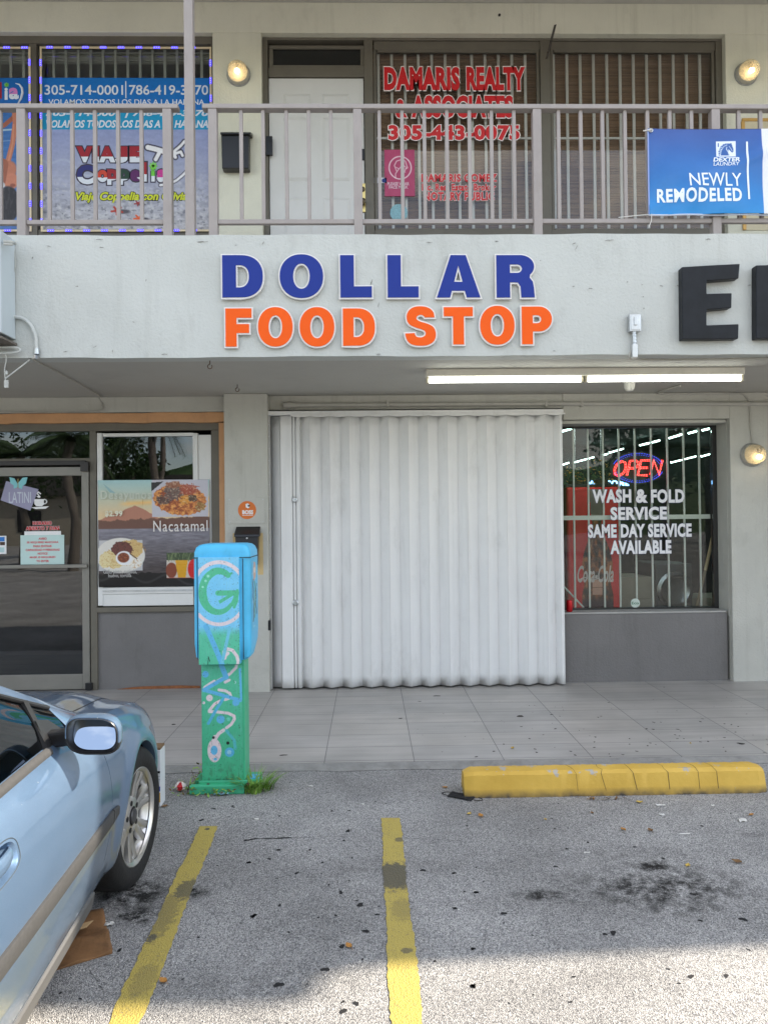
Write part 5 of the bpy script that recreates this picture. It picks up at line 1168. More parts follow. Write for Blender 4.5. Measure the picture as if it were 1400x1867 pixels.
# ================================================================== cafe front: signs
def pt_cafe(i):
    x, y = i.x, i.y
    sky_t = np.clip((y - 875) / 62, 0, 1)[..., None]
    i.c = np.array((168, 206, 208)) * (1 - sky_t) + np.array((226, 200, 158)) * sky_t
    i.put(np.clip(1 - np.abs(y - 918 + (x - 235) * .05) / 7, 0, 1) * np.clip((x - 215) / 20, 0, 1) * .9, (244, 196, 122))
    ridge = 950 - 28 * np.exp(-((x - 248) / 34) ** 2) - 8 * np.exp(-((x - 200) / 20) ** 2) + (fbm(x / 8, y * 0, 3) - .5) * 5
    i.put((y - ridge) / 1.5, (182, 126, 104))
    r2 = 948 + (fbm(x / 6, y * 0, 8) - .5) * 7 - (x - 180) * .03; i.put((y - r2) / 1.5, (112, 78, 66))
    i.put((y - 963) / 1.2, (128, 128, 142))
    wt = np.clip((y - 963) / 85, 0, 1)[..., None]; water = np.array((140, 138, 150)) * (1 - wt) + np.array((66, 58, 58)) * wt
    w = fbm(x / 12, y / 1.9, 4, 4) - .5; m = (y > 964)[..., None]
    i.c = np.where(m, water + w[..., None] * 52, i.c)
    i.put((y - 1046 + (fbm(x / 14, y / 8, 6) - .5) * 22) / 2.5, (22, 21, 22))
    sh = np.clip(1 - np.abs(y - 1052 - 8 * np.sin(x / 13) - (x - 240) * .06) / 4, 0, 1) * (y > 1038); i.put(sh * .45, (96, 94, 96))
    # main dish, top right
    i.rect(278.5, 875, 381, 943, (198, 196, 206)); i.poly([(278, 880), (300, 878), (278, 896)], (36, 34, 36))
    n = fbm(x / 5, y / 4, 21, 4)
    body = np.hypot((x - 330 - (y - 915) * .25) / 48, (y - 912) / 28); bm_ = (body < 1 + (n - .5) * .2) & (x < 381) & (x > 279) & (y < 942)
    i.put(bm_.astype(float), (206, 126, 62)); i.put(bm_ * np.clip((n - .52) * 6, 0, 1), (232, 166, 92)); i.put(bm_ * np.clip((.46 - n) * 8, 0, 1), (152, 74, 40))
    for (cx, cy, rx_, ry_, c) in ((318, 898, 17, 15, (92, 82, 84)), (298, 912, 13, 8, (72, 58, 58)), (346, 893, 18, 10, (168, 74, 54)), (352, 909, 9, 6, (62, 50, 40)), (337, 912, 9, 8, (226, 158, 56)), (318, 884, 14, 6, (150, 90, 60)), (366, 925, 8, 9, (150, 118, 56))):
        q = np.hypot((x - cx) / rx_, (y - cy) / ry_) < 1 + (fbm(x / 3, y / 3, int(cx)) - .5) * .9; i.put(q * .85, c); i.put(q * np.clip((fbm(x / 2.2, y / 2.2, int(cy)) - .55) * 7, 0, 1) * .6, (226, 200, 170))
    i.put(np.clip((fbm(x / 2.4, y / 2, 33, 2) - .66) * 9, 0, 1) * bm_ * .7, (120, 50, 36))
    # plate, lower left
    i.rect(182, 984, 261, 1040, (196, 196, 198)); i.ell(221, 1012, 44, 32, (226, 222, 214), .03)
    for (cx, cy, rx_, ry_, c) in ((212, 1018, 22, 17, (226, 206, 152)), (240, 1000, 26, 16, (214, 184, 124)), (193, 1020, 11, 14, (230, 214, 164)), (224, 1000, 20, 14, (112, 62, 56)), (246, 1026, 14, 9, (236, 232, 224))):
        q = np.hypot((x - cx) / rx_, (y - cy) / ry_) < 1 + (fbm(x / 4, y / 4, int(cx)) - .5) * .5; i.put(q.astype(float) * (x > 182) * (x < 261) * (y < 1040), c); i.put(q * np.clip((fbm(x / 2, y / 2, int(cy) + 3) - .55) * 8, 0, 1) * .55, (74, 42, 36) if c[0] < 150 else (190, 142, 84))
    i.ell(227, 1017, 15, 13, (236, 236, 238), .08); i.ell(226, 1016, 10.5, 9, (120, 62, 40), .15); i.put(np.clip((fbm(x / 1.8, y / 1.8, 51) - .55) * 8, 0, 1) * (np.hypot((x - 226) / 10, (y - 1016) / 9) < 1) * .7, (190, 110, 70)); i.seg([(238, 1009), (250, 1018)], 2, (110, 80, 56))
    # drinks, lower right
    i.rect(304, 1008, 381, 1054, (206, 198, 188)); i.rect(304, 1008, 381, 1022, (62, 78, 52)); i.put(np.clip((fbm(x / 2, y / 6, 61) - .5) * 6, 0, 1) * (y < 1024) * (x > 304) * (y > 1008), (108, 124, 84)); i.ell(313, 1040, 10, 14, (134, 70, 50), .1); i.poly([(320, 1022), (343, 1022), (339, 1053), (325, 1053)], (222, 164, 40)); i.ell(354, 1038, 11, 18, (206, 40, 40), .1); i.rect(304, 1053, 381, 1054.5, (190, 120, 110))
    i.poly([(190, 880), (214, 899), (202, 897)], (150, 186, 190))
def cw(U, V): return -.012 - .006 * np.sin(5 * U + 3 * V) - .01 * np.exp(-((V - U * .5) / .05) ** 2) * (U < .4) - .008 * np.sin(9 * V + 2 * U) * (V > .8)
CP = tag(sheet('menu_banner', (181, 875, 383, 1069), YW - .03, .85, pt_cafe, wave=cw, m=printmat('banner_vinyl', .32, .02)), 'cafe food banner with lake sunset and plates hung over the serving window', 'banner')
ORG[CP.name] = Vector((0, 0, 0))
Yb_ = YW - .066
CRM = flat('banner_cream', (226, 222, 200))
txt('banner_text', 'Desayunos', (184, 894, 276, 915), Yb_, flat('banner_pale', (208, 214, 200)), .015, parent=CP, space=1.15); txt('banner_text', '$2.99', (192, 931, 224, 943), Yb_, CRM, .045, parent=CP, space=1.1)
txt('banner_text', 'Nacatamal', (280, 949, 379, 969), Yb_ - .002, flat('banner_cream2', (232, 226, 222)), .004, parent=CP, space=1.12)
txt('banner_text', 'Gallo pinto, cuajada,', (189, 1038, 250, 1048), Yb_ - .004, flat('banner_grey', (180, 178, 176)), .01, parent=CP); txt('banner_text', 'huevo, tortilla', (198, 1046, 240, 1053.5), Yb_ - .006, flat('banner_grey', ()) if False else MATS['banner_grey'], .01, parent=CP)
# door decals and notices
Yd = YW - .0135
CUP = thing('cup_decal', 'white steaming coffee cup decal on the cafe door glass', 'decal', PY(75, 912, YW))
def dp(x, y): return PY(x, y, Yd)
mb = MB()
def fl(pts, mb, y=None):
    q = [dp(*p) for p in pts]; mb.prism([(v.x, v.z) for v in q], Yd - .0008 if y is None else y, Yd)
fl([(63, 910), (81, 910), (80.5, 920), (77, 923), (67, 923), (63.5, 919)], mb); fl([(57, 925), (90, 923), (84, 927.5), (66, 928)], mb)
fl([(67, 905), (71, 904), (66, 898.5), (71, 896), (76, 900), (74, 901.5), (71.5, 898.5), (69.5, 899.5), (75, 906), (72, 908)][:10], mb)
obj('cup', mb, VINYLW, CUP)
mb = MB(); q = [dp(81 + 5 * math.cos(a), 914.5 + 4 * math.sin(a)) for a in [-PI / 2 + PI * k / 10 for k in range(11)]]; mb.tube(q, .006, 6); obj('cup_handle', mb, VINYLW, CUP)
HT = thing('opening_hours_lettering', 'red white-edged opening days lettering on the cafe door glass', 'lettering', PY(80, 958, YW))
txt('letter_line', 'HORARIO', (60.5, 950.5, 95, 957), Yd, VINYLR, .045, parent=HT, outline=VINYLW, ooff=.05, space=1.1); txt('letter_line', 'ABIERTO 7 DIAS', (48, 959.5, 109, 966.5), Yd, VINYLR, .045, parent=HT, outline=VINYLW, ooff=.05, space=1.1)
NT = thing('door_notice', 'pale mint mask notice with red text taped to the cafe door', 'notice', PY(78, 1000, YW))
mb = MB(); R = RC(45.5, 968.5, 112, 975.5, Yd); mb.box(R[0], R[1], Yd - .003, Yd - .001, R[2], R[3]); obj('paper_edge', mb, VINYLW, NT)
mb = MB(); R = RC(38.5, 975.6, 118, 1029, Yd); mb.box(R[0], R[1], Yd - .004, Yd - .001, R[2], R[3]); obj('paper', mb, mat('mint_paper', lin((196, 222, 218)), rough=.6, var=.04), NT)
NR = flat('notice_red', (206, 96, 100))
for k, (s, w) in enumerate((('AVISO', 15), ('SE REQUIERE MASCARA', 58), ('PARA ENTRAR', 34), ('CAPACIDAD 9 PERSONAS', 62), ('NOTICE', 18), ('MASK IS REQUIRED', 47), ('TO ENTER', 23))):
    txt('notice_text', s, (78.5 - w / 2, 980 + 6.8 * k, 78.5 + w / 2, 984.3 + 6.8 * k), Yd - .0042, NR, .04, parent=NT)
mb = MB(); R = RC(-2, 977, 12.5, 1010, Yd); mb.box(R[0], R[1], Yd - .002, Yd, R[2], R[3]); mb.k = 1; R = RC(0, 979, 9.5, 987, Yd); mb.box(R[0], R[1], Yd - .003, Yd - .0021, R[2], R[3]); mb.k = 2; R = RC(1, 988, 10, 994, Yd); mb.box(R[0], R[1], Yd - .003, Yd - .0021, R[2], R[3]); mb.k = 3; R = RC(0, 998, 9, 1007, Yd); mb.box(R[0], R[1], Yd - .003, Yd - .0021, R[2], R[3])
tag(obj('card_sticker', mb, [VINYLW, flat('card_blue', (40, 120, 200)), flat('card_dark', (70, 46, 36)), flat('card_mint', (186, 214, 216))]), 'white payment card sticker on the cafe door at the left picture edge', 'sticker')
BFb = thing('butterfly_sign', 'lilac butterfly sign drawn on the cafe door glass beside the white cup', 'sign', PY(35, 905, YW + .03))  # flat board and butterfly laid on the glass plane
Ye = YW - .0135
def fe(pts, m, name, y):
    mb = MB(); q = [PY(*p, Ye) for p in pts]; mb.prism([(v.x, v.z) for v in q], y - .0008, y); return obj(name, mb, m, BFb)
fe([(12, 877), (71, 892), (56, 931), (2, 912)], mat('lilac_board', lin((150, 148, 176)), rough=.5), 'board', Ye)
fe([(18, 870), (27, 872), (33, 882), (42, 871), (51, 870), (48, 882), (42, 886), (41, 892), (33, 888), (26, 891), (26, 885), (20, 881)], mat('butterfly_cyan', lin((130, 200, 206)), rough=.5), 'butterfly', Ye - .001)
fe([(33, 873), (34.5, 873), (34.5, 891), (33, 891)], mat('butterfly_ochre', lin((150, 140, 80)), rough=.5), 'butterfly_body', Ye - .002)
txt('sign_text', 'LATINI', (17, 897, 57, 917), Ye - .001, flat('sign_pale', (200, 206, 216)), .0, parent=BFb)
# boss sticker, lower mailbox and card on the column
yk = 7.1865
c = PY(451, 930, yk); r0 = PY(467.5, 930, yk).x - c.x
BSs = thing('round_column_sticker', 'round orange sticker with a white bird head on the column access panel', 'sticker', (c.x, yk, c.z))
mb = MB(); mb.lathe((c.x, 7.1798, c.z), (0, -1, 0), [(r0, 0), (r0, .0012), (0, .0014)], 40); obj('disc', mb, mat('sticker_orange', lin((214, 112, 36)), rough=.45, var=.05), BSs)
ys = 7.1782
def pc(pts, m, name, y=ys):
    mb = MB(); q = [PY(*p, y) for p in pts]; mb.prism([(v.x, v.z) for v in q], y - .0006, y); return obj(name, mb, m, BSs)
txt('sticker_text', 'BOSS', (442, 930, 462, 937.5), ys, VINYLW, .05, parent=BSs); pc([(442, 939), (462, 938.5), (462, 939.6), (442, 940)], VINYLW, 'sticker_rule')
pc([(448, 919), (452, 917.5), (455, 920), (453, 922), (455.5, 924.5), (452.5, 927), (448.5, 925)], VINYLW, 'bird_head'); pc([(452, 920.5), (456.5, 921), (455, 924), (452, 923.5)], BLACK, 'bird_beak', ys - .0008)
MB2 = thing('mailbox', 'black mailbox on the column behind the turquoise pedestal', 'mailbox', PY(450, 1000, 7.19))
mb = MB(); R = RC(429, 978, 471, 1031, 7.10); mb.prism([(R[0], R[3]), (R[1], R[3]), (R[1] - .012, R[2]), (R[0] + .012, R[2])], 7.10, 7.188); obj('box', mb, BLACK, MB2, bevel=.008)
mb = MB(); R = RC(427, 960, 473, 979, 7.09); mb.add([(R[0], 7.08, R[2]), (R[1], 7.08, R[2]), (R[1], 7.188, R[2] + .01), (R[0], 7.188, R[2] + .01), (R[0], 7.085, R[2] + .025), (R[1], 7.085, R[2] + .025), (R[1] - .005, 7.188, R[3]), (R[0] + .005, 7.188, R[3])], [(0, 1, 2, 3), (4, 5, 6, 7), (0, 1, 5, 4), (1, 2, 6, 5), (2, 3, 7, 6), (3, 0, 4, 7)]); obj('lid', mb, BLACK, MB2, bevel=.004)
c = PY(450, 981.5, 7.08); mb = MB(); mb.lathe((c.x, 7.098, c.z), (0, -1, 0), [(.008, 0), (.008, .008), (0, .01)], 10); obj('lock', mb, STEEL, MB2)
mb = MB(); R = RC(425, 972, 480, 1048, 7.1895); mb.box(R[0], R[1], 7.1885, 7.1899, R[2], R[3]); tag(obj('backing_card', mb, mat('manila_card', lin((206, 180, 130)), rough=.8, var=.08)), 'tan card stuck to the column behind the black mailbox', 'card')

# ================================================================== laundromat: window lettering, open sign, interior
WL = thing('window_lettering', 'white wash and fold lettering on the laundry window', 'lettering', PY(1163, 950, YL))
NAVY = flat('letter_navy', (30, 40, 96)); WV = mat('vinyl_white_bright', (.80, .80, .82), rough=.5, var=.03)
Yw = YL - .006
for s, box in (('WASH', (1079, 892, 1150, 917)), ('&', (1158, 892, 1180, 917)), ('FOLD', (1186, 892, 1247, 917)), ('SERVICE', (1112, 924, 1215, 948)), ('SAME DAY SERVICE', (1071, 955, 1260, 980)), ('AVAILABLE', (1112, 985, 1223, 1010))):
    txt('letter_line', s, box, Yw, WV, .045, parent=WL, outline=NAVY, ooff=.020, space=1.08)
mb = MB(); c = PY(1157.5, 1099.5, Yw); mb.lathe((c.x, Yw, c.z), (0, -1, 0), [(.048, 0), (.048, .001), (0, .0012)], 28); STK = tag(obj('round_sticker', mb, mat('sticker_mint', lin((196, 208, 198)), rough=.5, var=.1, vscale=50)), 'small round pale sticker at the bottom of the laundry window', 'sticker'); ORG[STK.name] = Vector((0, 0, 0))
txt('sticker_text', 'Eco', (1151, 1097, 1164, 1102), Yw - .0016, flat('sticker_green', (70, 120, 90)), .02, parent=STK)
OP = thing('open_sign', 'lit red OPEN led sign in a blue ring hung in the laundry window', 'open sign', PY(1163, 853, YL + .1))
yo = YL + .10
RGLOW = emit('open_red', (1.0, .035, .03), 1.6); BGLOW = emit('open_blue', (.05, .09, 1.0), .5); WD = emit('open_dots', (1.0, .30, .26), 1.6)
mb = MB(); c = PY(1163, 853, yo); R = RC(1112, 824, 1214, 884, yo); mb.lathe((c.x, yo + .02, c.z), (0, -1, 0), [(.0, 0), (1, 0), (1, .008), (0, .0082)], 40)
hx, hz = (R[1] - R[0]) / 2, (R[3] - R[2]) / 2
mb.v = [(c.x + (x - c.x) * hx, y, c.z + (z - c.z) * hz) for x, y, z in mb.v]; obj('backing', mb, BLACK, OP)
SO = {'O': [[(0, .5), (.06, .8), (.25, 1), (.45, .9), (.52, .5), (.46, .2), (.27, 0), (.07, .12), (0, .5)]], 'P': [[(0, 0), (0, 1), (.32, 1), (.46, .88), (.46, .62), (.32, .5), (0, .5)]], 'E': [[(.42, 1), (0, 1), (0, 0), (.42, 0)], [(0, .5), (.36, .5)]], 'N': [[(0, 0), (0, 1), (.44, 0), (.44, 1)]]}
red = MB(); dots = MB()
for ch, x0, x1 in (('O', 1120, 1140), ('P', 1145, 1161), ('E', 1165, 1183), ('N', 1188, 1204)):
    wch = {'O': .52, 'P': .46, 'E': .42, 'N': .44}[ch]
    for st_ in SO[ch]:
        pts = [PY(x0 + (p[0] / wch) * (x1 - x0) + (p[1] - .5) * 6, 868 - p[1] * 27 - (x0 - 1120) * .035, yo) for p in st_]
        for off in (-.0075, .0075):
            q = []
            for i, p in enumerate(pts):
                a = pts[max(0, i - 1)]; b_ = pts[min(len(pts) - 1, i + 1)]; d = (b_ - a).normalized(); q.append(p + Vector((-d.z, 0, d.x)) * off)
            red.tube(q, .0042, 6)
            for a, b_ in zip(q[:-1], q[1:]):
                n_ = max(1, int((b_ - a).length / .024))
                for k in range(n_): dots.lathe(a.lerp(b_, (k + .5) / n_) + Vector((0, -.0044, 0)), (0, -1, 0), [(.0030, 0), (.0022, .002), (0, .0024)], 5)
obj('letters', red, RGLOW, OP); obj('letter_diodes', dots, WD, OP)
ring = MB()
for k in range(58):
    a = 2 * PI * k / 58
    if abs(math.sin(a)) < .30: continue
    p = Vector((c.x + hx * .90 * math.cos(a), yo + .006, c.z + hz * .88 * math.sin(a))); ring.obox(p, (-math.sin(a) * hx, 0, math.cos(a) * hz), (0, 1, 0), (math.cos(a), 0, math.sin(a)), .008, .004, .0032)
    p = Vector((c.x + hx * .80 * math.cos(a), yo + .006, c.z + hz * .78 * math.sin(a))); ring.obox(p, (-math.sin(a) * hx, 0, math.cos(a) * hz), (0, 1, 0), (math.cos(a), 0, math.sin(a)), .005, .004, .002)
obj('ring', ring, BGLOW, OP)
WS = thing('welcome_sign', 'blue lit WELCOME sign behind the red drinks machine', 'led sign', PY(1108, 881, 9.2))
mb = MB(); R = RC(1067, 872, 1149, 890, 9.2); mb.box(R[0], R[1], 9.21, 9.24, R[2], R[3]); obj('backing', mb, BLACK, WS); txt('sign_text', 'WELCOME', (1070, 876, 1146, 886), 9.205, emit('welcome_glow', (.2, .5, 1.0), 2.5), .04, parent=WS, space=1.1)
# ceiling tubes of the laundromat; some strips stand for reflections in the glass
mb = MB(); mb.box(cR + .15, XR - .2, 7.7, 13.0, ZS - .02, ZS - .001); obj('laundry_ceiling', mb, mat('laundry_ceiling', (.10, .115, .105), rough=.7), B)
mb = MB(); mb.box(cR + .15, XR - .2, 12.9, 13.0, 0, ZS - .03); obj('laundry_back_wall', mb, mat('laundry_wall', (.03, .034, .033), rough=.7), B)  # dimness of the room is put into the dark wall colour
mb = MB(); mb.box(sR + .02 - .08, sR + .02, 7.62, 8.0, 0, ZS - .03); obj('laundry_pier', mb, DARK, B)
LT = emit('laundry_tube_glow', (.66, 1.0, .93), 5.0)
zc_ = ZS - .10
def ltube(a, b_):
    A_, B_ = PZ(*a, zc_), PZ(*b_, zc_)
    if A_.y > 12.7 or B_.y > 12.7:
        A_, B_ = PY(*a, 12.55), PY(*b_, 12.5); 
    t = thing('laundry_light_strip', 'lit greenish strip seen in the laundry window', 'light', A_.lerp(B_, .5), 'tube lights inside the laundry')
    mb = MB(); d = Vector((0, 0, .03)); mb.tube([A_ + d, B_ + d], .03, 8); obj('housing', mb, mat('laundry_ceiling', ()), t)
    mb = MB(); mb.tube([A_, B_], .015, 8); obj('tube', mb, LT, t, smooth=True)
for a, b_ in (((1014, 789), (1050, 778.5)), ((1045, 843), (1082, 833)), ((1018, 849), (1037, 843)), ((1110, 825), (1136, 817.5)), ((1097, 830), (1107, 827)), ((1166, 811.5), (1201, 803)), ((1220, 798.5), (1241, 792)), ((1255, 789.5), (1268, 786)), ((1280, 784), (1297, 780)), ((1222, 843), (1268, 831.5)), ((1277, 832), (1299, 826))): ltube(a, b_)
for xa_ in (2.15, 3.15):           # added unseen row to light the drinks machine, above the lintel line
    t = thing('laundry_light_strip', 'added unseen fill tube just inside the laundry window head', 'light', (xa_ + .4, 7.95, zc_), 'tube lights inside the laundry')
    mb = MB(); mb.tube([(xa_, 7.95, zc_ + .03), (xa_ + .8, 7.95, zc_ + .03)], .03, 8); obj('housing', mb, MATS['laundry_ceiling'], t); mb = MB(); mb.tube([(xa_, 7.95, zc_), (xa_ + .8, 7.95, zc_)], .022, 8); obj('tube', mb, emit('laundry_fill_glow', (.8, 1.0, .95), 14.0), t, smooth=True)
# drinks machine
yv = 8.15
VM = thing('vending_machine', 'tall red drinks vending machine with a bottle picture inside the laundry', 'vending machine', PY(1082, 1000, yv))
R = RC(1034, 888, 1131, 1180, yv)
mb = MB(); mb.box(R[0], R[1], yv, yv + .75, .0, R[3]); obj('cabinet', mb, mat('machine_red', lin((220, 24, 30)), rough=.35, var=.05, coat=.3), VM, bevel=.02)
mb = MB(); mb.box(R[0], R[1], yv + .02, yv + .75, R[3] + .002, R[3] + .035); obj('machine_top', mb, BLACK, VM, bevel=.005)
def pt_bot(i):
    x, y = i.x, i.y; i.c[:] = (220, 24, 30)
    w = 12 + 17 / (1 + np.exp(-(y - 995) / 14)) - 5 * np.exp(-((y - 1060) / 18) ** 2) - 5 * np.exp(-((y - 962) / 22) ** 2)
    m = (np.abs(x - 1088) < w).astype(float); n = fbm(x / 6, y / 10, 5, 4)
    i.put(m, (92, 46, 26)); i.put(m * np.clip((n - .5) * 6, 0, 1), (176, 104, 56)); i.put(m * np.clip((.44 - n) * 8, 0, 1), (44, 24, 18))
    i.put(m * np.clip(1 - np.abs(x - 1088 + w * .55) / 3, 0, 1) * .5, (206, 170, 130)); i.put(m * (y < 950), (150, 140, 130)); i.put(m * (y < 938), (120, 108, 100))
    i.rect(1079, 1058, 1096, 1070, (214, 160, 140)); i.rect(1079, 1072, 1096, 1084, (210, 156, 136)); i.put(m * np.clip((y - 1085) / 14, 0, 1), (60, 30, 44))
FP = sheet('front_picture', (1036, 892, 1129, 1108), yv - .012, 1.0, pt_bot, parent=VM); 
txt('logo', 'Coca-Cola', (1052, 1031, 1118, 1062), yv - .016, flat('logo_silver', (222, 208, 206)), .02, shear=.35, parent=VM)
mb = MB(); mb.tube(bez([PY(*q, yv - .017) for q in ((1056, 1057), (1066, 1053), (1078, 1057), (1090, 1055))]), [.006] * 25, 6); obj('logo_flourish', mb, MATS['logo_silver'], VM)
mb = MB(); R = RC(1131, 1052, 1188, 1092, 8.6); mb.box(R[0], R[1], 8.6, 9.2, R[2], R[3]); mb.box(R[0], R[1] + 1.0, 8.6, 9.2, .0, R[2] - .001)
tag(obj('folding_counter', mb, mat('counter_beige', (.36, .32, .26), rough=.5), bevel=.006), 'beige counter block between the drinks machine and the dark washer', 'counter')
WM = thing('washing_machine', 'dark front loading washer seen low in the laundry window', 'washing machine', PY(1225, 1100, 8.5))
R = RC(1196, 1028, 1262, 1180, 8.5); mb = MB(); mb.box(R[0], R[1], 8.5, 9.2, .0, R[3]); obj('cabinet', mb, mat('washer_grey', (.10, .105, .11), rough=.4, metal=.4), WM, bevel=.01)
c = PY(1229, 1075, 8.49); mb = MB(); mb.lathe((c.x, 8.5, c.z), (0, -1, 0), [(.21, 0), (.21, .03), (.17, .04), (.15, .03), (.13, .02), (0, .015)], 28); obj('door', mb, mat('washer_chrome', (.30, .31, .32), rough=.25, metal=.9), WM, smooth=True)
mb = MB(); mb.tube([PY(1299, 978, 7.85), PY(1285, 1040, 7.82)], .017, 10); mb.k = 1; mb.tube([PY(1285, 1040, 7.82), PY(1265, 1125, 7.78)], .016, 10)
tag(obj('broom_handle', mb, [mat('pine_handle', (.55, .42, .24), rough=.5), mat('handle_brown', (.22, .16, .09), rough=.5)], smooth=True), 'pale wooden broom handle leaning inside the laundry window', 'broom')
# hanging flower baskets above the drinks machine
for (qx, qy, s, lab) in ((1048, 866, .13, 'hanging flower basket nearest the shutter inside the laundry'), (1095, 860, .15, 'hanging flower basket left of the open sign inside the laundry')):
    t = thing('flower_basket', lab, 'flower basket', PY(qx, qy, 8.8), 'hanging flower baskets in the laundry'); c = PY(qx, qy, 8.8); mb = MB()
    for k in range(150):
        d = Vector((RND.gauss(0, 1), RND.gauss(0, 1), RND.gauss(0, 1))).normalized() * s * RND.uniform(.4, 1.2); p = c + d; a = Vector((RND.uniform(-1, 1), RND.uniform(-1, 1), RND.uniform(-1, 1))).normalized(); b_ = a.orthogonal().normalized(); r = .022
        mb.k = 0 if k % 4 else 1
        mb.add([p + a * r, p + b_ * r * .5, p - a * r, p - b_ * r * .5], [(0, 1, 2, 3)])
    obj('flowers', mb, [mat('basket_leaf', (.05, .09, .03), rough=.7, var=.3), mat('basket_bloom', (.55, .30, .06), rough=.7, var=.3)], t, recalc=False); mb = MB(); mb.lathe(c - Vector((0, 0, s)), (0, 0, 1), [(.05, -.06), (.09, .05), (.08, .05), (0, .03)], 14); obj('basket', mb, mat('basket_brown', (.08, .05, .03), rough=.8), t)
    mb = MB(); mb.tube([c + Vector((0, 0, s * .5)), (c.x, c.y, ZS - .03)], .004, 5); obj('chain', mb, STEEL, t)
c = PY(1036, 1104, YP + .13); mb = MB(); zs_ = pz(1180, 1119, YP + .06)
sil = fz0 + .001
mb.lathe((c.x + .005, YP + .12, sil), (0, 0, 1), [(0, 0), (.026, .001), (.032, .010), (.032, .102), (.028, .116), (.026, .119), (.024, .116), (0, .115)], 24)
CAN = tag(obj('drink_can', mb, mat('can_red', lin((190, 24, 34)), rough=.3, metal=.4, var=.05), smooth=True, sharp=50), 'small red drink can on the laundry window sill against the shutter', 'can')

# ================================================================== concrete wheel stop
STOPM = bpy.data.materials.new('stop_paint'); STOPM.use_nodes = True; nt = STOPM.node_tree; b_n = nt.nodes['Principled BSDF']
tc = N(nt, 'ShaderNodeTexCoord'); nz = N(nt, 'ShaderNodeTexNoise', Scale=11.0, Detail=9.0, Roughness=.68); nt.links.new(tc.outputs['Object'], nz.inputs['Vector'])
spz = N(nt, 'ShaderNodeSeparateXYZ'); nt.links.new(tc.outputs['Object'], spz.inputs[0])
pr = N(nt, 'ShaderNodeMapRange'); pr.inputs['From Min'].default_value = .072; pr.inputs['From Max'].default_value = .105; nt.links.new(spz.outputs['Z'], pr.inputs['Value'])
ad = N(nt, 'ShaderNodeMath', operation='MULTIPLY_ADD'); ad.inputs[1].default_value = .10; nt.links.new(pr.outputs[0], ad.inputs[0]); nt.links.new(nz.outputs['Fac'], ad.inputs[2])
st_ = N(nt, 'ShaderNodeMapRange'); st_.inputs['From Min'].default_value = .682; st_.inputs['From Max'].default_value = .694; nt.links.new(ad.outputs[0], st_.inputs['Value'])
n2 = N(nt, 'ShaderNodeTexNoise', Scale=2.2, Detail=7.0, Roughness=.6); nt.links.new(tc.outputs['Object'], n2.inputs['Vector'])
cr = N(nt, 'ShaderNodeValToRGB'); cr.color_ramp.elements[0].position = .3; cr.color_ramp.elements[0].color = (.55, .335, .04, 1); cr.color_ramp.elements[1].position = .7; cr.color_ramp.elements[1].color = (.72, .465, .08, 1); nt.links.new(n2.outputs['Fac'], cr.inputs[0])
mx = N(nt, 'ShaderNodeMix', data_type='RGBA'); mx.inputs['B'].default_value = (.42, .39, .34, 1); nt.links.new(st_.outputs[0], mx.inputs['Factor']); nt.links.new(cr.outputs[0], mx.inputs['A'])
vc = N(nt, 'ShaderNodeTexNoise', Scale=16.0, Detail=6.0); nt.links.new(tc.outputs['Object'], vc.inputs['Vector']); sp = N(nt, 'ShaderNodeSeparateXYZ'); nt.links.new(tc.outputs['Object'], sp.inputs[0])
lo = N(nt, 'ShaderNodeMapRange'); lo.inputs['From Min'].default_value = LOT + .05; lo.inputs['From Max'].default_value = LOT + .0; lo.inputs['To Max'].default_value = 1.7; nt.links.new(sp.outputs['Z'], lo.inputs['Value'])
lm = N(nt, 'ShaderNodeMath', operation='MULTIPLY', use_clamp=True); nt.links.new(lo.outputs[0], lm.inputs[0]); nt.links.new(vc.outputs['Fac'], lm.inputs[1])
mx2 = N(nt, 'ShaderNodeMix', data_type='RGBA'); mx2.inputs['B'].default_value = (.05, .04, .03, 1); nt.links.new(lm.outputs[0], mx2.inputs['Factor']); nt.links.new(mx.outputs['Result'], mx2.inputs['A']); nt.links.new(mx2.outputs['Result'], b_n.inputs['Base Color'])
b_n.inputs['Roughness'].default_value = .6
bp = N(nt, 'ShaderNodeBump', Strength=.5, Distance=.01); nt.links.new(nz.outputs['Fac'], bp.inputs['Height']); nt.links.new(bp.outputs[0], b_n.inputs['Normal'])
c0, c1 = PZ(847, 1456, LOT), PZ(1400, 1447, LOT)
yf = (c0.y + c1.y) / 2 + .01; xa, xb = PY(847, 1440, yf).x, PY(1399, 1435, yf).x
hs = PY(1100, 1393, yf + .13).z - LOT
n = 120; rows = []
prof = [(-.005, 0), (.0, .03), (.022, hs * .86), (.040, hs * .98), (.075, hs), (.125, hs), (.150, hs * .95), (.175, hs * .6), (.185, .03), (.19, 0)]
for i in range(n + 1):
    x = xa + (xb - xa) * i / n; e = min(i / n * (xb - xa), (1 - i / n) * (xb - xa)); tz = min(1, .90 + e / .05 * .1) if e < .05 else 1
    rows.append([(x + (.0 if 0 < i < n else 0), yf + d + RND.uniform(-.0016, .0016) + (max(0, .05 - e) * .35 * (1 if d < .09 else -1)), LOT + h * tz + (RND.uniform(-.002, .002) if h > .01 else 0)) for d, h in prof])
mb = MB(); mb.grid(rows); mb.add(rows[0], [tuple(range(len(prof)))]); mb.add(rows[-1], [tuple(range(len(prof)))])
mb.k = 1
for qx in (1043, 1092, 1147, 1212, 1267, 1299):            # cracks across the block
    pts = []
    x = PY(qx, 1420, yf).x
    for k, (d, h) in enumerate(prof[1:7]): pts.append((x + RND.uniform(-.014, .014) + (.03 - .006 * k), yf + d - .0022, LOT + h + .0022))
    q = [(p[0] + RND.uniform(.0015, .0035), p[1], p[2]) for p in pts]; mb.grid([pts, q])
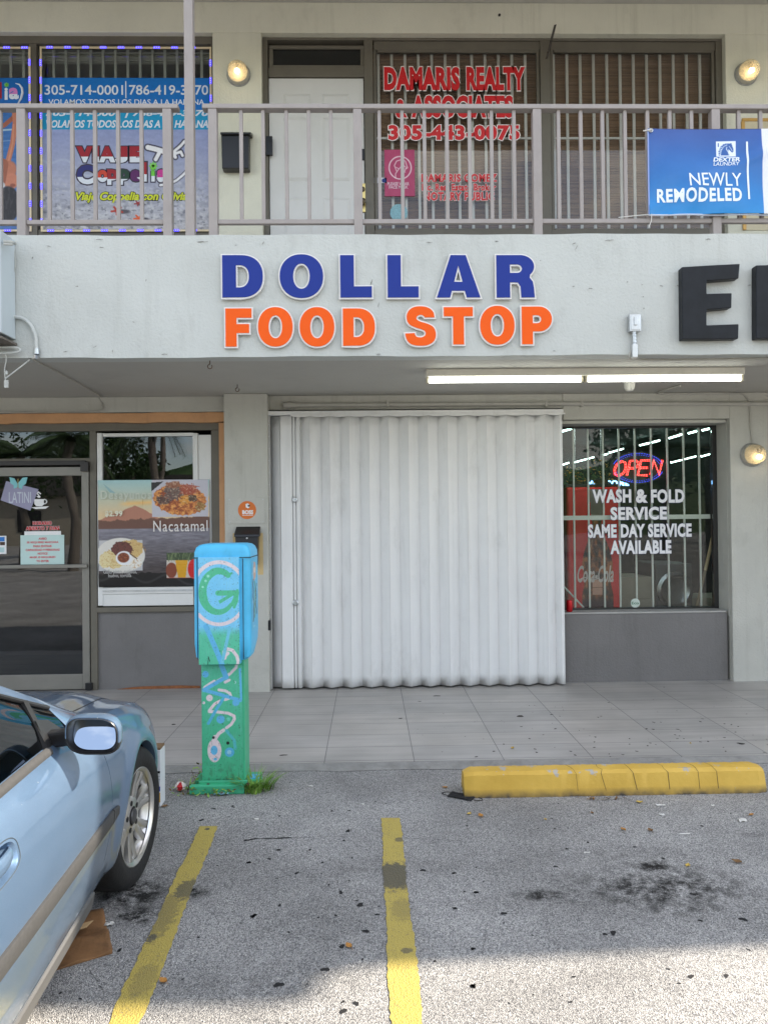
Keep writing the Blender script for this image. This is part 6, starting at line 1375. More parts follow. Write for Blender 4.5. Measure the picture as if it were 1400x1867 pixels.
WSp = tag(obj('wheel_stop', mb, [STOPM, mat('crack_dark', (.05, .04, .03), rough=.9)], smooth=True, sharp=28), 'chipped yellow concrete wheel stop at the edge of the pavement', 'wheel stop')

# ================================================================== painted pedestal (old pay phone)
PHN = thing('phone_pedestal', 'turquoise and green painted phone pedestal with a letter G at the kerb', 'phone pedestal', (PZ(405, 1438, LOT).x, 4.72, LOT))
yf = 4.66
Rp = RC(368, 1200, 443, 1436, yf); Rb = RC(352.5, 992, 457, 1205, yf - .06); Rm = RC(362, 1016, 437, 1212, yf - .075)
yb0 = yf - .06
SKYB = mat('turquoise_paint', lin((74, 182, 226)), rough=.42, var=.10, vscale=6, bump=.15, bscale=30, coat=.05, grime=.22, gscale=7)
GRN = mat('green_paint', lin((66, 176, 132)), rough=.45, var=.08, vscale=6, bump=.12, bscale=30, coat=.05, grime=.3, gscale=7)
mb = MB(); mb.box(Rp[0], Rp[1] + .012, yf, yf + .17, LOT + .02, Rb[2] + .06); obj('post', mb, GRN, PHN, bevel=.006)
# housing: rounded box, chamfered towards the back at its foot
mb = MB(); h0, h1 = Rb[2], Rb[3]; dpt = .34
sec = []
for (zz, ins, yback) in ((h0, .03, dpt - .16), (h0 + .02, .008, dpt - .13), (h0 + .10, .0, dpt - .02), (h0 + .16, 0, dpt), (h1 - .10, 0, dpt), (h1 - .10, 0, dpt), (h1 - .05, .002, dpt - .003), (h1 - .022, .012, dpt - .015), (h1 - .006, .03, dpt - .035), (h1, .055, dpt - .06)):
    x0, x1, y0, y1 = Rb[0] + ins, Rb[1] - ins, yb0 + ins * .7, yb0 + yback; r = .035; row = []
    for (cx, cy, a0) in ((x0 + r, y0 + r, 180), (x1 - r, y0 + r, 270), (x1 - r, y1 - r, 0), (x0 + r, y1 - r, 90)):
        for k in range(6): a = math.radians(a0 + 90 * k / 5); row.append((cx + r * math.cos(a), cy + r * math.sin(a), zz))
    row.append(row[0]); sec.append(row)
mb.grid(sec); mb.add(sec[0][:-1], [tuple(range(24))]); mb.add(sec[-1][:-1], [tuple(range(24))])
HS = obj('housing', mb, SKYB, PHN, smooth=True, sharp=40)
def pt_mural(i):
    x, y = i.x, i.y
    t = np.clip((y - 1143) / 16, 0, 1)[..., None]; g = np.clip((y - 1150) / 280, 0, 1)[..., None]
    i.c = np.array((122, 200, 236)) * (1 - t) + (np.array((92, 194, 160)) * (1 - g) + np.array((68, 178, 132)) * g) * t
    i.c += ((fbm(x / 10, y / 14, 3) - .5) * 9)[..., None]
    f = lambda X, Y: (300 + X / 3.459, 960 + Y / 3.459)
    P_ = lambda *q: [f(*a) for a in q]
    PK, BL, GR = (226, 210, 214), (98, 182, 226), (82, 186, 142)
    def ring(cx, cy, rx_, ry_, w, a0, a1, col, taper=None):
        n_ = 40; pts = [f(cx + rx_ * math.cos(math.radians(a0 + (a1 - a0) * k / n_)), cy - ry_ * math.sin(math.radians(a0 + (a1 - a0) * k / n_))) for k in range(n_ + 1)]
        for k in range(n_): i.seg(pts[k:k + 2], (w if taper is None else w + (taper - w) * k / n_) / 3.459, col)
    ring(345, 425, 172, 200, 24, 38, 148, PK); ring(345, 425, 172, 192, 22, 222, 320, PK)
    ring(342, 412, 100, 132, 34, 52, 110, GR, 44); ring(342, 412, 100, 128, 44, 110, 200, GR, 52); ring(342, 412, 102, 128, 50, 200, 320, GR, 22); ring(342, 412, 108, 128, 22, 320, 358, GR, 16)
    i.seg(P_((338, 420), (458, 420)), 9, GR); i.poly(P_((334, 403), (462, 403), (462, 436), (334, 436)), GR); i.poly(P_((342, 468), (440, 412), (462, 420), (350, 488)), GR); i.seg(P_((410, 305), (424, 296)), 4, GR); i.seg(P_((462, 405), (458, 470), (440, 510)), 5, GR)
    for q in ((278, 312, 9), (262, 342, 8), (244, 380, 7)): i.ell(*f(q[0], q[1]), q[2] / 3.459, q[2] / 3.459, (150, 220, 200), .4)
    # pale hook and dashes
    i.seg(P_((372, 820), (374, 790), (396, 772), (428, 782), (456, 820), (462, 850)), 6, PK); i.seg(P_((378, 830), (384, 812), (398, 800)), 6.5, PK); i.seg(P_((462, 850), (456, 890), (420, 926), (396, 944)), 5.2, PK)
    for q in (((412, 968), (386, 982)), ((366, 958), (340, 972)), ((318, 974), (290, 990), (258, 1012), (250, 1026)), ((346, 1030), (386, 1036), (414, 1052), (420, 1070)), ((414, 1082), (384, 1092)), ((352, 1100), (318, 1118), (284, 1160))): i.seg(P_(*q), 5.2, PK)
    i.seg(P_((284, 1166), (330, 1168), (404, 1178), (440, 1196), (442, 1216), (422, 1248), (392, 1270)), 5.4, PK); i.seg(P_((374, 1284), (344, 1304), (322, 1336)), 6.4, PK)
    i.ell(*f(315, 1412), 44 / 3.459, 74 / 3.459, PK, .08); i.seg(P_((318, 1330), (314, 1370)), 9, PK)
    # blue strokes
    i.seg(P_((262, 630), (330, 790), (392, 950)), 9.5, BL); i.seg(P_((412, 640), (362, 856)), 6, (112, 196, 220)); i.seg(P_((392, 950), (250, 1030)), 7, BL); i.seg(P_((252, 1030), (350, 1058), (480, 1098)), 6.5, BL); i.seg(P_((372, 1086), (318, 1170), (278, 1240)), 5.5, (88, 180, 214))
    i.seg(P_((392, 1288), (440, 1350), (446, 1400)), 5.5, (84, 186, 190)); i.seg(P_((480, 900), (486, 1090)), 4, BL)
    for (cx, cy, r, c) in ((355, 1216, 26, BL), (262, 930, 21, BL), (452, 1112, 22, BL), (410, 1424, 30, (88, 180, 220)), (408, 1424, 14, (150, 210, 232)), (286, 1080, 21, PK), (250, 1110, 9, PK), (404, 1216, 12, (110, 206, 180)), (400, 1366, 10, (24, 26, 26)), (309, 1330, 9, (40, 44, 44)), (446, 984, 9, (180, 220, 220)), (442, 984, 8, GR)):
        i.ell(*f(cx, cy), r / 3.459, r / 3.459, c, .15)
    i.ell(*f(313, 1410), 22 / 3.459, 29 / 3.459, BL, .1); i.ell(*f(320, 1466), 11 / 3.459, 9 / 3.459, BL, .2)
    # paint worn along the edges
    wr = np.clip((fbm(x / 1.6, y / 3, 31, 3) - .66) * 8, 0, 1) * ((np.abs(x - 362.6) < 1.6) | (np.abs(x - 436.5) < 1.2)); i.put(wr * .8, (60, 66, 66))
    i.seg(P_((272, 870), (276, 820), (284, 850)), 1.2, (24, 70, 54))
_om = pt_mural
def pt_mural(i):
    _om(i); x, y = i.x, i.y
    i.put(np.clip((fbm(x / 3.5, y / 5, 77, 4) - .715) * 9, 0, 1) * .4, (70, 96, 92)); i.put(np.clip((fbm(x / 1.7, y / 1.7, 91, 2) - .80) * 12, 0, 1) * .8, (40, 46, 46))
    i.put(np.clip((fbm(x / 5, y / 9, 55, 4) - .47) * 4, 0, 1) * np.clip((y - 1385) / 45, 0, 1) * .6, (58, 70, 56)); i.put(np.clip((fbm(x / 1.2, y / 14, 44, 3) - .6) * 6, 0, 1) * .22, (150, 190, 190))
PM = printmat('mural_paint', .42, .03)
mb = MB(); mb.box(Rm[0], Rm[1], yf - .0745, yb0 + .06, Rm[2], Rm[3]); HP = obj('front_panel', mb, SKYB, PHN, bevel=.003)
sheet('panel_mural', (362.3, 1016, 436.7, 1211.5), yf - .0775, .45, pt_mural, parent=PHN, m=PM, thick=.001)
sheet('post_mural', (368.3, 1212.5, 442.6, 1431), yf - .0035, .45, pt_mural, parent=PHN, m=PM, thick=.001)
mb = MB(); mb.box(Rb[0] - .004, Rb[1] + .004, yb0 - .0025, yb0 + .30, pz(400, 1017.5, yb0), pz(400, 1016, yb0)); obj('lid_seam', mb, mat('seam_dark', (.02, .06, .08), rough=.6), PHN)
mb = MB(); mb.box(Rm[1] + .018, Rm[1] + .0225, yb0 - .0022, yb0 + .002, Rm[2] + .03, Rm[3] - .01); mb.box(Rm[0] - .011, Rm[0] - .008, yb0 - .0022, yb0 + .002, Rm[2] + .03, Rm[3] - .01); obj('panel_seam', mb, MATS['seam_dark'], PHN)
# streaked side
def pt_side(i):
    x, y = i.x, i.y; i.c[:] = (78, 178, 218)
    for k, (u0, w, c) in enumerate(((.28, 2.4, (36, 70, 84)), (.52, 2.0, (46, 128, 92)), (.70, 2.2, (34, 60, 76)), (.86, 1.6, (60, 150, 190)), (.42, 1.2, (150, 190, 150)))):
        i.put((w - np.abs(x - (u0 * 30 + 1.6 * np.sin(y / 17 + k * 2) + 1.0 * np.sin(y / 6 + k)))) / 1.0 * (y > 52 + 9 * k) * (y < 175 - 8 * k), c)
    i.put((np.hypot((x - 14) / 7, (y - 30) / 26) < 1 + (fbm(x / 3, y / 6, 7) - .5) * .8) * .9, (206, 152, 124)); i.put((np.hypot((x - 14) / 4, (y - 28) / 9) < 1) * .8, (226, 216, 208))
    i.put(np.clip((fbm(x / 4, y / 9, 17) - .62) * 8, 0, 1) * .6, (170, 210, 226))
gx, gy = np.meshgrid(np.linspace(0, 30, 31), np.linspace(0, 200, 180)); ik = Ink(gx, gy, (0, 0, 0)); pt_side(ik)
sx = Rb[1] + .0012; mb = MB(); zt_, zb_ = h1 - .11, h0 + .17
mb.grid([[(sx, yb0 + .045 + (dpt - .09) * gx[i, j] / 30, zt_ + (zb_ - zt_) * gy[i, j] / 200) for j in range(31)] for i in range(180)])
o = obj('side_mural', mb, PM, PHN, recalc=False); cc = (np.clip(ik.c / 255, 0, 1) ** 2.2).reshape(-1, 3); o.data.color_attributes.new('ink', 'FLOAT_COLOR', 'POINT').data.foreach_set('color', np.c_[cc, np.ones(len(cc))].astype(np.float32).ravel())
# foot: base plates and flange
mb = MB(); q0, q1 = PZ(345, 1446, LOT), PZ(468, 1440, LOT)
mb.box(q0.x + .01, PZ(446, 1440, LOT).x + .01, yf - .06, yf - .02, LOT, LOT + .055); mb.box(Rp[0] - .015, Rp[1] + .03, yf - .03, yf - .018, LOT, LOT + .075)
mb.box(Rp[0] - .06, Rp[1] + .09, yf + .05, yf + .2, LOT, LOT + .05); obj('base_plate', mb, GRN, PHN, bevel=.008)
mb = MB(); mb.box(Rp[1] + .03, Rp[1] + .088, yf + .06, yf + .14, LOT + .0505, LOT + .056); obj('base_patch', mb, SKYB, PHN)
mb = MB()
for qx, qy in ((380, 1424), (452, 1409)): c = PY(qx, qy, yf - .03); mb.lathe((c.x, yf - .031, LOT + .05), (0, -1, 0), [(.012, 0), (.012, .008), (.0, .009)], 6)
obj('anchor_bolt', mb, mat('rust_hook', ()), PHN)

# ================================================================== weeds round the pedestal (stuff: nobody could count the blades)
def blades(mb, c, n_, r, h, lean=1.0):
    for _ in range(n_):
        a = RND.uniform(0, 2 * PI); q = r * RND.random() ** .6; b0 = Vector((c.x + q * math.cos(a), c.y + q * math.sin(a) * .7, LOT)); H = h * RND.uniform(.45, 1.1)
        d = Vector((math.cos(a) + RND.uniform(-.6, .6), math.sin(a) * .7 + RND.uniform(-.6, .6), 0)); d.normalize(); w = RND.uniform(.003, .006); s = Vector((-d.y, d.x, 0)) * w
        L_, R_ = [], []
        for k in range(5):
            t = k / 4; p = b0 + d * (H * .75 * t ** 1.6 * lean) + Vector((0, 0, H * (t - .35 * t * t * lean))); L_.append(p - s * (1 - t * .95)); R_.append(p + s * (1 - t * .95))
        mb.k = RND.choice((0, 0, 1)); mb.grid([L_, R_])
def leaflets(mb, c, n_, r, h):
    for _ in range(n_):
        p = c + Vector((RND.gauss(0, r * .5), RND.gauss(0, r * .3), RND.uniform(.0, h))); a = Vector((RND.uniform(-1, 1), RND.uniform(-1, 1), RND.uniform(-.4, .6))).normalized(); b_ = a.cross(Vector((RND.uniform(-.5, .5), RND.uniform(-.5, .5), 1))).normalized(); s = RND.uniform(.008, .018)
        mb.k = RND.choice((0, 1, 2)); mb.add([p + a * s, p + b_ * s * .5, p - a * s, p - b_ * s * .5], [(0, 1, 2, 3)])
WG = [mat('weed_green', (.15, .30, .04), rough=.6, var=.3, vscale=20), mat('weed_light', (.28, .44, .08), rough=.6, var=.3, vscale=20), mat('weed_brown', (.13, .09, .035), rough=.8, var=.3, vscale=20)]
mb = MB(); c = PZ(466, 1441, LOT); blades(mb, c, 210, .11, .165); blades(mb, c + Vector((-.03, -.02, 0)), 50, .05, .12); leaflets(mb, c, 40, .11, .05)
blades(mb, PZ(452, 1444, LOT), 22, .04, .09); o = obj('weeds', mb, WG, kind='stuff', recalc=False)
tag(o, 'bright green grass tuft growing at the right foot of the pedestal', 'weeds')
mb = MB(); leaflets(mb, PZ(360, 1447, LOT), 90, .12, .05); leaflets(mb, PZ(405, 1450, LOT), 60, .10, .04); leaflets(mb, PZ(372, 1424, LOT + .03), 40, .10, .09); leaflets(mb, PZ(415, 1420, LOT + .03), 36, .08, .10); blades(mb, PZ(350, 1436, LOT), 20, .06, .07)
for k in range(9):
    p = PZ(350 + k * 12, 1442, LOT); q = [p, p + Vector((.02, .02, .05)), p + Vector((RND.uniform(-.03, .06), .04, RND.uniform(.07, .13)))]; mb.k = 2; mb.tube(q, .0022, 4)
o = obj('weeds', mb, WG, kind='stuff', recalc=False); tag(o, 'small brownish creeping weeds along the front of the pedestal foot', 'weeds')

# ================================================================== litter
def crumple(c, r, seed, squash=.7, n1=9, n2=12):
    rr = random.Random(seed); P_ = []
    for i in range(n1 + 1):
        th = PI * i / n1; P_.append([])
        for j in range(n2):
            q = r * rr.uniform(.72, 1.12); ph = 2 * PI * j / n2
            P_[-1].append(Vector((c.x + q * math.sin(th) * math.cos(ph), c.y + q * math.sin(th) * math.sin(ph) * .8, c.z + r * squash + q * squash * math.cos(th))))
        P_[-1].append(P_[-1][0])
    return P_
mb = MB(); c = PZ(330, 1442, LOT); G = crumple(c, .036, 3, .8); o_ = 0
mb.grid(G); mb.mi = [1 if (k % 12) in (1, 2, 3, 8, 9) else 0 for k in range(len(mb.f))]
tag(obj('crumpled_cup', mb, [flat('cup_paper', (216, 204, 198)), flat('cup_red', (186, 30, 40))]), 'crumpled red and white paper cup left of the pedestal foot', 'litter')
mb = MB(); c = PZ(404, 1449, LOT); P_ = []
for i in range(7):
    P_.append([(c.x - .045 + .015 * j + RND.uniform(-.003, .003), c.y - .025 + .009 * i, LOT + .006 + .012 * math.sin(j * .9 + i * .7) ** 2 + RND.uniform(0, .004)) for j in range(7)])
mb.grid(P_); tag(obj('face_mask', mb, mat('mask_blue', lin((140, 190, 210)), rough=.8, var=.08), smooth=True, solid=.002, recalc=False), 'crumpled pale blue face mask before the pedestal foot', 'face mask')
c = PZ(842, 1453, LOT); ux = Vector((.86, -.5, 0)); uy = Vector((.5, .86, 0)); mb = MB(); P_ = []
for i in range(9):
    P_.append([c + ux * (-.080 + .020 * j) + uy * (-.046 + .0115 * i) + Vector((0, 0, .004 + .004 * (1 + math.sin(i * 2.1 + j * .5)))) for j in range(9)])
mb.grid(P_); FM = tag(obj('face_mask', mb, mat('mask_black', (.010, .010, .011), rough=.8, var=.2), smooth=True, solid=.002, recalc=False), 'black face mask lying at the left end of the wheel stop', 'face mask'); ORG[FM.name] = Vector((0, 0, 0))
for sgn in (-1, 1):
    e = c + ux * .080 * sgn; mb = MB(); mb.tube(bez([e + uy * .03 + Vector((0, 0, .006)), e + ux * .04 * sgn + uy * .018 + Vector((0, 0, .004)), e + ux * .05 * sgn - uy * .008 + Vector((0, 0, .004)), e + ux * .01 * sgn - uy * .03 + Vector((0, 0, .006))]), .0022, 5); obj('ear_loop', mb, MATS['mask_black'], FM)
c = PZ(846, 1441, LOT); mb = MB(); mb.grid(crumple(c, .018, 8, .7, 6, 8)); tag(obj('paper_scrap', mb, flat('scrap_white', (206, 204, 198))), 'small white crumpled scrap at the left end of the wheel stop', 'litter')
LEAFM = [mat('leaf_orange', (.46, .22, .05), rough=.7, var=.3, vscale=60), mat('leaf_brown', (.20, .11, .045), rough=.8, var=.3, vscale=60), mat('leaf_yellow', (.52, .36, .07), rough=.7, var=.3, vscale=60)]
def leaf_mesh(s, seed, m):
    rr = random.Random(seed); mb = MB(); L_, R_, M_ = [], [], []
    for k in range(7):
        t = k / 6; w = s * .42 * math.sin(PI * min(1, t * .96 + .04)) ** .8; x = (t - .5) * s * 2 * .62; cz = s * (.10 + .25 * (t - .5) ** 2 + rr.uniform(-.03, .05))
        M_.append((x, 0, cz)); L_.append((x, -w, cz + s * rr.uniform(.08, .25))); R_.append((x, w, cz + s * rr.uniform(.05, .22)))
    mb.grid([L_, M_, R_]); mb.tube([(-s * .62, 0, s * .12), (-s * .95, s * .08, s * .06)], s * .02, 5)
    return mb
leaf_src = None
lm_ = [leaf_mesh(.030, k, 0) for k in range(3)]; meshes = []
for k, q in enumerate(lm_):
    t_ = obj('fallen_leaf', q, LEAFM[k], recalc=False, smooth=True); meshes.append(t_)
lv = [(876, 1489, 0, 1.1, 'orange curled leaf on the asphalt just left of the wheel stop end'), (855, 1485, 2, .8, 'small yellow leaf on the asphalt near the black face mask'), (1136, 1514, 0, 1.0, 'pale orange leaf below the middle of the wheel stop'), (1185, 1515, 1, 1.0, 'brown leaf beside a faint stain below the wheel stop'),
      (1342, 1573, 1, 1.25, 'largest brown leaf, on the asphalt at the right'), (1369, 1487, 0, .9, 'orange leaf below the right end of the wheel stop'), (1253, 1580, 2, .9, 'yellow leaf on the edge of the big oil stain'), (1165, 1464, 2, 1.0, 'yellow leaf touching the front of the wheel stop'), (994, 1495, 2, .6, 'tiny yellow leaf below the left part of the wheel stop'),
      (1079, 1483, 1, .7, 'tiny brown leaf below the middle of the wheel stop'), (636, 1727, 0, .95, 'orange leaf beside a gum spot left of the worn bay line'), (811, 1437, 0, .9, 'orange leaf left of the wheel stop near the pavement edge'), (298, 1791, 0, 1.0, 'orange leaf right of the bay line by the car'), (66, 1826, 0, .9, 'orange leaf under the car sill in the sun'),
      (300, 1472, 1, 1.1, 'brown leaf by the white carton behind the car wheel'), (934, 1365, 2, 1.0, 'yellow leaf on the pavement tiles near the edge'), (1258, 1251 + 105, 2, .6, 'tiny yellow leaf on the pavement tiles behind the wheel stop')]
used = set()
for (qx, qy, k, s, lab) in lv:
    z = LOT if qy > 1400 else 0
    p = PZ(qx, qy, z)
    o = meshes[k] if k not in used else meshes[k].copy()
    if k in used: COL.objects.link(o)
    used.add(k); o.location = (p.x, p.y, z + .001); o.rotation_euler = (0, 0, RND.uniform(0, 6.28)); o.scale = (s, s, s); tag(o, lab, 'leaf', 'dry leaves on the ground')
SCR = [flat('scrap_white', ()), None]
for k, (qx, qy, rx_, ry_, lab) in enumerate(((1204, 1469, .026, .008, 'white sliver of paper on the asphalt below the wheel stop'), (1206, 1486, .016, .007, 'faint white scrap of paper on the asphalt just below the white sliver'), (1353, 1497, .022, .012, 'bright white crumpled tissue on the asphalt at the right'), (1247, 1521, .030, .004, 'thin white paper stick on the asphalt'), (567, 1434, .014, .007, 'white paper scrap on the asphalt below the shutter'),
                                            (661, 1467, .009, .006, 'tiny white scrap above the worn bay line'), (1299, 1470, .010, .007, 'tiny grey white scrap below the right half of the wheel stop'), (468, 1494, .012, .005, 'tiny white paper fleck right of the pedestal'), (1069, 1555, .016, .004, 'thin cream paper strip left of the oil stain'), (1233, 1460, .010, .005, 'small white fleck touching the front of the wheel stop'), (200, 1687, .018, .012, 'small pale bottle cap beside the cardboard'))):
    p = PZ(qx, qy, LOT); rr = random.Random(k); P_ = []
    for i in range(5): P_.append([(p.x + rx_ * (j / 2 - 1) * rr.uniform(.8, 1.1), p.y + ry_ * (i / 2 - 1) * 1.4 * rr.uniform(.8, 1.1), LOT + .002 + rr.uniform(0, min(rx_, ry_) * .9)) for j in range(5)])
    mb = MB(); mb.grid(P_); tag(obj('paper_scrap', mb, MATS['scrap_white'], recalc=False, solid=.0015), lab, 'litter', 'paper scraps on the asphalt')
# twig and dead leaves pressed against the wheel stop
mb = MB(); y0 = PZ(1085, 1458, LOT).y
for k in range(26):
    x = PZ(1052, 1458, LOT).x + RND.random() * .28; p = Vector((x, y0 + RND.uniform(-.015, .02), LOT + RND.uniform(.003, .014))); a = Vector((RND.uniform(-1, 1), RND.uniform(-.5, .5), RND.uniform(-.3, .3))).normalized(); b_ = a.cross(Vector((0, .4, 1))).normalized(); s = RND.uniform(.008, .022); mb.k = RND.choice((0, 1)); mb.add([p + a * s, p + b_ * s * .35, p - a * s, p - b_ * s * .35], [(0, 1, 2, 3)])
o = obj('leaf_litter', mb, [LEAFM[1], LEAFM[0]], kind='stuff', recalc=False); tag(o, 'brown leaf litter gathered along the front of the wheel stop', 'leaf litter')
# flattened cardboard under the car
CB = mat('cardboard', (.23, .115, .045), rough=.85, var=.22, vscale=7, bump=.3, bscale=60, grime=.85, gscale=5)
pts = [PZ(*q, LOT) for q in ((60, 1782), (206, 1738), (196, 1700), (188, 1662), (40, 1690))]
def lerp2(a, b_, t): return a + (b_ - a) * t
n = 14; rows = []
for i in range(n + 1):
    t = i / n; a = lerp2(pts[0], pts[4], t); b_ = lerp2(pts[1], pts[3], t)
    h = .010 + .015 * math.exp(-((t - .36) / .10) ** 2) + .006 * math.sin(t * 9)
    rows.append([Vector((*lerp2(a, b_, j / 16).xy, LOT + h + .004 * math.sin(j * .9 + i) + (RND.uniform(0, .004) if j == 16 else 0))) for j in range(17)])
rows.insert(0, [Vector((p.x, p.y - .004, LOT + .001)) for p in rows[0]])
mb = MB(); mb.grid(rows); CBo = tag(obj('cardboard_sheet', mb, CB, smooth=True, sharp=30, solid=.004, recalc=False), 'flattened dirty brown cardboard lying under the car sill', 'cardboard'); ORG[CBo.name] = Vector((0, 0, 0))
mb = MB(); p0 = PZ(140, 1705, LOT)
for k in range(9): a = PZ(136 + k * 2.6, 1698 - k * .8, LOT + .035); mb.tube([a, a + Vector((.012, .05, .003))], .0022, 4)
obj('torn_flutes', mb, mat('flute_tan', (.42, .28, .14), rough=.9), CBo)
# white carton in front of the wheel
CT = thing('drink_carton', 'white beverage carton with blue marks standing between car wheel and kerb', 'carton', PZ(290, 1462, LOT))
yk_ = 4.42; R = RC(272, 1368, 293, 1463, yk_)
mb = MB(); mb.box(R[0], R[1], yk_, yk_ + .10, LOT, R[3]); obj('box', mb, mat('carton_white', (.66, .66, .68), rough=.5, var=.06), CT, bevel=.003)
mb = MB(); mb.box(R[0] + .002, R[1] - .002, yk_ + .002, yk_ + .098, R[3] + .0005, R[3] + .014); obj('carton_top', mb, mat('carton_brown', (.20, .12, .06), rough=.8), CT)
for (a, nm, c) in (((282, 1384, 288, 1398), 'blue_mark', (40, 50, 160)), ((282, 1406, 297, 1410), 'black_band', (26, 24, 30)), ((287, 1434, 293, 1443), 'blue_mark', (50, 60, 150)), ((285, 1445, 297, 1463), 'amber_corner', (196, 150, 50)), ((281, 1415, 295, 1416), 'text_line', (150, 150, 160)), ((281, 1421, 295, 1422), 'text_line', (150, 150, 160))):
    R2 = RC(*a, yk_); mb = MB(); mb.box(R2[0], min(R2[1], R[1] - .002), yk_ - .0012, yk_ - .0001, max(R2[2], LOT + .002), R2[3]); obj(nm, mb, flat('carton_ink_%d_%d_%d' % c, c), CT)

# ================================================================== the parked car (local: y forward from the front axle, x to its right side, z up from the asphalt)
PAINT = bpy.data.materials.new('car_paint'); PAINT.use_nodes = True; b_n = PAINT.node_tree.nodes['Principled BSDF']; nt = PAINT.node_tree
b_n.inputs['Base Color'].default_value = (.15, .245, .385, 1); b_n.inputs['Metallic'].default_value = .6; b_n.inputs['Roughness'].default_value = .38; b_n.inputs['Coat Weight'].default_value = 1.0; b_n.inputs['Coat Roughness'].default_value = .03
tc = N(nt, 'ShaderNodeTexCoord'); vz = N(nt, 'ShaderNodeTexVoronoi', Scale=26.0); nt.links.new(tc.outputs['Object'], vz.inputs['Vector'])
fl_ = N(nt, 'ShaderNodeTexNoise', Scale=500.0, Detail=2.0); nt.links.new(tc.outputs['Object'], fl_.inputs['Vector'])
sp_ = N(nt, 'ShaderNodeMapRange'); sp_.inputs['From Min'].default_value = .045; sp_.inputs['From Max'].default_value = .03; nt.links.new(vz.outputs['Distance'], sp_.inputs['Value'])
vz2 = N(nt, 'ShaderNodeTexNoise', Scale=5.0, Detail=3.0); nt.links.new(tc.outputs['Object'], vz2.inputs['Vector']); gt = N(nt, 'ShaderNodeMath', operation='GREATER_THAN'); gt.inputs[1].default_value = .56; nt.links.new(vz2.outputs['Fac'], gt.inputs[0])
mu = N(nt, 'ShaderNodeMath', operation='MULTIPLY'); nt.links.new(sp_.outputs[0], mu.inputs[0]); nt.links.new(gt.outputs[0], mu.inputs[1])
fr_ = N(nt, 'ShaderNodeMapRange'); fr_.inputs['From Min'].default_value = .35; fr_.inputs['From Max'].default_value = .65; fr_.inputs['To Min'].default_value = .93; fr_.inputs['To Max'].default_value = 1.07; nt.links.new(fl_.outputs['Fac'], fr_.inputs['Value'])
sv = N(nt, 'ShaderNodeVectorMath', operation='SCALE'); sv.inputs[0].default_value = (.15, .245, .385); nt.links.new(fr_.outputs[0], sv.inputs['Scale'])
mxp = N(nt, 'ShaderNodeMix', data_type='RGBA'); mxp.inputs['B'].default_value = (.75, .76, .74, 1); nt.links.new(mu.outputs[0], mxp.inputs['Factor']); nt.links.new(sv.outputs[0], mxp.inputs['A']); dz = N(nt, 'ShaderNodeSeparateXYZ'); nt.links.new(tc.outputs['Object'], dz.inputs[0]); dm = N(nt, 'ShaderNodeMapRange'); dm.inputs['From Min'].default_value = .62; dm.inputs['From Max'].default_value = .22; dm.inputs['To Max'].default_value = .55; nt.links.new(dz.outputs['Z'], dm.inputs['Value'])
dn = N(nt, 'ShaderNodeTexNoise', Scale=7.0, Detail=8.0, Roughness=.7); nt.links.new(tc.outputs['Object'], dn.inputs['Vector']); dd = N(nt, 'ShaderNodeMath', operation='MULTIPLY'); nt.links.new(dm.outputs[0], dd.inputs[0]); nt.links.new(dn.outputs['Fac'], dd.inputs[1])
mxd = N(nt, 'ShaderNodeMix', data_type='RGBA'); mxd.inputs['B'].default_value = (.30, .285, .25, 1); nt.links.new(dd.outputs[0], mxd.inputs['Factor']); nt.links.new(mxp.outputs['Result'], mxd.inputs['A']); nt.links.new(mxd.outputs['Result'], b_n.inputs['Base Color'])
dr = N(nt, 'ShaderNodeMapRange'); dr.inputs['To Min'].default_value = .33; dr.inputs['To Max'].default_value = .48; nt.links.new(dn.outputs['Fac'], dr.inputs['Value']); nt.links.new(dr.outputs[0], b_n.inputs['Roughness'])
CGL = glass('car_side_glass', (.07, .085, .08), extra=.01)
CGW = glass('car_windscreen', (.45, .50, .48), extra=.03)
RUB = mat('tyre_rubber', (.009, .009, .0095), rough=.75, var=.2, vscale=20, bump=.2, bscale=60)
ALLOY = mat('alloy_wheel', (.58, .57, .55), rough=.30, metal=.85, var=.05)
TRIMG = mat('moulding_grey', (.062, .062, .062), spec=.25, rough=.6, var=.10, vscale=60)
BLKT = mat('car_black_trim', (.014, .014, .015), rough=.35, var=.15)
CAR = thing('parked_car', 'silver blue sedan parked nose in at the left, front wheel turned', 'car')
CA = math.radians(4.1)
ORG[CAR.name] = Vector((0, 0, 0))
def ipf(xs, ys):
    """smooth interpolation through sorted points"""
    xs, ys = np.array(xs, float), np.array(ys, float); d = np.gradient(ys, xs)
    def f(x):
        x = np.clip(x, xs[0], xs[-1]); i = np.clip(np.searchsorted(xs, x) - 1, 0, len(xs) - 2); h = xs[i + 1] - xs[i]; t = (x - xs[i]) / h
        return (2 * t ** 3 - 3 * t ** 2 + 1) * ys[i] + (t ** 3 - 2 * t ** 2 + t) * h * d[i] + (-2 * t ** 3 + 3 * t ** 2) * ys[i + 1] + (t ** 3 - t ** 2) * h * d[i + 1]
    return f
zf = ipf([-3.7, -3.4, -2.6, -1.6, -.8, -.55, -.2, 0, .2, .4, .55, .68, .78, .86], [.80, .90, .935, .92, .905, .885, .845, .82, .79, .745, .70, .645, .58, .50])       # shoulder height
zc = ipf([-3.7, -3.4, -2.8, -1.6, -.7, -.5, -.2, 0, .2, .4, .55, .68, .78, .86], [.84, .96, 1.00, .96, .96, .945, .91, .885, .858, .820, .78, .725, .65, .53])            # centre line of bonnet / boot
pl = ipf([-3.7, -3.5, -3.2, -2.6, -1.5, -.3, .1, .3, .45, .6, .72, .80, .86], [.70, .80, .90, .97, 1.0, 1.0, 1.0, .99, .965, .915, .84, .75, .64])                       # plan taper
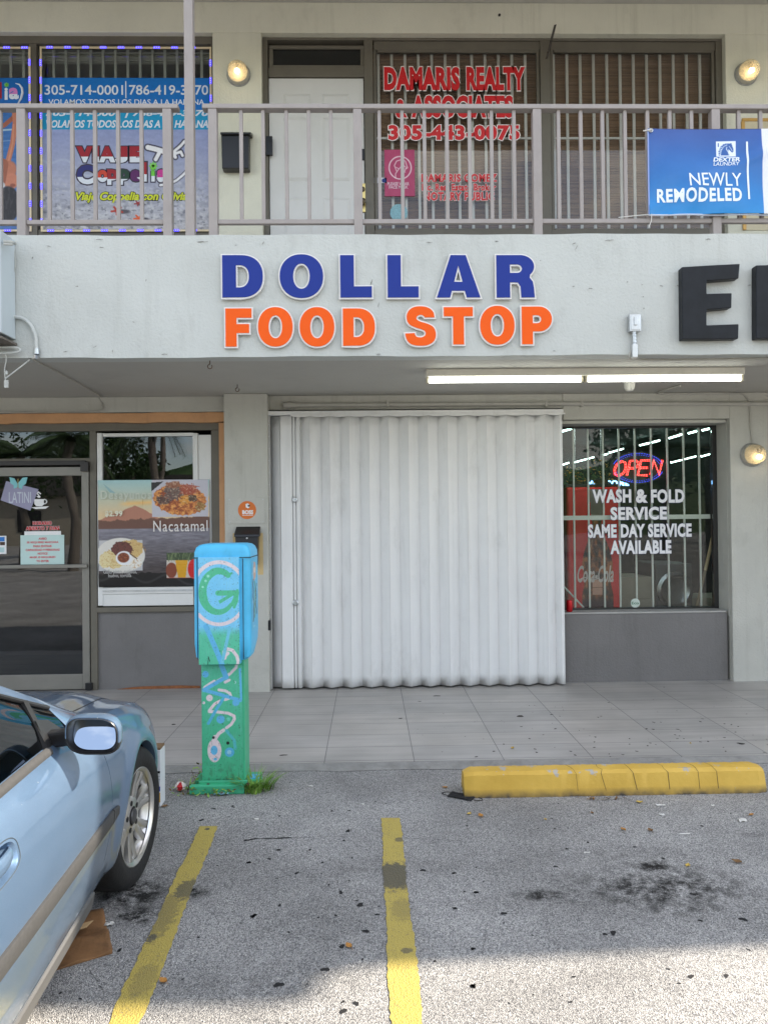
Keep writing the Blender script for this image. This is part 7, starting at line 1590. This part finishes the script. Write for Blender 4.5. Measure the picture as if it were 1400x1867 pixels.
gh = ipf([0, .06, .14, .30, .50, .66, .78, .87, .94, 1.0], [.800, .845, .868, .888, .900, .897, .884, .864, .836, .792])                                               # half width by relative height
ZB = .205
def sideX(y, z):
    h = (z - ZB) / (zf(y) - ZB); flare = .018 * math.exp(-((math.hypot(y + .01, z - .31) - .37) / .05) ** 2) if z < .75 else 0
    return float(gh(h) * pl(y)) + flare * float(pl(y))
WC, WR_ = (-.015, .312), .352
RC2 = -2.715
def side_patch(mb, y0f, y1f, zlo, zhif, ny, nzz, arch=None):
    """side panel between two edge curves; wheel arch cut cleanly by snapping to its circle"""
    V, keep = {}, set()
    for j in range(nzz + 1):
        for i in range(ny + 1):
            h = j / nzz
            y = y0f(zlo) + (y1f(zlo) - y0f(zlo)) * i / ny
            for _ in range(5): z = zlo + (float(zhif(y)) - zlo) * h; y = y0f(z) + (y1f(z) - y0f(z)) * i / ny
            inside = False
            if arch:
                dy, dz = (y - arch[0]) / arch[2], (z - arch[1]) / arch[3]; d = (abs(dy) ** arch[4] + abs(dz) ** arch[4]) ** (1 / arch[4])
                if d < 1:
                    inside = True
                    d = max(d, 1e-4); V[i, j] = [arch[0] + dy / d * arch[2], arch[1] + dz / d * arch[3], d]
            if not inside: V[i, j] = [y, z, 9]
    used = {}
    def vid(k):
        if k not in used:
            y, z, d = V[k]; z = max(z, zlo); used[k] = len(mb.v); mb.v.append((sideX(y, z), y, z))
        return used[k]
    cell = .03
    for j in range(nzz):
        for i in range(ny):
            q = [(i, j), (i + 1, j), (i + 1, j + 1), (i, j + 1)]
            if all(V[k][2] < 9 for k in q): continue
            mb.f.append(tuple(vid(k) for k in q)); mb.mi.append(mb.k)
def both(name, mb, m, **kw):
    n = len(mb.v); o1 = obj(name, mb, m, CAR, **kw); q = MB(); q.v = [(-x, y, z) for x, y, z in mb.v]; q.f = [tuple(reversed(f)) for f in mb.f]; q.mi = list(mb.mi)
    return o1, obj(name, q, m, CAR, **kw)
def mirror(mb):
    n = len(mb.v); f0 = list(mb.f); m0 = list(mb.mi); mb.v += [(-x, y, z) for x, y, z in mb.v[:n]]; mb.f += [tuple(k + n for k in reversed(f)) for f in f0]; mb.mi += m0
    return mb
gapf = ipf([.2, .30, .36, .45, .55, .65, .78, .92], [-.72, -.625, -.560, -.525, -.512, -.515, -.545, -.60])
gapF = lambda z: float(gapf(z))
gb = lambda z: -1.66 - .02 * z
G_ = .0018
zshoulder = lambda y: float(zf(y))
body = MB()
side_patch(body, lambda z: gapF(z) + G_, lambda z: .86, ZB, zshoulder, 90, 44, (WC[0], WC[1], WR_, WR_, 2))
rws = []
for k in range(30):
    z = ZB + (float(zf(-.55)) - ZB) * k / 29; y = gapF(z) + G_; x = sideX(y, z); rws.append([(x, y, z), (x - .02, y + .001, z)])
body.grid(rws)
side_patch(body, lambda z: -3.7, lambda z: gb(z) - G_, ZB, zshoulder, 100, 44, (RC2, .312, WR_, WR_, 2))
side_patch(body, lambda z: gb(z) + G_, lambda z: gapF(z) - G_, ZB, lambda y: .285, 40, 4)                 # sill under the door
# top surfaces: bonnet, cowl, boot
def topZ(x, y):
    a = .792 * float(pl(y)); t = min(1, abs(x) / a); s = 1 - t
    S = float(ipf([0, .06, .14, .22, .34, .5, 1.0], [0, .10, .20, .42, .78, .92, 1.0])(s)); return float(zf(y)) + (float(zc(y)) - float(zf(y))) * S
def top_patch(ya, yb, ny, half=22):
    rows = []
    for j in range(ny + 1):
        y = ya + (yb - ya) * j / ny; a = .792 * float(pl(y)); rows.append([(a * i / half, y, topZ(a * i / half, y)) for i in range(0, half + 1)])
    return rows
hood_edge = .78
rows = top_patch(-.56, .86, 60)
body.grid([[p for p in r] for r in rows])
rows = top_patch(-3.7, -.56 - .006, 60); body.grid(rows)
# nose and tail closing
def end_cap(y, dy):
    col = [(sideX(y, ZB + (float(zf(y)) - ZB) * k / 20), y, ZB + (float(zf(y)) - ZB) * k / 20) for k in range(21)]
    body.grid([[(p[0] * t / 8, p[1] + dy * (1 - (t / 8) ** 2), p[2] if t == 8 else p[2]) for t in range(9)] for p in col])
end_cap(.86, .10); end_cap(-3.7, -.08)
# rolled arch lips
for cy in (WC[0], RC2):
    a0, a1 = -17, 197; rws = []
    for k in range(49):
        a = math.radians(a0 + (a1 - a0) * k / 48); y, z = cy + WR_ * math.cos(a), WC[1] + WR_ * math.sin(a); z = max(z, ZB); x = sideX(y, z)
        rws.append([(x, y, z), (x - .004, cy + (WR_ - .012) * math.cos(a), max(ZB, WC[1] + (WR_ - .012) * math.sin(a))), (x - .05, cy + (WR_ - .014) * math.cos(a), max(ZB, WC[1] + (WR_ - .014) * math.sin(a)))])
    body.grid(rws)
mirror(body)
BODY = obj('body', body, PAINT, CAR, smooth=True, sharp=38)
# dark inner shell behind the panel gaps and in the wheel housings
sh = MB()
rows = []
for k in range(60):
    y = -3.6 + 4.3 * k / 59
    if min(abs(y - WC[0]), abs(y - RC2)) < .38: hgt = .72; zb_ = .70
    else: zb_ = .22
    rows.append([(max(.2, sideX(y, max(zb_, ZB)) - .03), y, zb_), (sideX(y, float(zf(y)) - .06) - .04, y, float(zf(y)) - .06), (.2, y, float(zf(y)) - .07)])
sh.grid(rows); sh.box(.0, .56, -3.5, .62, .19, .42)
for cy in (WC[0], RC2):
    q = [[(.86 * 1, cy + (WR_ + .02) * math.cos(a), .30 + (WR_ + .02) * math.sin(a)), (.52, cy + (WR_ + .02) * math.cos(a), .30 + (WR_ + .02) * math.sin(a))] for a in [math.radians(-20 + 220 * k / 24) for k in range(25)]]; q = [[(min(p[0], sideX(p[1], max(ZB, min(p[2], float(zf(p[1])) - .02))) - .045), p[1], p[2]) for p in r] for r in q]; sh.grid(q)
both('inner_shell', sh, mat('car_underside', (.008, .008, .008), rough=.9), recalc=False)
# front doors with handle, moulding, window
def mouldz(y): return .505 - .03 * (y + .5)
def build_door(sgn, detailed):
    mb = MB(); side_patch(mb, lambda z: gb(z) + G_, lambda z: gapF(z) - G_, .288, zshoulder, 96, 72, (-1.535, .775, .118, .042, 3.2))
    rws = []
    for k in range(30):
        z = .288 + (float(zf(-.55)) - .288) * k / 29; y = gapF(z) - G_; x = sideX(y, z); rws.append([(x, y, z), (x - .025, y - .002, z)])
    mb.grid(rws)
    if sgn < 0: mb.v = [(-x, y, z) for x, y, z in mb.v]
    d = obj('door', mb, PAINT, CAR, smooth=True, sharp=38)
    m = MB(); rws = []
    for k in range(41):
        y = gapF(.5) - .006 + (gb(.5) + .008 - gapF(.5)) * k / 40; zm = mouldz(y); rws.append([(sgn * (sideX(y, zm + dz) + o_), y, zm + dz) for dz, o_ in ((-.031, -.002), (-.029, .008), (-.022, .011), (.022, .011), (.029, .008), (.031, -.002))])
    m.grid(rws); m.add(rws[0], [tuple(range(6))]); obj('moulding', m, TRIMG, d, smooth=True, sharp=30)
    # pull handle in an oval recess
    cy, cz, hl, hh = -1.535, .775, .118, .042
    n = 48
    def ov(a, q):
        e = 2 / 3.2; return cy + hl * q * math.copysign(abs(math.cos(a)) ** e, math.cos(a)), cz + hh * q * math.copysign(abs(math.sin(a)) ** e, math.sin(a))
    m = MB()
    m.grid([[(sgn * (sideX(*ov(2 * PI * k / n, q)) + o_), *ov(2 * PI * k / n, q)) for k in range(n + 1)] for q, o_ in ((1.012, .0004), (1.0, .0012), (.97, -.003), (.92, -.016), (.80, -.028), (.4, -.034), (.02, -.035))])
    hd = obj('handle', m, PAINT, d, smooth=True, sharp=60)
    m = MB(); m.tube([(sgn * (sideX(*ov(2 * PI * k / n, 1.14)) + .0003), *ov(2 * PI * k / n, 1.14)) for k in range(n + 1)], .0018, 5); obj('recess_seam', m, mat('seam_grey', (.05, .07, .09), rough=.6), hd, smooth=True)
    m = MB(); rws = []
    for k in range(23):
        t = k / 22; y = cy + .109 - .218 * t; w = .020 * math.sin(PI * min(1, max(0, t * .96 + .02))) ** .25; o_ = -.016 + .026 * math.sin(PI * t) ** .45; zz = cz + .006
        rws.append([(sgn * (sideX(y, zz + w * math.sin(a)) + o_ + .007 * math.cos(a)), y, zz + w * math.sin(a)) for a in [2 * PI * q / 14 for q in range(15)]])
    m.grid(rws); obj('grip', m, PAINT, hd, smooth=True, sharp=60)
    return d
DOOR = build_door(1, True); DOOR2 = build_door(-1, True)
# little moulding end on the fender with its badge
m = MB(); rws = []
for k in range(9):
    y = gapF(.5) + .006 + .075 * k / 8; zm = mouldz(y); h_ = .036 * (1 - .35 * k / 8); rws.append([(sideX(y, zm + dz * h_ / .036) + o_, y, zm + dz * h_ / .036) for dz, o_ in ((-.031, -.002), (-.029, .008), (-.022, .011), (.022, .011), (.029, .008), (.031, -.002))])
m.grid(rws); m.add(rws[0], [tuple(range(6))]); m.add(rws[-1], [tuple(range(6))]); obj('fender_moulding', m, TRIMG, CAR, smooth=True, sharp=30)
# grey sill strip
m = MB(); rws = []
for k in range(41):
    y = -.60 + -1.72 * k / 40; rws.append([(sideX(y, .24) - .035, y, .185), (sideX(y, .24) + .004, y, .19), (sideX(y, .24) + .010, y, .215), (sideX(y, .25) + .008, y, .248), (sideX(y, .26) - .004, y, .256)])
m.grid(rws); both('sill_strip', m, mat('sill_silver', (.11, .11, .11), rough=.5, metal=.1, var=.08), smooth=True, sharp=40)
# bonnet shut lines
def topline(pts, w=.0035, nm='shut_line'):
    m = MB(); rws = [[], []]
    for i, (x, y) in enumerate(pts):
        a = pts[max(0, i - 1)]; b_ = pts[min(len(pts) - 1, i + 1)]; dx, dy = b_[0] - a[0], b_[1] - a[1]; l = math.hypot(dx, dy)
        for k, s in enumerate((-1, 1)):
            xx, yy = x - dy / l * w * s / 2, y + dx / l * w * s / 2; rws[k].append((xx, yy, topZ(xx, yy) + .0012))
    m.grid(rws); return both(nm, m, mat('shut_gap', (.012, .014, .018), rough=.8), recalc=False)
topline([(.66 - .0 * k + .015 * math.sin(k / 24 * PI) - .10 * (k / 24) ** 2, -.52 + 1.30 * k / 24) for k in range(25)], .006)
# greenhouse
rz = ipf([-3.65, -3.3, -2.9, -2.2, -1.8, -1.55, -1.25, -.95, -.70, -.50, -.32], [.98, 1.19, 1.345, 1.415, 1.40, 1.365, 1.265, 1.145, 1.04, .955, .875])
rxx = ipf([-3.65, -3.3, -2.9, -2.2, -1.55, -.95, -.32], [.66, .60, .565, .56, .575, .63, .705])
def belt(y): return float(zf(y)) - .004
def sidept(y, t, o_=0):
    x0 = .792 * float(pl(y)); x1 = float(rxx(y)); z0, z1 = belt(y), max(float(rz(y)), belt(y) + .001); bul = .018 * math.sin(PI * t)
    return (x0 + (x1 - x0) * t + bul + o_, y, z0 + (z1 - z0) * t)
def tglass(y):
    L_ = math.hypot(max(float(rz(y)) - belt(y), .001), .18); return max(0, 1 - .062 / L_ * (1.0 if y < -1.2 else 1.05))
yss = [-.32 - 3.33 * k / 110 for k in range(111)]
pil, gl_, tr_ = MB(), MB(), MB()
rws = []
for y in yss:
    tg = tglass(y) if -3.25 < y < -.66 else 0.0
    rws.append([sidept(y, tg + (1 - tg) * k / 8) for k in range(9)])
pil.grid(rws)
rws = [[sidept(y, tglass(y) * k / 8, -.006) for k in range(9)] for y in yss if -3.25 < y < -.66]; gl_.grid(rws)
# roof skin
rws = []
for y in [-1.50 - 1.45 * k / 20 for k in range(21)]:
    a = float(rxx(y)); rws.append([(a * i / 12, y, float(rz(y)) + .035 * (1 - (i / 12) ** 2)) for i in range(13)])
pil.grid(rws)
# A pillar faces in front (painted band), windscreen and rear glass
ws, rg = MB(), MB(); rwp, rwg = [], []
def wsp(y, f):
    a = float(rxx(y)); k = (y + .32) / -1.18; return (a * f, y + (.26 - .12 * min(1, k)) * (1 - f * f), float(rz(y)) + .012 * (1 - f * f) + .02 * (1 - f * f) * min(1, k))
for y in [-.32 - 1.18 * k / 30 for k in range(31)]:
    rwp.append([wsp(y, 1 - .085 * k / 5) for k in range(6)]); rwg.append([wsp(y, .915 * k / 10) for k in range(11)])
pil.grid(rwp); ws.grid([[(p[0], p[1] - .006, p[2] - .006) for p in r] for r in rwg])
rwr = []
for y in [-2.95 - .68 * k / 12 for k in range(13)]: a = float(rxx(y)); rwr.append([(a * f / 10, y - .15 * (1 - (f / 10) ** 2), float(rz(y)) + .02 * (1 - (f / 10) ** 2)) for f in range(11)])
rg.grid(rwr)
mirror(pil); mirror(ws); mirror(rg)
obj('roof', pil, PAINT, CAR, smooth=True, sharp=32, recalc=False)
both('side_window', gl_, CGL, smooth=True, recalc=False); obj('windshield', ws, CGW, CAR, smooth=True, recalc=False); obj('rear_window', rg, CGW, CAR, smooth=True, recalc=False)
# window trim: dark seal round the glass, grey belt strip, quarter divider, B pillar
edge = [sidept(y, tglass(y), .001) for y in yss if -3.25 < y < -.68]
tr_.tube(edge, .0085, 8)
a_, b_ = sidept(-.925, .02, .004), sidept(-.86, tglass(-.86), .003); tr_.obox([(a_[i] + b_[i]) / 2 for i in range(3)], [b_[i] - a_[i] for i in range(3)], (1, 0, .3), (0, 1, 0), math.dist(a_, b_) / 2, .008, .016)
for yb_ in (-1.72, -2.72): tr_.grid([[sidept(yb_ - .035 + .07 * i, tglass(yb_) * k / 8, .003) for k in range(9)] for i in range(2)])
# mirror sail
sail = [sidept(y, t, .006) for y, t in ((-.70, .02), (-.93, .02))] + [sidept(-.90, .45, .006), sidept(-.80, .42, .006)]
tr_.add(sail, [(0, 1, 2, 3)])
both('window_seal', tr_, BLKT, smooth=True, sharp=40, recalc=False)
bl_ = MB(); rws = []
for k in range(50):
    y = -.93 - 2.3 * k / 49; x, _, z = sidept(y, 0); rws.append([(x + .022, y, z - .015), (x + .023, y, z - .006), (x + .016, y, z + .006), (x + .004, y, z + .010)])
bl_.grid(rws); bl_.add(rws[0], [(0, 1, 2, 3)]); both('belt_trim', bl_, TRIMG, smooth=True, sharp=50)
# cabin: dash, seats, door cards
cb = MB(); cb.box(-.66, .66, -1.0, -.45, .70, .90); cb.box(-.70, -.66, -3.2, -.7, .3, .88); cb.box(.66, .70, -3.2, -.7, .3, .88); cb.box(-.66, .66, -3.3, -.6, .30, .36)
for sx_ in (-.36, .36):
    cb.box(sx_ - .24, sx_ + .24, -1.95, -1.38, .36, .56); cb.obox((sx_, -2.02, .82), (1, 0, 0), (0, 1, .28), (0, -.28, 1), .23, .07, .33); cb.obox((sx_, -2.12, 1.18), (1, 0, 0), (0, 1, .2), (0, -.2, 1), .13, .05, .08)
cb.box(-.62, .62, -3.1, -2.6, .36, .58); cb.obox((0, -3.05, .80), (1, 0, 0), (0, 1, .3), (0, -.3, 1), .62, .08, .28)
obj('cabin', cb, mat('cabin_charcoal', (.035, .035, .037), rough=.8), CAR, bevel=.02)
sw = MB(); sw.tube([(-.36 + .185 * math.cos(a), -1.18 + .06 * math.sin(a), .90 + .175 * math.sin(a)) for a in [2 * PI * k / 28 for k in range(29)]], .015, 8); obj('steering_wheel', sw, BLKT, CAR, smooth=True)
# door mirror
def mirror_unit(sgn):
    c = Vector((.940, -.875, .945)); hw, hh = .090, .065
    def se(a, s, dz=0): return (c.x + hw * s * math.copysign(abs(math.cos(a)) ** .62, math.cos(a)) , c.z + dz + hh * s * math.copysign(abs(math.sin(a)) ** .66, math.sin(a)) - .012 * math.cos(a) * s)
    n = 48; yaw = math.radians(3)
    def P3(x, y, z):
        dx, dy = x - c.x, y; return (sgn * (c.x + dx * math.cos(yaw) - dy * math.sin(yaw)), c.y + dx * math.sin(yaw) + dy * math.cos(yaw), z)
    up_, lowr = [], []
    secs = [(-.040, .955), (-.040, 1.0), (-.020, 1.03), (.02, 1.0), (.05, .90), (.075, .72), (.092, .45), (.098, .1)]
    top, bot = MB(), MB()
    top.grid([[P3(*(lambda q: (q[0], yy, q[1]))(se(PI * (-.04 + 1.08 * k / n), s))) for k in range(n + 1)] for yy, s in secs])
    bot.grid([[P3(*(lambda q: (q[0], yy, q[1]))(se(PI * (1.04 + .92 * k / n), s))) for k in range(n + 1)] for yy, s in secs])
    hsg = obj('wing_mirror', top, PAINT, CAR, smooth=True, sharp=45)
    obj('lower_cover', bot, BLKT, hsg, smooth=True, sharp=45)
    m = MB(); m.grid([[P3(*(lambda q: (q[0], yy, q[1]))(se(2 * PI * k / n, s))) for k in range(n + 1)] for yy, s in ((-.0405, .957), (-.044, .93), (-.034, .86), (.042, .81))]); obj('mirror_rim', m, BLKT, hsg, smooth=True, sharp=60)
    m = MB(); tilt = math.tan(math.radians(26)); q = [P3(*(lambda q_: (q_[0], .004 + (q_[1] - c.z) * tilt, q_[1]))(se(2 * PI * k / n, .815))) for k in range(n)]; m.add(q, [tuple(range(n))])
    MG = MATS.get('mirror_silver') or mat('mirror_silver', (.46, .53, .62), rough=.02, metal=1.0, var=.0)
    obj('mirror_glass', m, MG, hsg)
    m = MB(); a = Vector((.775, -.83, .915)); m.obox(((.812), -.848, .925), (1, -.1, .12), (0, 1, 0), (-.12, 0, 1), .05, .030, .028); m.v = [(sgn * x, y, z) for x, y, z in m.v]; obj('mirror_arm', m, BLKT, hsg, bevel=.01)
mirror_unit(1); mirror_unit(-1)
# lamps, bumper lines, grille (mostly hidden from here)
for sgn in (-1, 1):
    m = MB(); rws = []
    for k in range(9):
        y = .62 + .20 * k / 8; rws.append([(sgn * (sideX(y, z) + .004), y, z) for z in (.47, .50, .53, .55)])
    m.grid(rws); obj('headlight', m, glass('lens', (.85, .88, .9)), CAR, smooth=True)
m = MB(); m.box(-.34, .34, .952, .972, .48, .60); obj('grille', m, BLKT, CAR, bevel=.01)
m = MB(); rws = [[], []]
for k in range(40): y = .36 + .50 * k / 39; rws[0].append((sideX(y, .5) + .0015, y, .498)); rws[1].append((sideX(y, .5) + .0015, y, .503))
m.grid(rws); both('bumper_line', m, MATS['shut_gap'], recalc=False)
# wheels
def tyre_prof(R, r, w): return [(r, -w * .42), (r + .012, -w * .49), (r + .05, -w * .52), (R - .02, -w * .47), (R - .005, -w * .38), (R, -w * .2), (R, w * .2), (R - .005, w * .38), (R - .02, w * .47), (r + .05, w * .52), (r + .012, w * .49), (r, w * .42)]
def make_wheel(c, steer, sgn):
    w = bpy.data.objects.new('wheel', None); COL.objects.link(w); w.parent = CAR; w.location = c; w.rotation_euler = (0, 0, steer + (PI if sgn < 0 else 0)); ORG[w.name] = Vector((0, 0, 0)); return w
def fill_wheel(w):
    m = MB(); m.lathe((0, 0, 0), (1, 0, 0), tyre_prof(.316, .212, .205), 72)
    ty = obj('tyre', m, RUB, w, smooth=True, sharp=50)
    m = MB(); m.lathe((0, 0, 0), (1, 0, 0), [(.206, -.09), (.196, -.06), (.190, .02), (.196, .066), (.210, .080), (.219, .088), (.221, .094), (.216, .097), (.207, .092), (.200, .082)], 72)
    # seven pairs of spokes growing out of a broad hub star
    NS = 7
    def sp(an, a0, a1, r0, r1, w0, w1, x0, x1):
        er = lambda a: Vector((0, math.cos(a), math.sin(a))); rws = []
        for k in range(11):
            t = k / 10; a = a0 + (a1 - a0) * t; r = r0 + (r1 - r0) * t; ww = (w0 + (w1 - w0) * t) / 2; x = x0 + (x1 - x0) * t - .006 * math.sin(PI * t); c_ = er(a) * r; tn = Vector((0, -math.sin(a), math.cos(a)))
            rws.append([tuple(c_ + tn * d + Vector((x - e, 0, 0))) for d, e in ((-ww, .028), (-ww * .92, .004), (-ww * .45, 0), (ww * .45, 0), (ww * .92, .004), (ww, .028))])
        m.grid(rws)
    for k in range(NS):
        a = 2 * PI * k / NS + .18
        sp(0, a - .10, a - .155, .060, .206, .042, .036, .066, .080); sp(0, a + .10, a + .155, .060, .206, .042, .036, .066, .080)
    m.lathe((0, 0, 0), (1, 0, 0), [(.092, .030), (.090, .058), (.080, .067), (.045, .070), (.043, .0705)], 48)
    RM = obj('rim', m, ALLOY, w, smooth=True, sharp=40)
    m = MB(); m.lathe((0, 0, 0), (1, 0, 0), [(.036, .060), (.036, .076), (.031, .080), (0, .081)], 28); obj('hub_cap', m, mat('hub_cap', (.07, .07, .075), rough=.35, metal=.5), RM, smooth=True)
    m = MB()
    for k in range(5): a = 2 * PI * k / 5 + .5; m.lathe((.0, .063 * math.cos(a), .063 * math.sin(a)), (1, 0, 0), [(.0125, .0695), (.0125, .0712), (.009, .0714), (.0, .0715)], 14)
    obj('lug_hole', m, mat('lug_dark', (.02, .02, .02), rough=.5, metal=.5), RM)
    m = MB(); m.lathe((0, 0, 0), (1, 0, 0), [(.19, -.02), (.188, .004), (0, .004)], 40); m.k = 1; m.lathe((0, 0, 0), (1, 0, 0), [(.145, .0), (.145, .018), (.075, .020), (.075, .0)], 40); obj('brake_disc', m, [mat('wheel_dark', (.012, .012, .012), rough=.8), mat('disc_steel', (.22, .20, .18), rough=.4, metal=.8)], RM)
    return w
W0 = fill_wheel(make_wheel((.788, 0, .312), math.radians(-7), 1))
for (c, st, sg) in (((-.788, 0, .312), math.radians(-7), -1), ((.788, RC2, .312), 0, 1), ((-.788, RC2, .312), 0, -1)):
    w = make_wheel(c, st, sg)
    for ch in list(W0.children):
        k = ch.copy(); COL.objects.link(k); k.parent = w
        for g in ch.children: q = g.copy(); COL.objects.link(q); q.parent = k
CAR.location = (-1.974, 3.447, LOT); CAR.rotation_euler = (0, 0, CA)
# door shut lines shown as thin seams along the front edge and bottom of the door
CARG = None

# ================================================================== across the lot, behind the camera: what the shop glass mirrors
BARK = mat('palm_bark', (.16, .14, .12), rough=.9, var=.25, vscale=4, bump=.6, bscale=12)
LEAFT = mat('tree_leaf', (.035, .075, .018), rough=.6, var=.4, vscale=2)
LEAFP = mat('palm_leaf', (.045, .085, .025), rough=.55, var=.3, vscale=3)
def palm(x, y, h, label, seed):
    rr = random.Random(seed); t = thing('palm_tree', label, 'palm tree', (x, y, LOT), 'trees across the parking lot'); mb = MB()
    path = [Vector((x + .25 * math.sin(k * .5) * k / 10, y, LOT + h * k / 12)) for k in range(13)]; mb.tube(path, [.19 - .06 * k / 12 for k in range(13)], 14); obj('trunk', mb, BARK, t, smooth=True)
    top = path[-1]; fm = MB()
    for k in range(24):
        a = rr.uniform(0, 2 * PI); el = rr.uniform(-.3, 1.1); L_ = rr.uniform(1.5, 2.1); d = Vector((math.cos(a), math.sin(a), 0)); s = Vector((-d.y, d.x, 0)); pp = [top + d * (L_ * q / 12) * math.cos(el * (1 - q / 14)) + Vector((0, 0, L_ * (math.sin(el) * q / 12 - .75 * (q / 12) ** 2))) for q in range(13)]
        fm.tube(pp, .012, 4)
        for q in range(1, 13):
            for sg in (-1, 1):
                for jj in range(3):
                    b_ = pp[q - 1].lerp(pp[q], (jj + .5) / 3); l = .55 * math.sin(PI * (q + .5) / 14) + .08; tip = b_ + s * sg * l * .75 + d * l * .35 - Vector((0, 0, l * .5)); fm.add([b_, b_ + d * .03, tip, b_ - d * .012], [(0, 1, 2, 3)])
    obj('crown', fm, LEAFP, t, recalc=False)
def tree(x, y, h, r, label, seed, n=2600):
    rr = random.Random(seed); t = thing('broadleaf_tree', label, 'tree', (x, y, LOT), 'trees across the parking lot'); mb = MB()
    mb.tube([(x, y, LOT), (x + .1, y, LOT + h * .25), (x - .1, y + .1, LOT + h * .5)], [.28, .2, .15], 10); lobes = []
    for k in range(9):
        a = 2 * PI * k / 9 + rr.uniform(-.3, .3); q = r * rr.uniform(.35, .75); c = Vector((x + q * math.cos(a), y + q * math.sin(a), LOT + h * rr.uniform(.5, .88))); lobes.append((c, r * rr.uniform(.32, .5))); mb.tube([(x - .1, y + .1, LOT + h * .45), ((x + c.x) / 2, (y + c.y) / 2, (LOT + h * .5 + c.z) / 2), tuple(c)], [.1, .06, .03], 6)
    lobes.append((Vector((x, y, LOT + h * .85)), r * .5)); obj('trunk', mb, BARK, t, smooth=True); fm = MB()
    for k in range(n):
        c, q = rr.choice(lobes); d = Vector((rr.gauss(0, 1), rr.gauss(0, 1), rr.gauss(0, .8))).normalized(); p = c + d * q * rr.uniform(.55, 1.1); a = Vector((rr.uniform(-1, 1), rr.uniform(-1, 1), rr.uniform(-1, 1))).normalized(); b_ = a.orthogonal().normalized(); s = rr.uniform(.10, .2); fm.add([p + a * s, p + b_ * s * .5, p - a * s, p - b_ * s * .5], [(0, 1, 2, 3)])
    obj('crown', fm, LEAFT, t, recalc=False)
palm(-10.2, -11.0, 4.6, 'tall palm nearest the shops across the lot', 1); palm(-12.6, -12.5, 4.2, 'shorter palm beyond the tall palm across the lot', 2); palm(-8.0, -13.5, 5.6, 'slim palm beside the utility pole across the lot', 6)
tree(-12.4, -20.5, 6.2, 2.6, 'broad dark tree between the palms and the utility pole', 3); tree(13.0, -17.0, 6.5, 3.0, 'broad dark tree opposite the laundry window', 4); tree(2.0, -30.0, 6.0, 3.4, 'far tree behind the road facing the shutter', 5, 1800); tree(-22.0, -28.0, 7.0, 3.8, 'far tree at the left end of the road', 8, 1800); tree(24.0, -30.0, 6.4, 3.8, 'far tree at the right end of the road', 9, 1800)
UPL = thing('utility_pole', 'wooden utility pole with a grey transformer across the lot', 'utility pole', (-9.9, -21.0, LOT)); mb = MB(); mb.tube([(-9.9, -21, LOT), (-9.9, -21, 10.5)], [.16, .11], 12); obj('pole', mb, BARK, UPL, smooth=True)
mb = MB(); mb.box(-11.1, -8.7, -21.06, -20.94, 9.3, 9.42); obj('crossarm', mb, BARK, UPL); mb = MB(); mb.lathe((-9.5, -21, 6.2), (0, 0, 1), [(0, 0), (.22, 0), (.22, .7), (.15, .78), (0, .8)], 18); obj('transformer', mb, STEEL, UPL, smooth=True, sharp=40)
mb = MB()
for z in (9.42, 8.3): mb.tube([(-60 + 5 * k, -21 + (0 if z > 9 else .1), z - .9 * math.sin(PI * ((k * 5 + 50) % 50) / 50)) for k in range(25)], .018, 5)
tag(obj('power_line', mb, BLACK, smooth=True), 'sagging power lines along the far side of the lot', 'power line')
HB = thing('low_building', 'long low beige building across the road behind the trees', 'building', (-14, -40, LOT)); mb = MB(); mb.box(-34, 6, -48, -40, LOT, 3.6); obj('wall', mb, mat('beige_wall', (.38, .34, .27), rough=.8, var=.1), HB)
mb = MB(); mb.prism([(-35, 3.601), (7, 3.601), (3, 5.0), (-31, 5.0)], -49, -39.4); obj('roof', mb, mat('shingle_dark', (.07, .065, .06), rough=.9, var=.2), HB)
mb = MB()
for k in range(7): mb.box(-31 + 5.2 * k, -29.2 + 5.2 * k, -39.99, -39.94, 1.0, 2.6)
obj('window', mb, BLACK, HB)
mb = MB(); rr = random.Random(12)
rows = []
for k in range(81): x = -120 + 3 * k; rows.append([(x, -62 + d, z) for d, z in ((6, LOT - .1), (3, 2.5 + rr.uniform(0, 1.2)), (0, 5.5 + rr.uniform(0, 2.6)), (-4, 6.5 + rr.uniform(0, 2)), (-12, LOT))])
mb.grid(rows); o = obj('treeline', mb, LEAFT, kind='stuff', recalc=False); tag(o, 'far dark line of trees closing the view across the road', 'treeline')
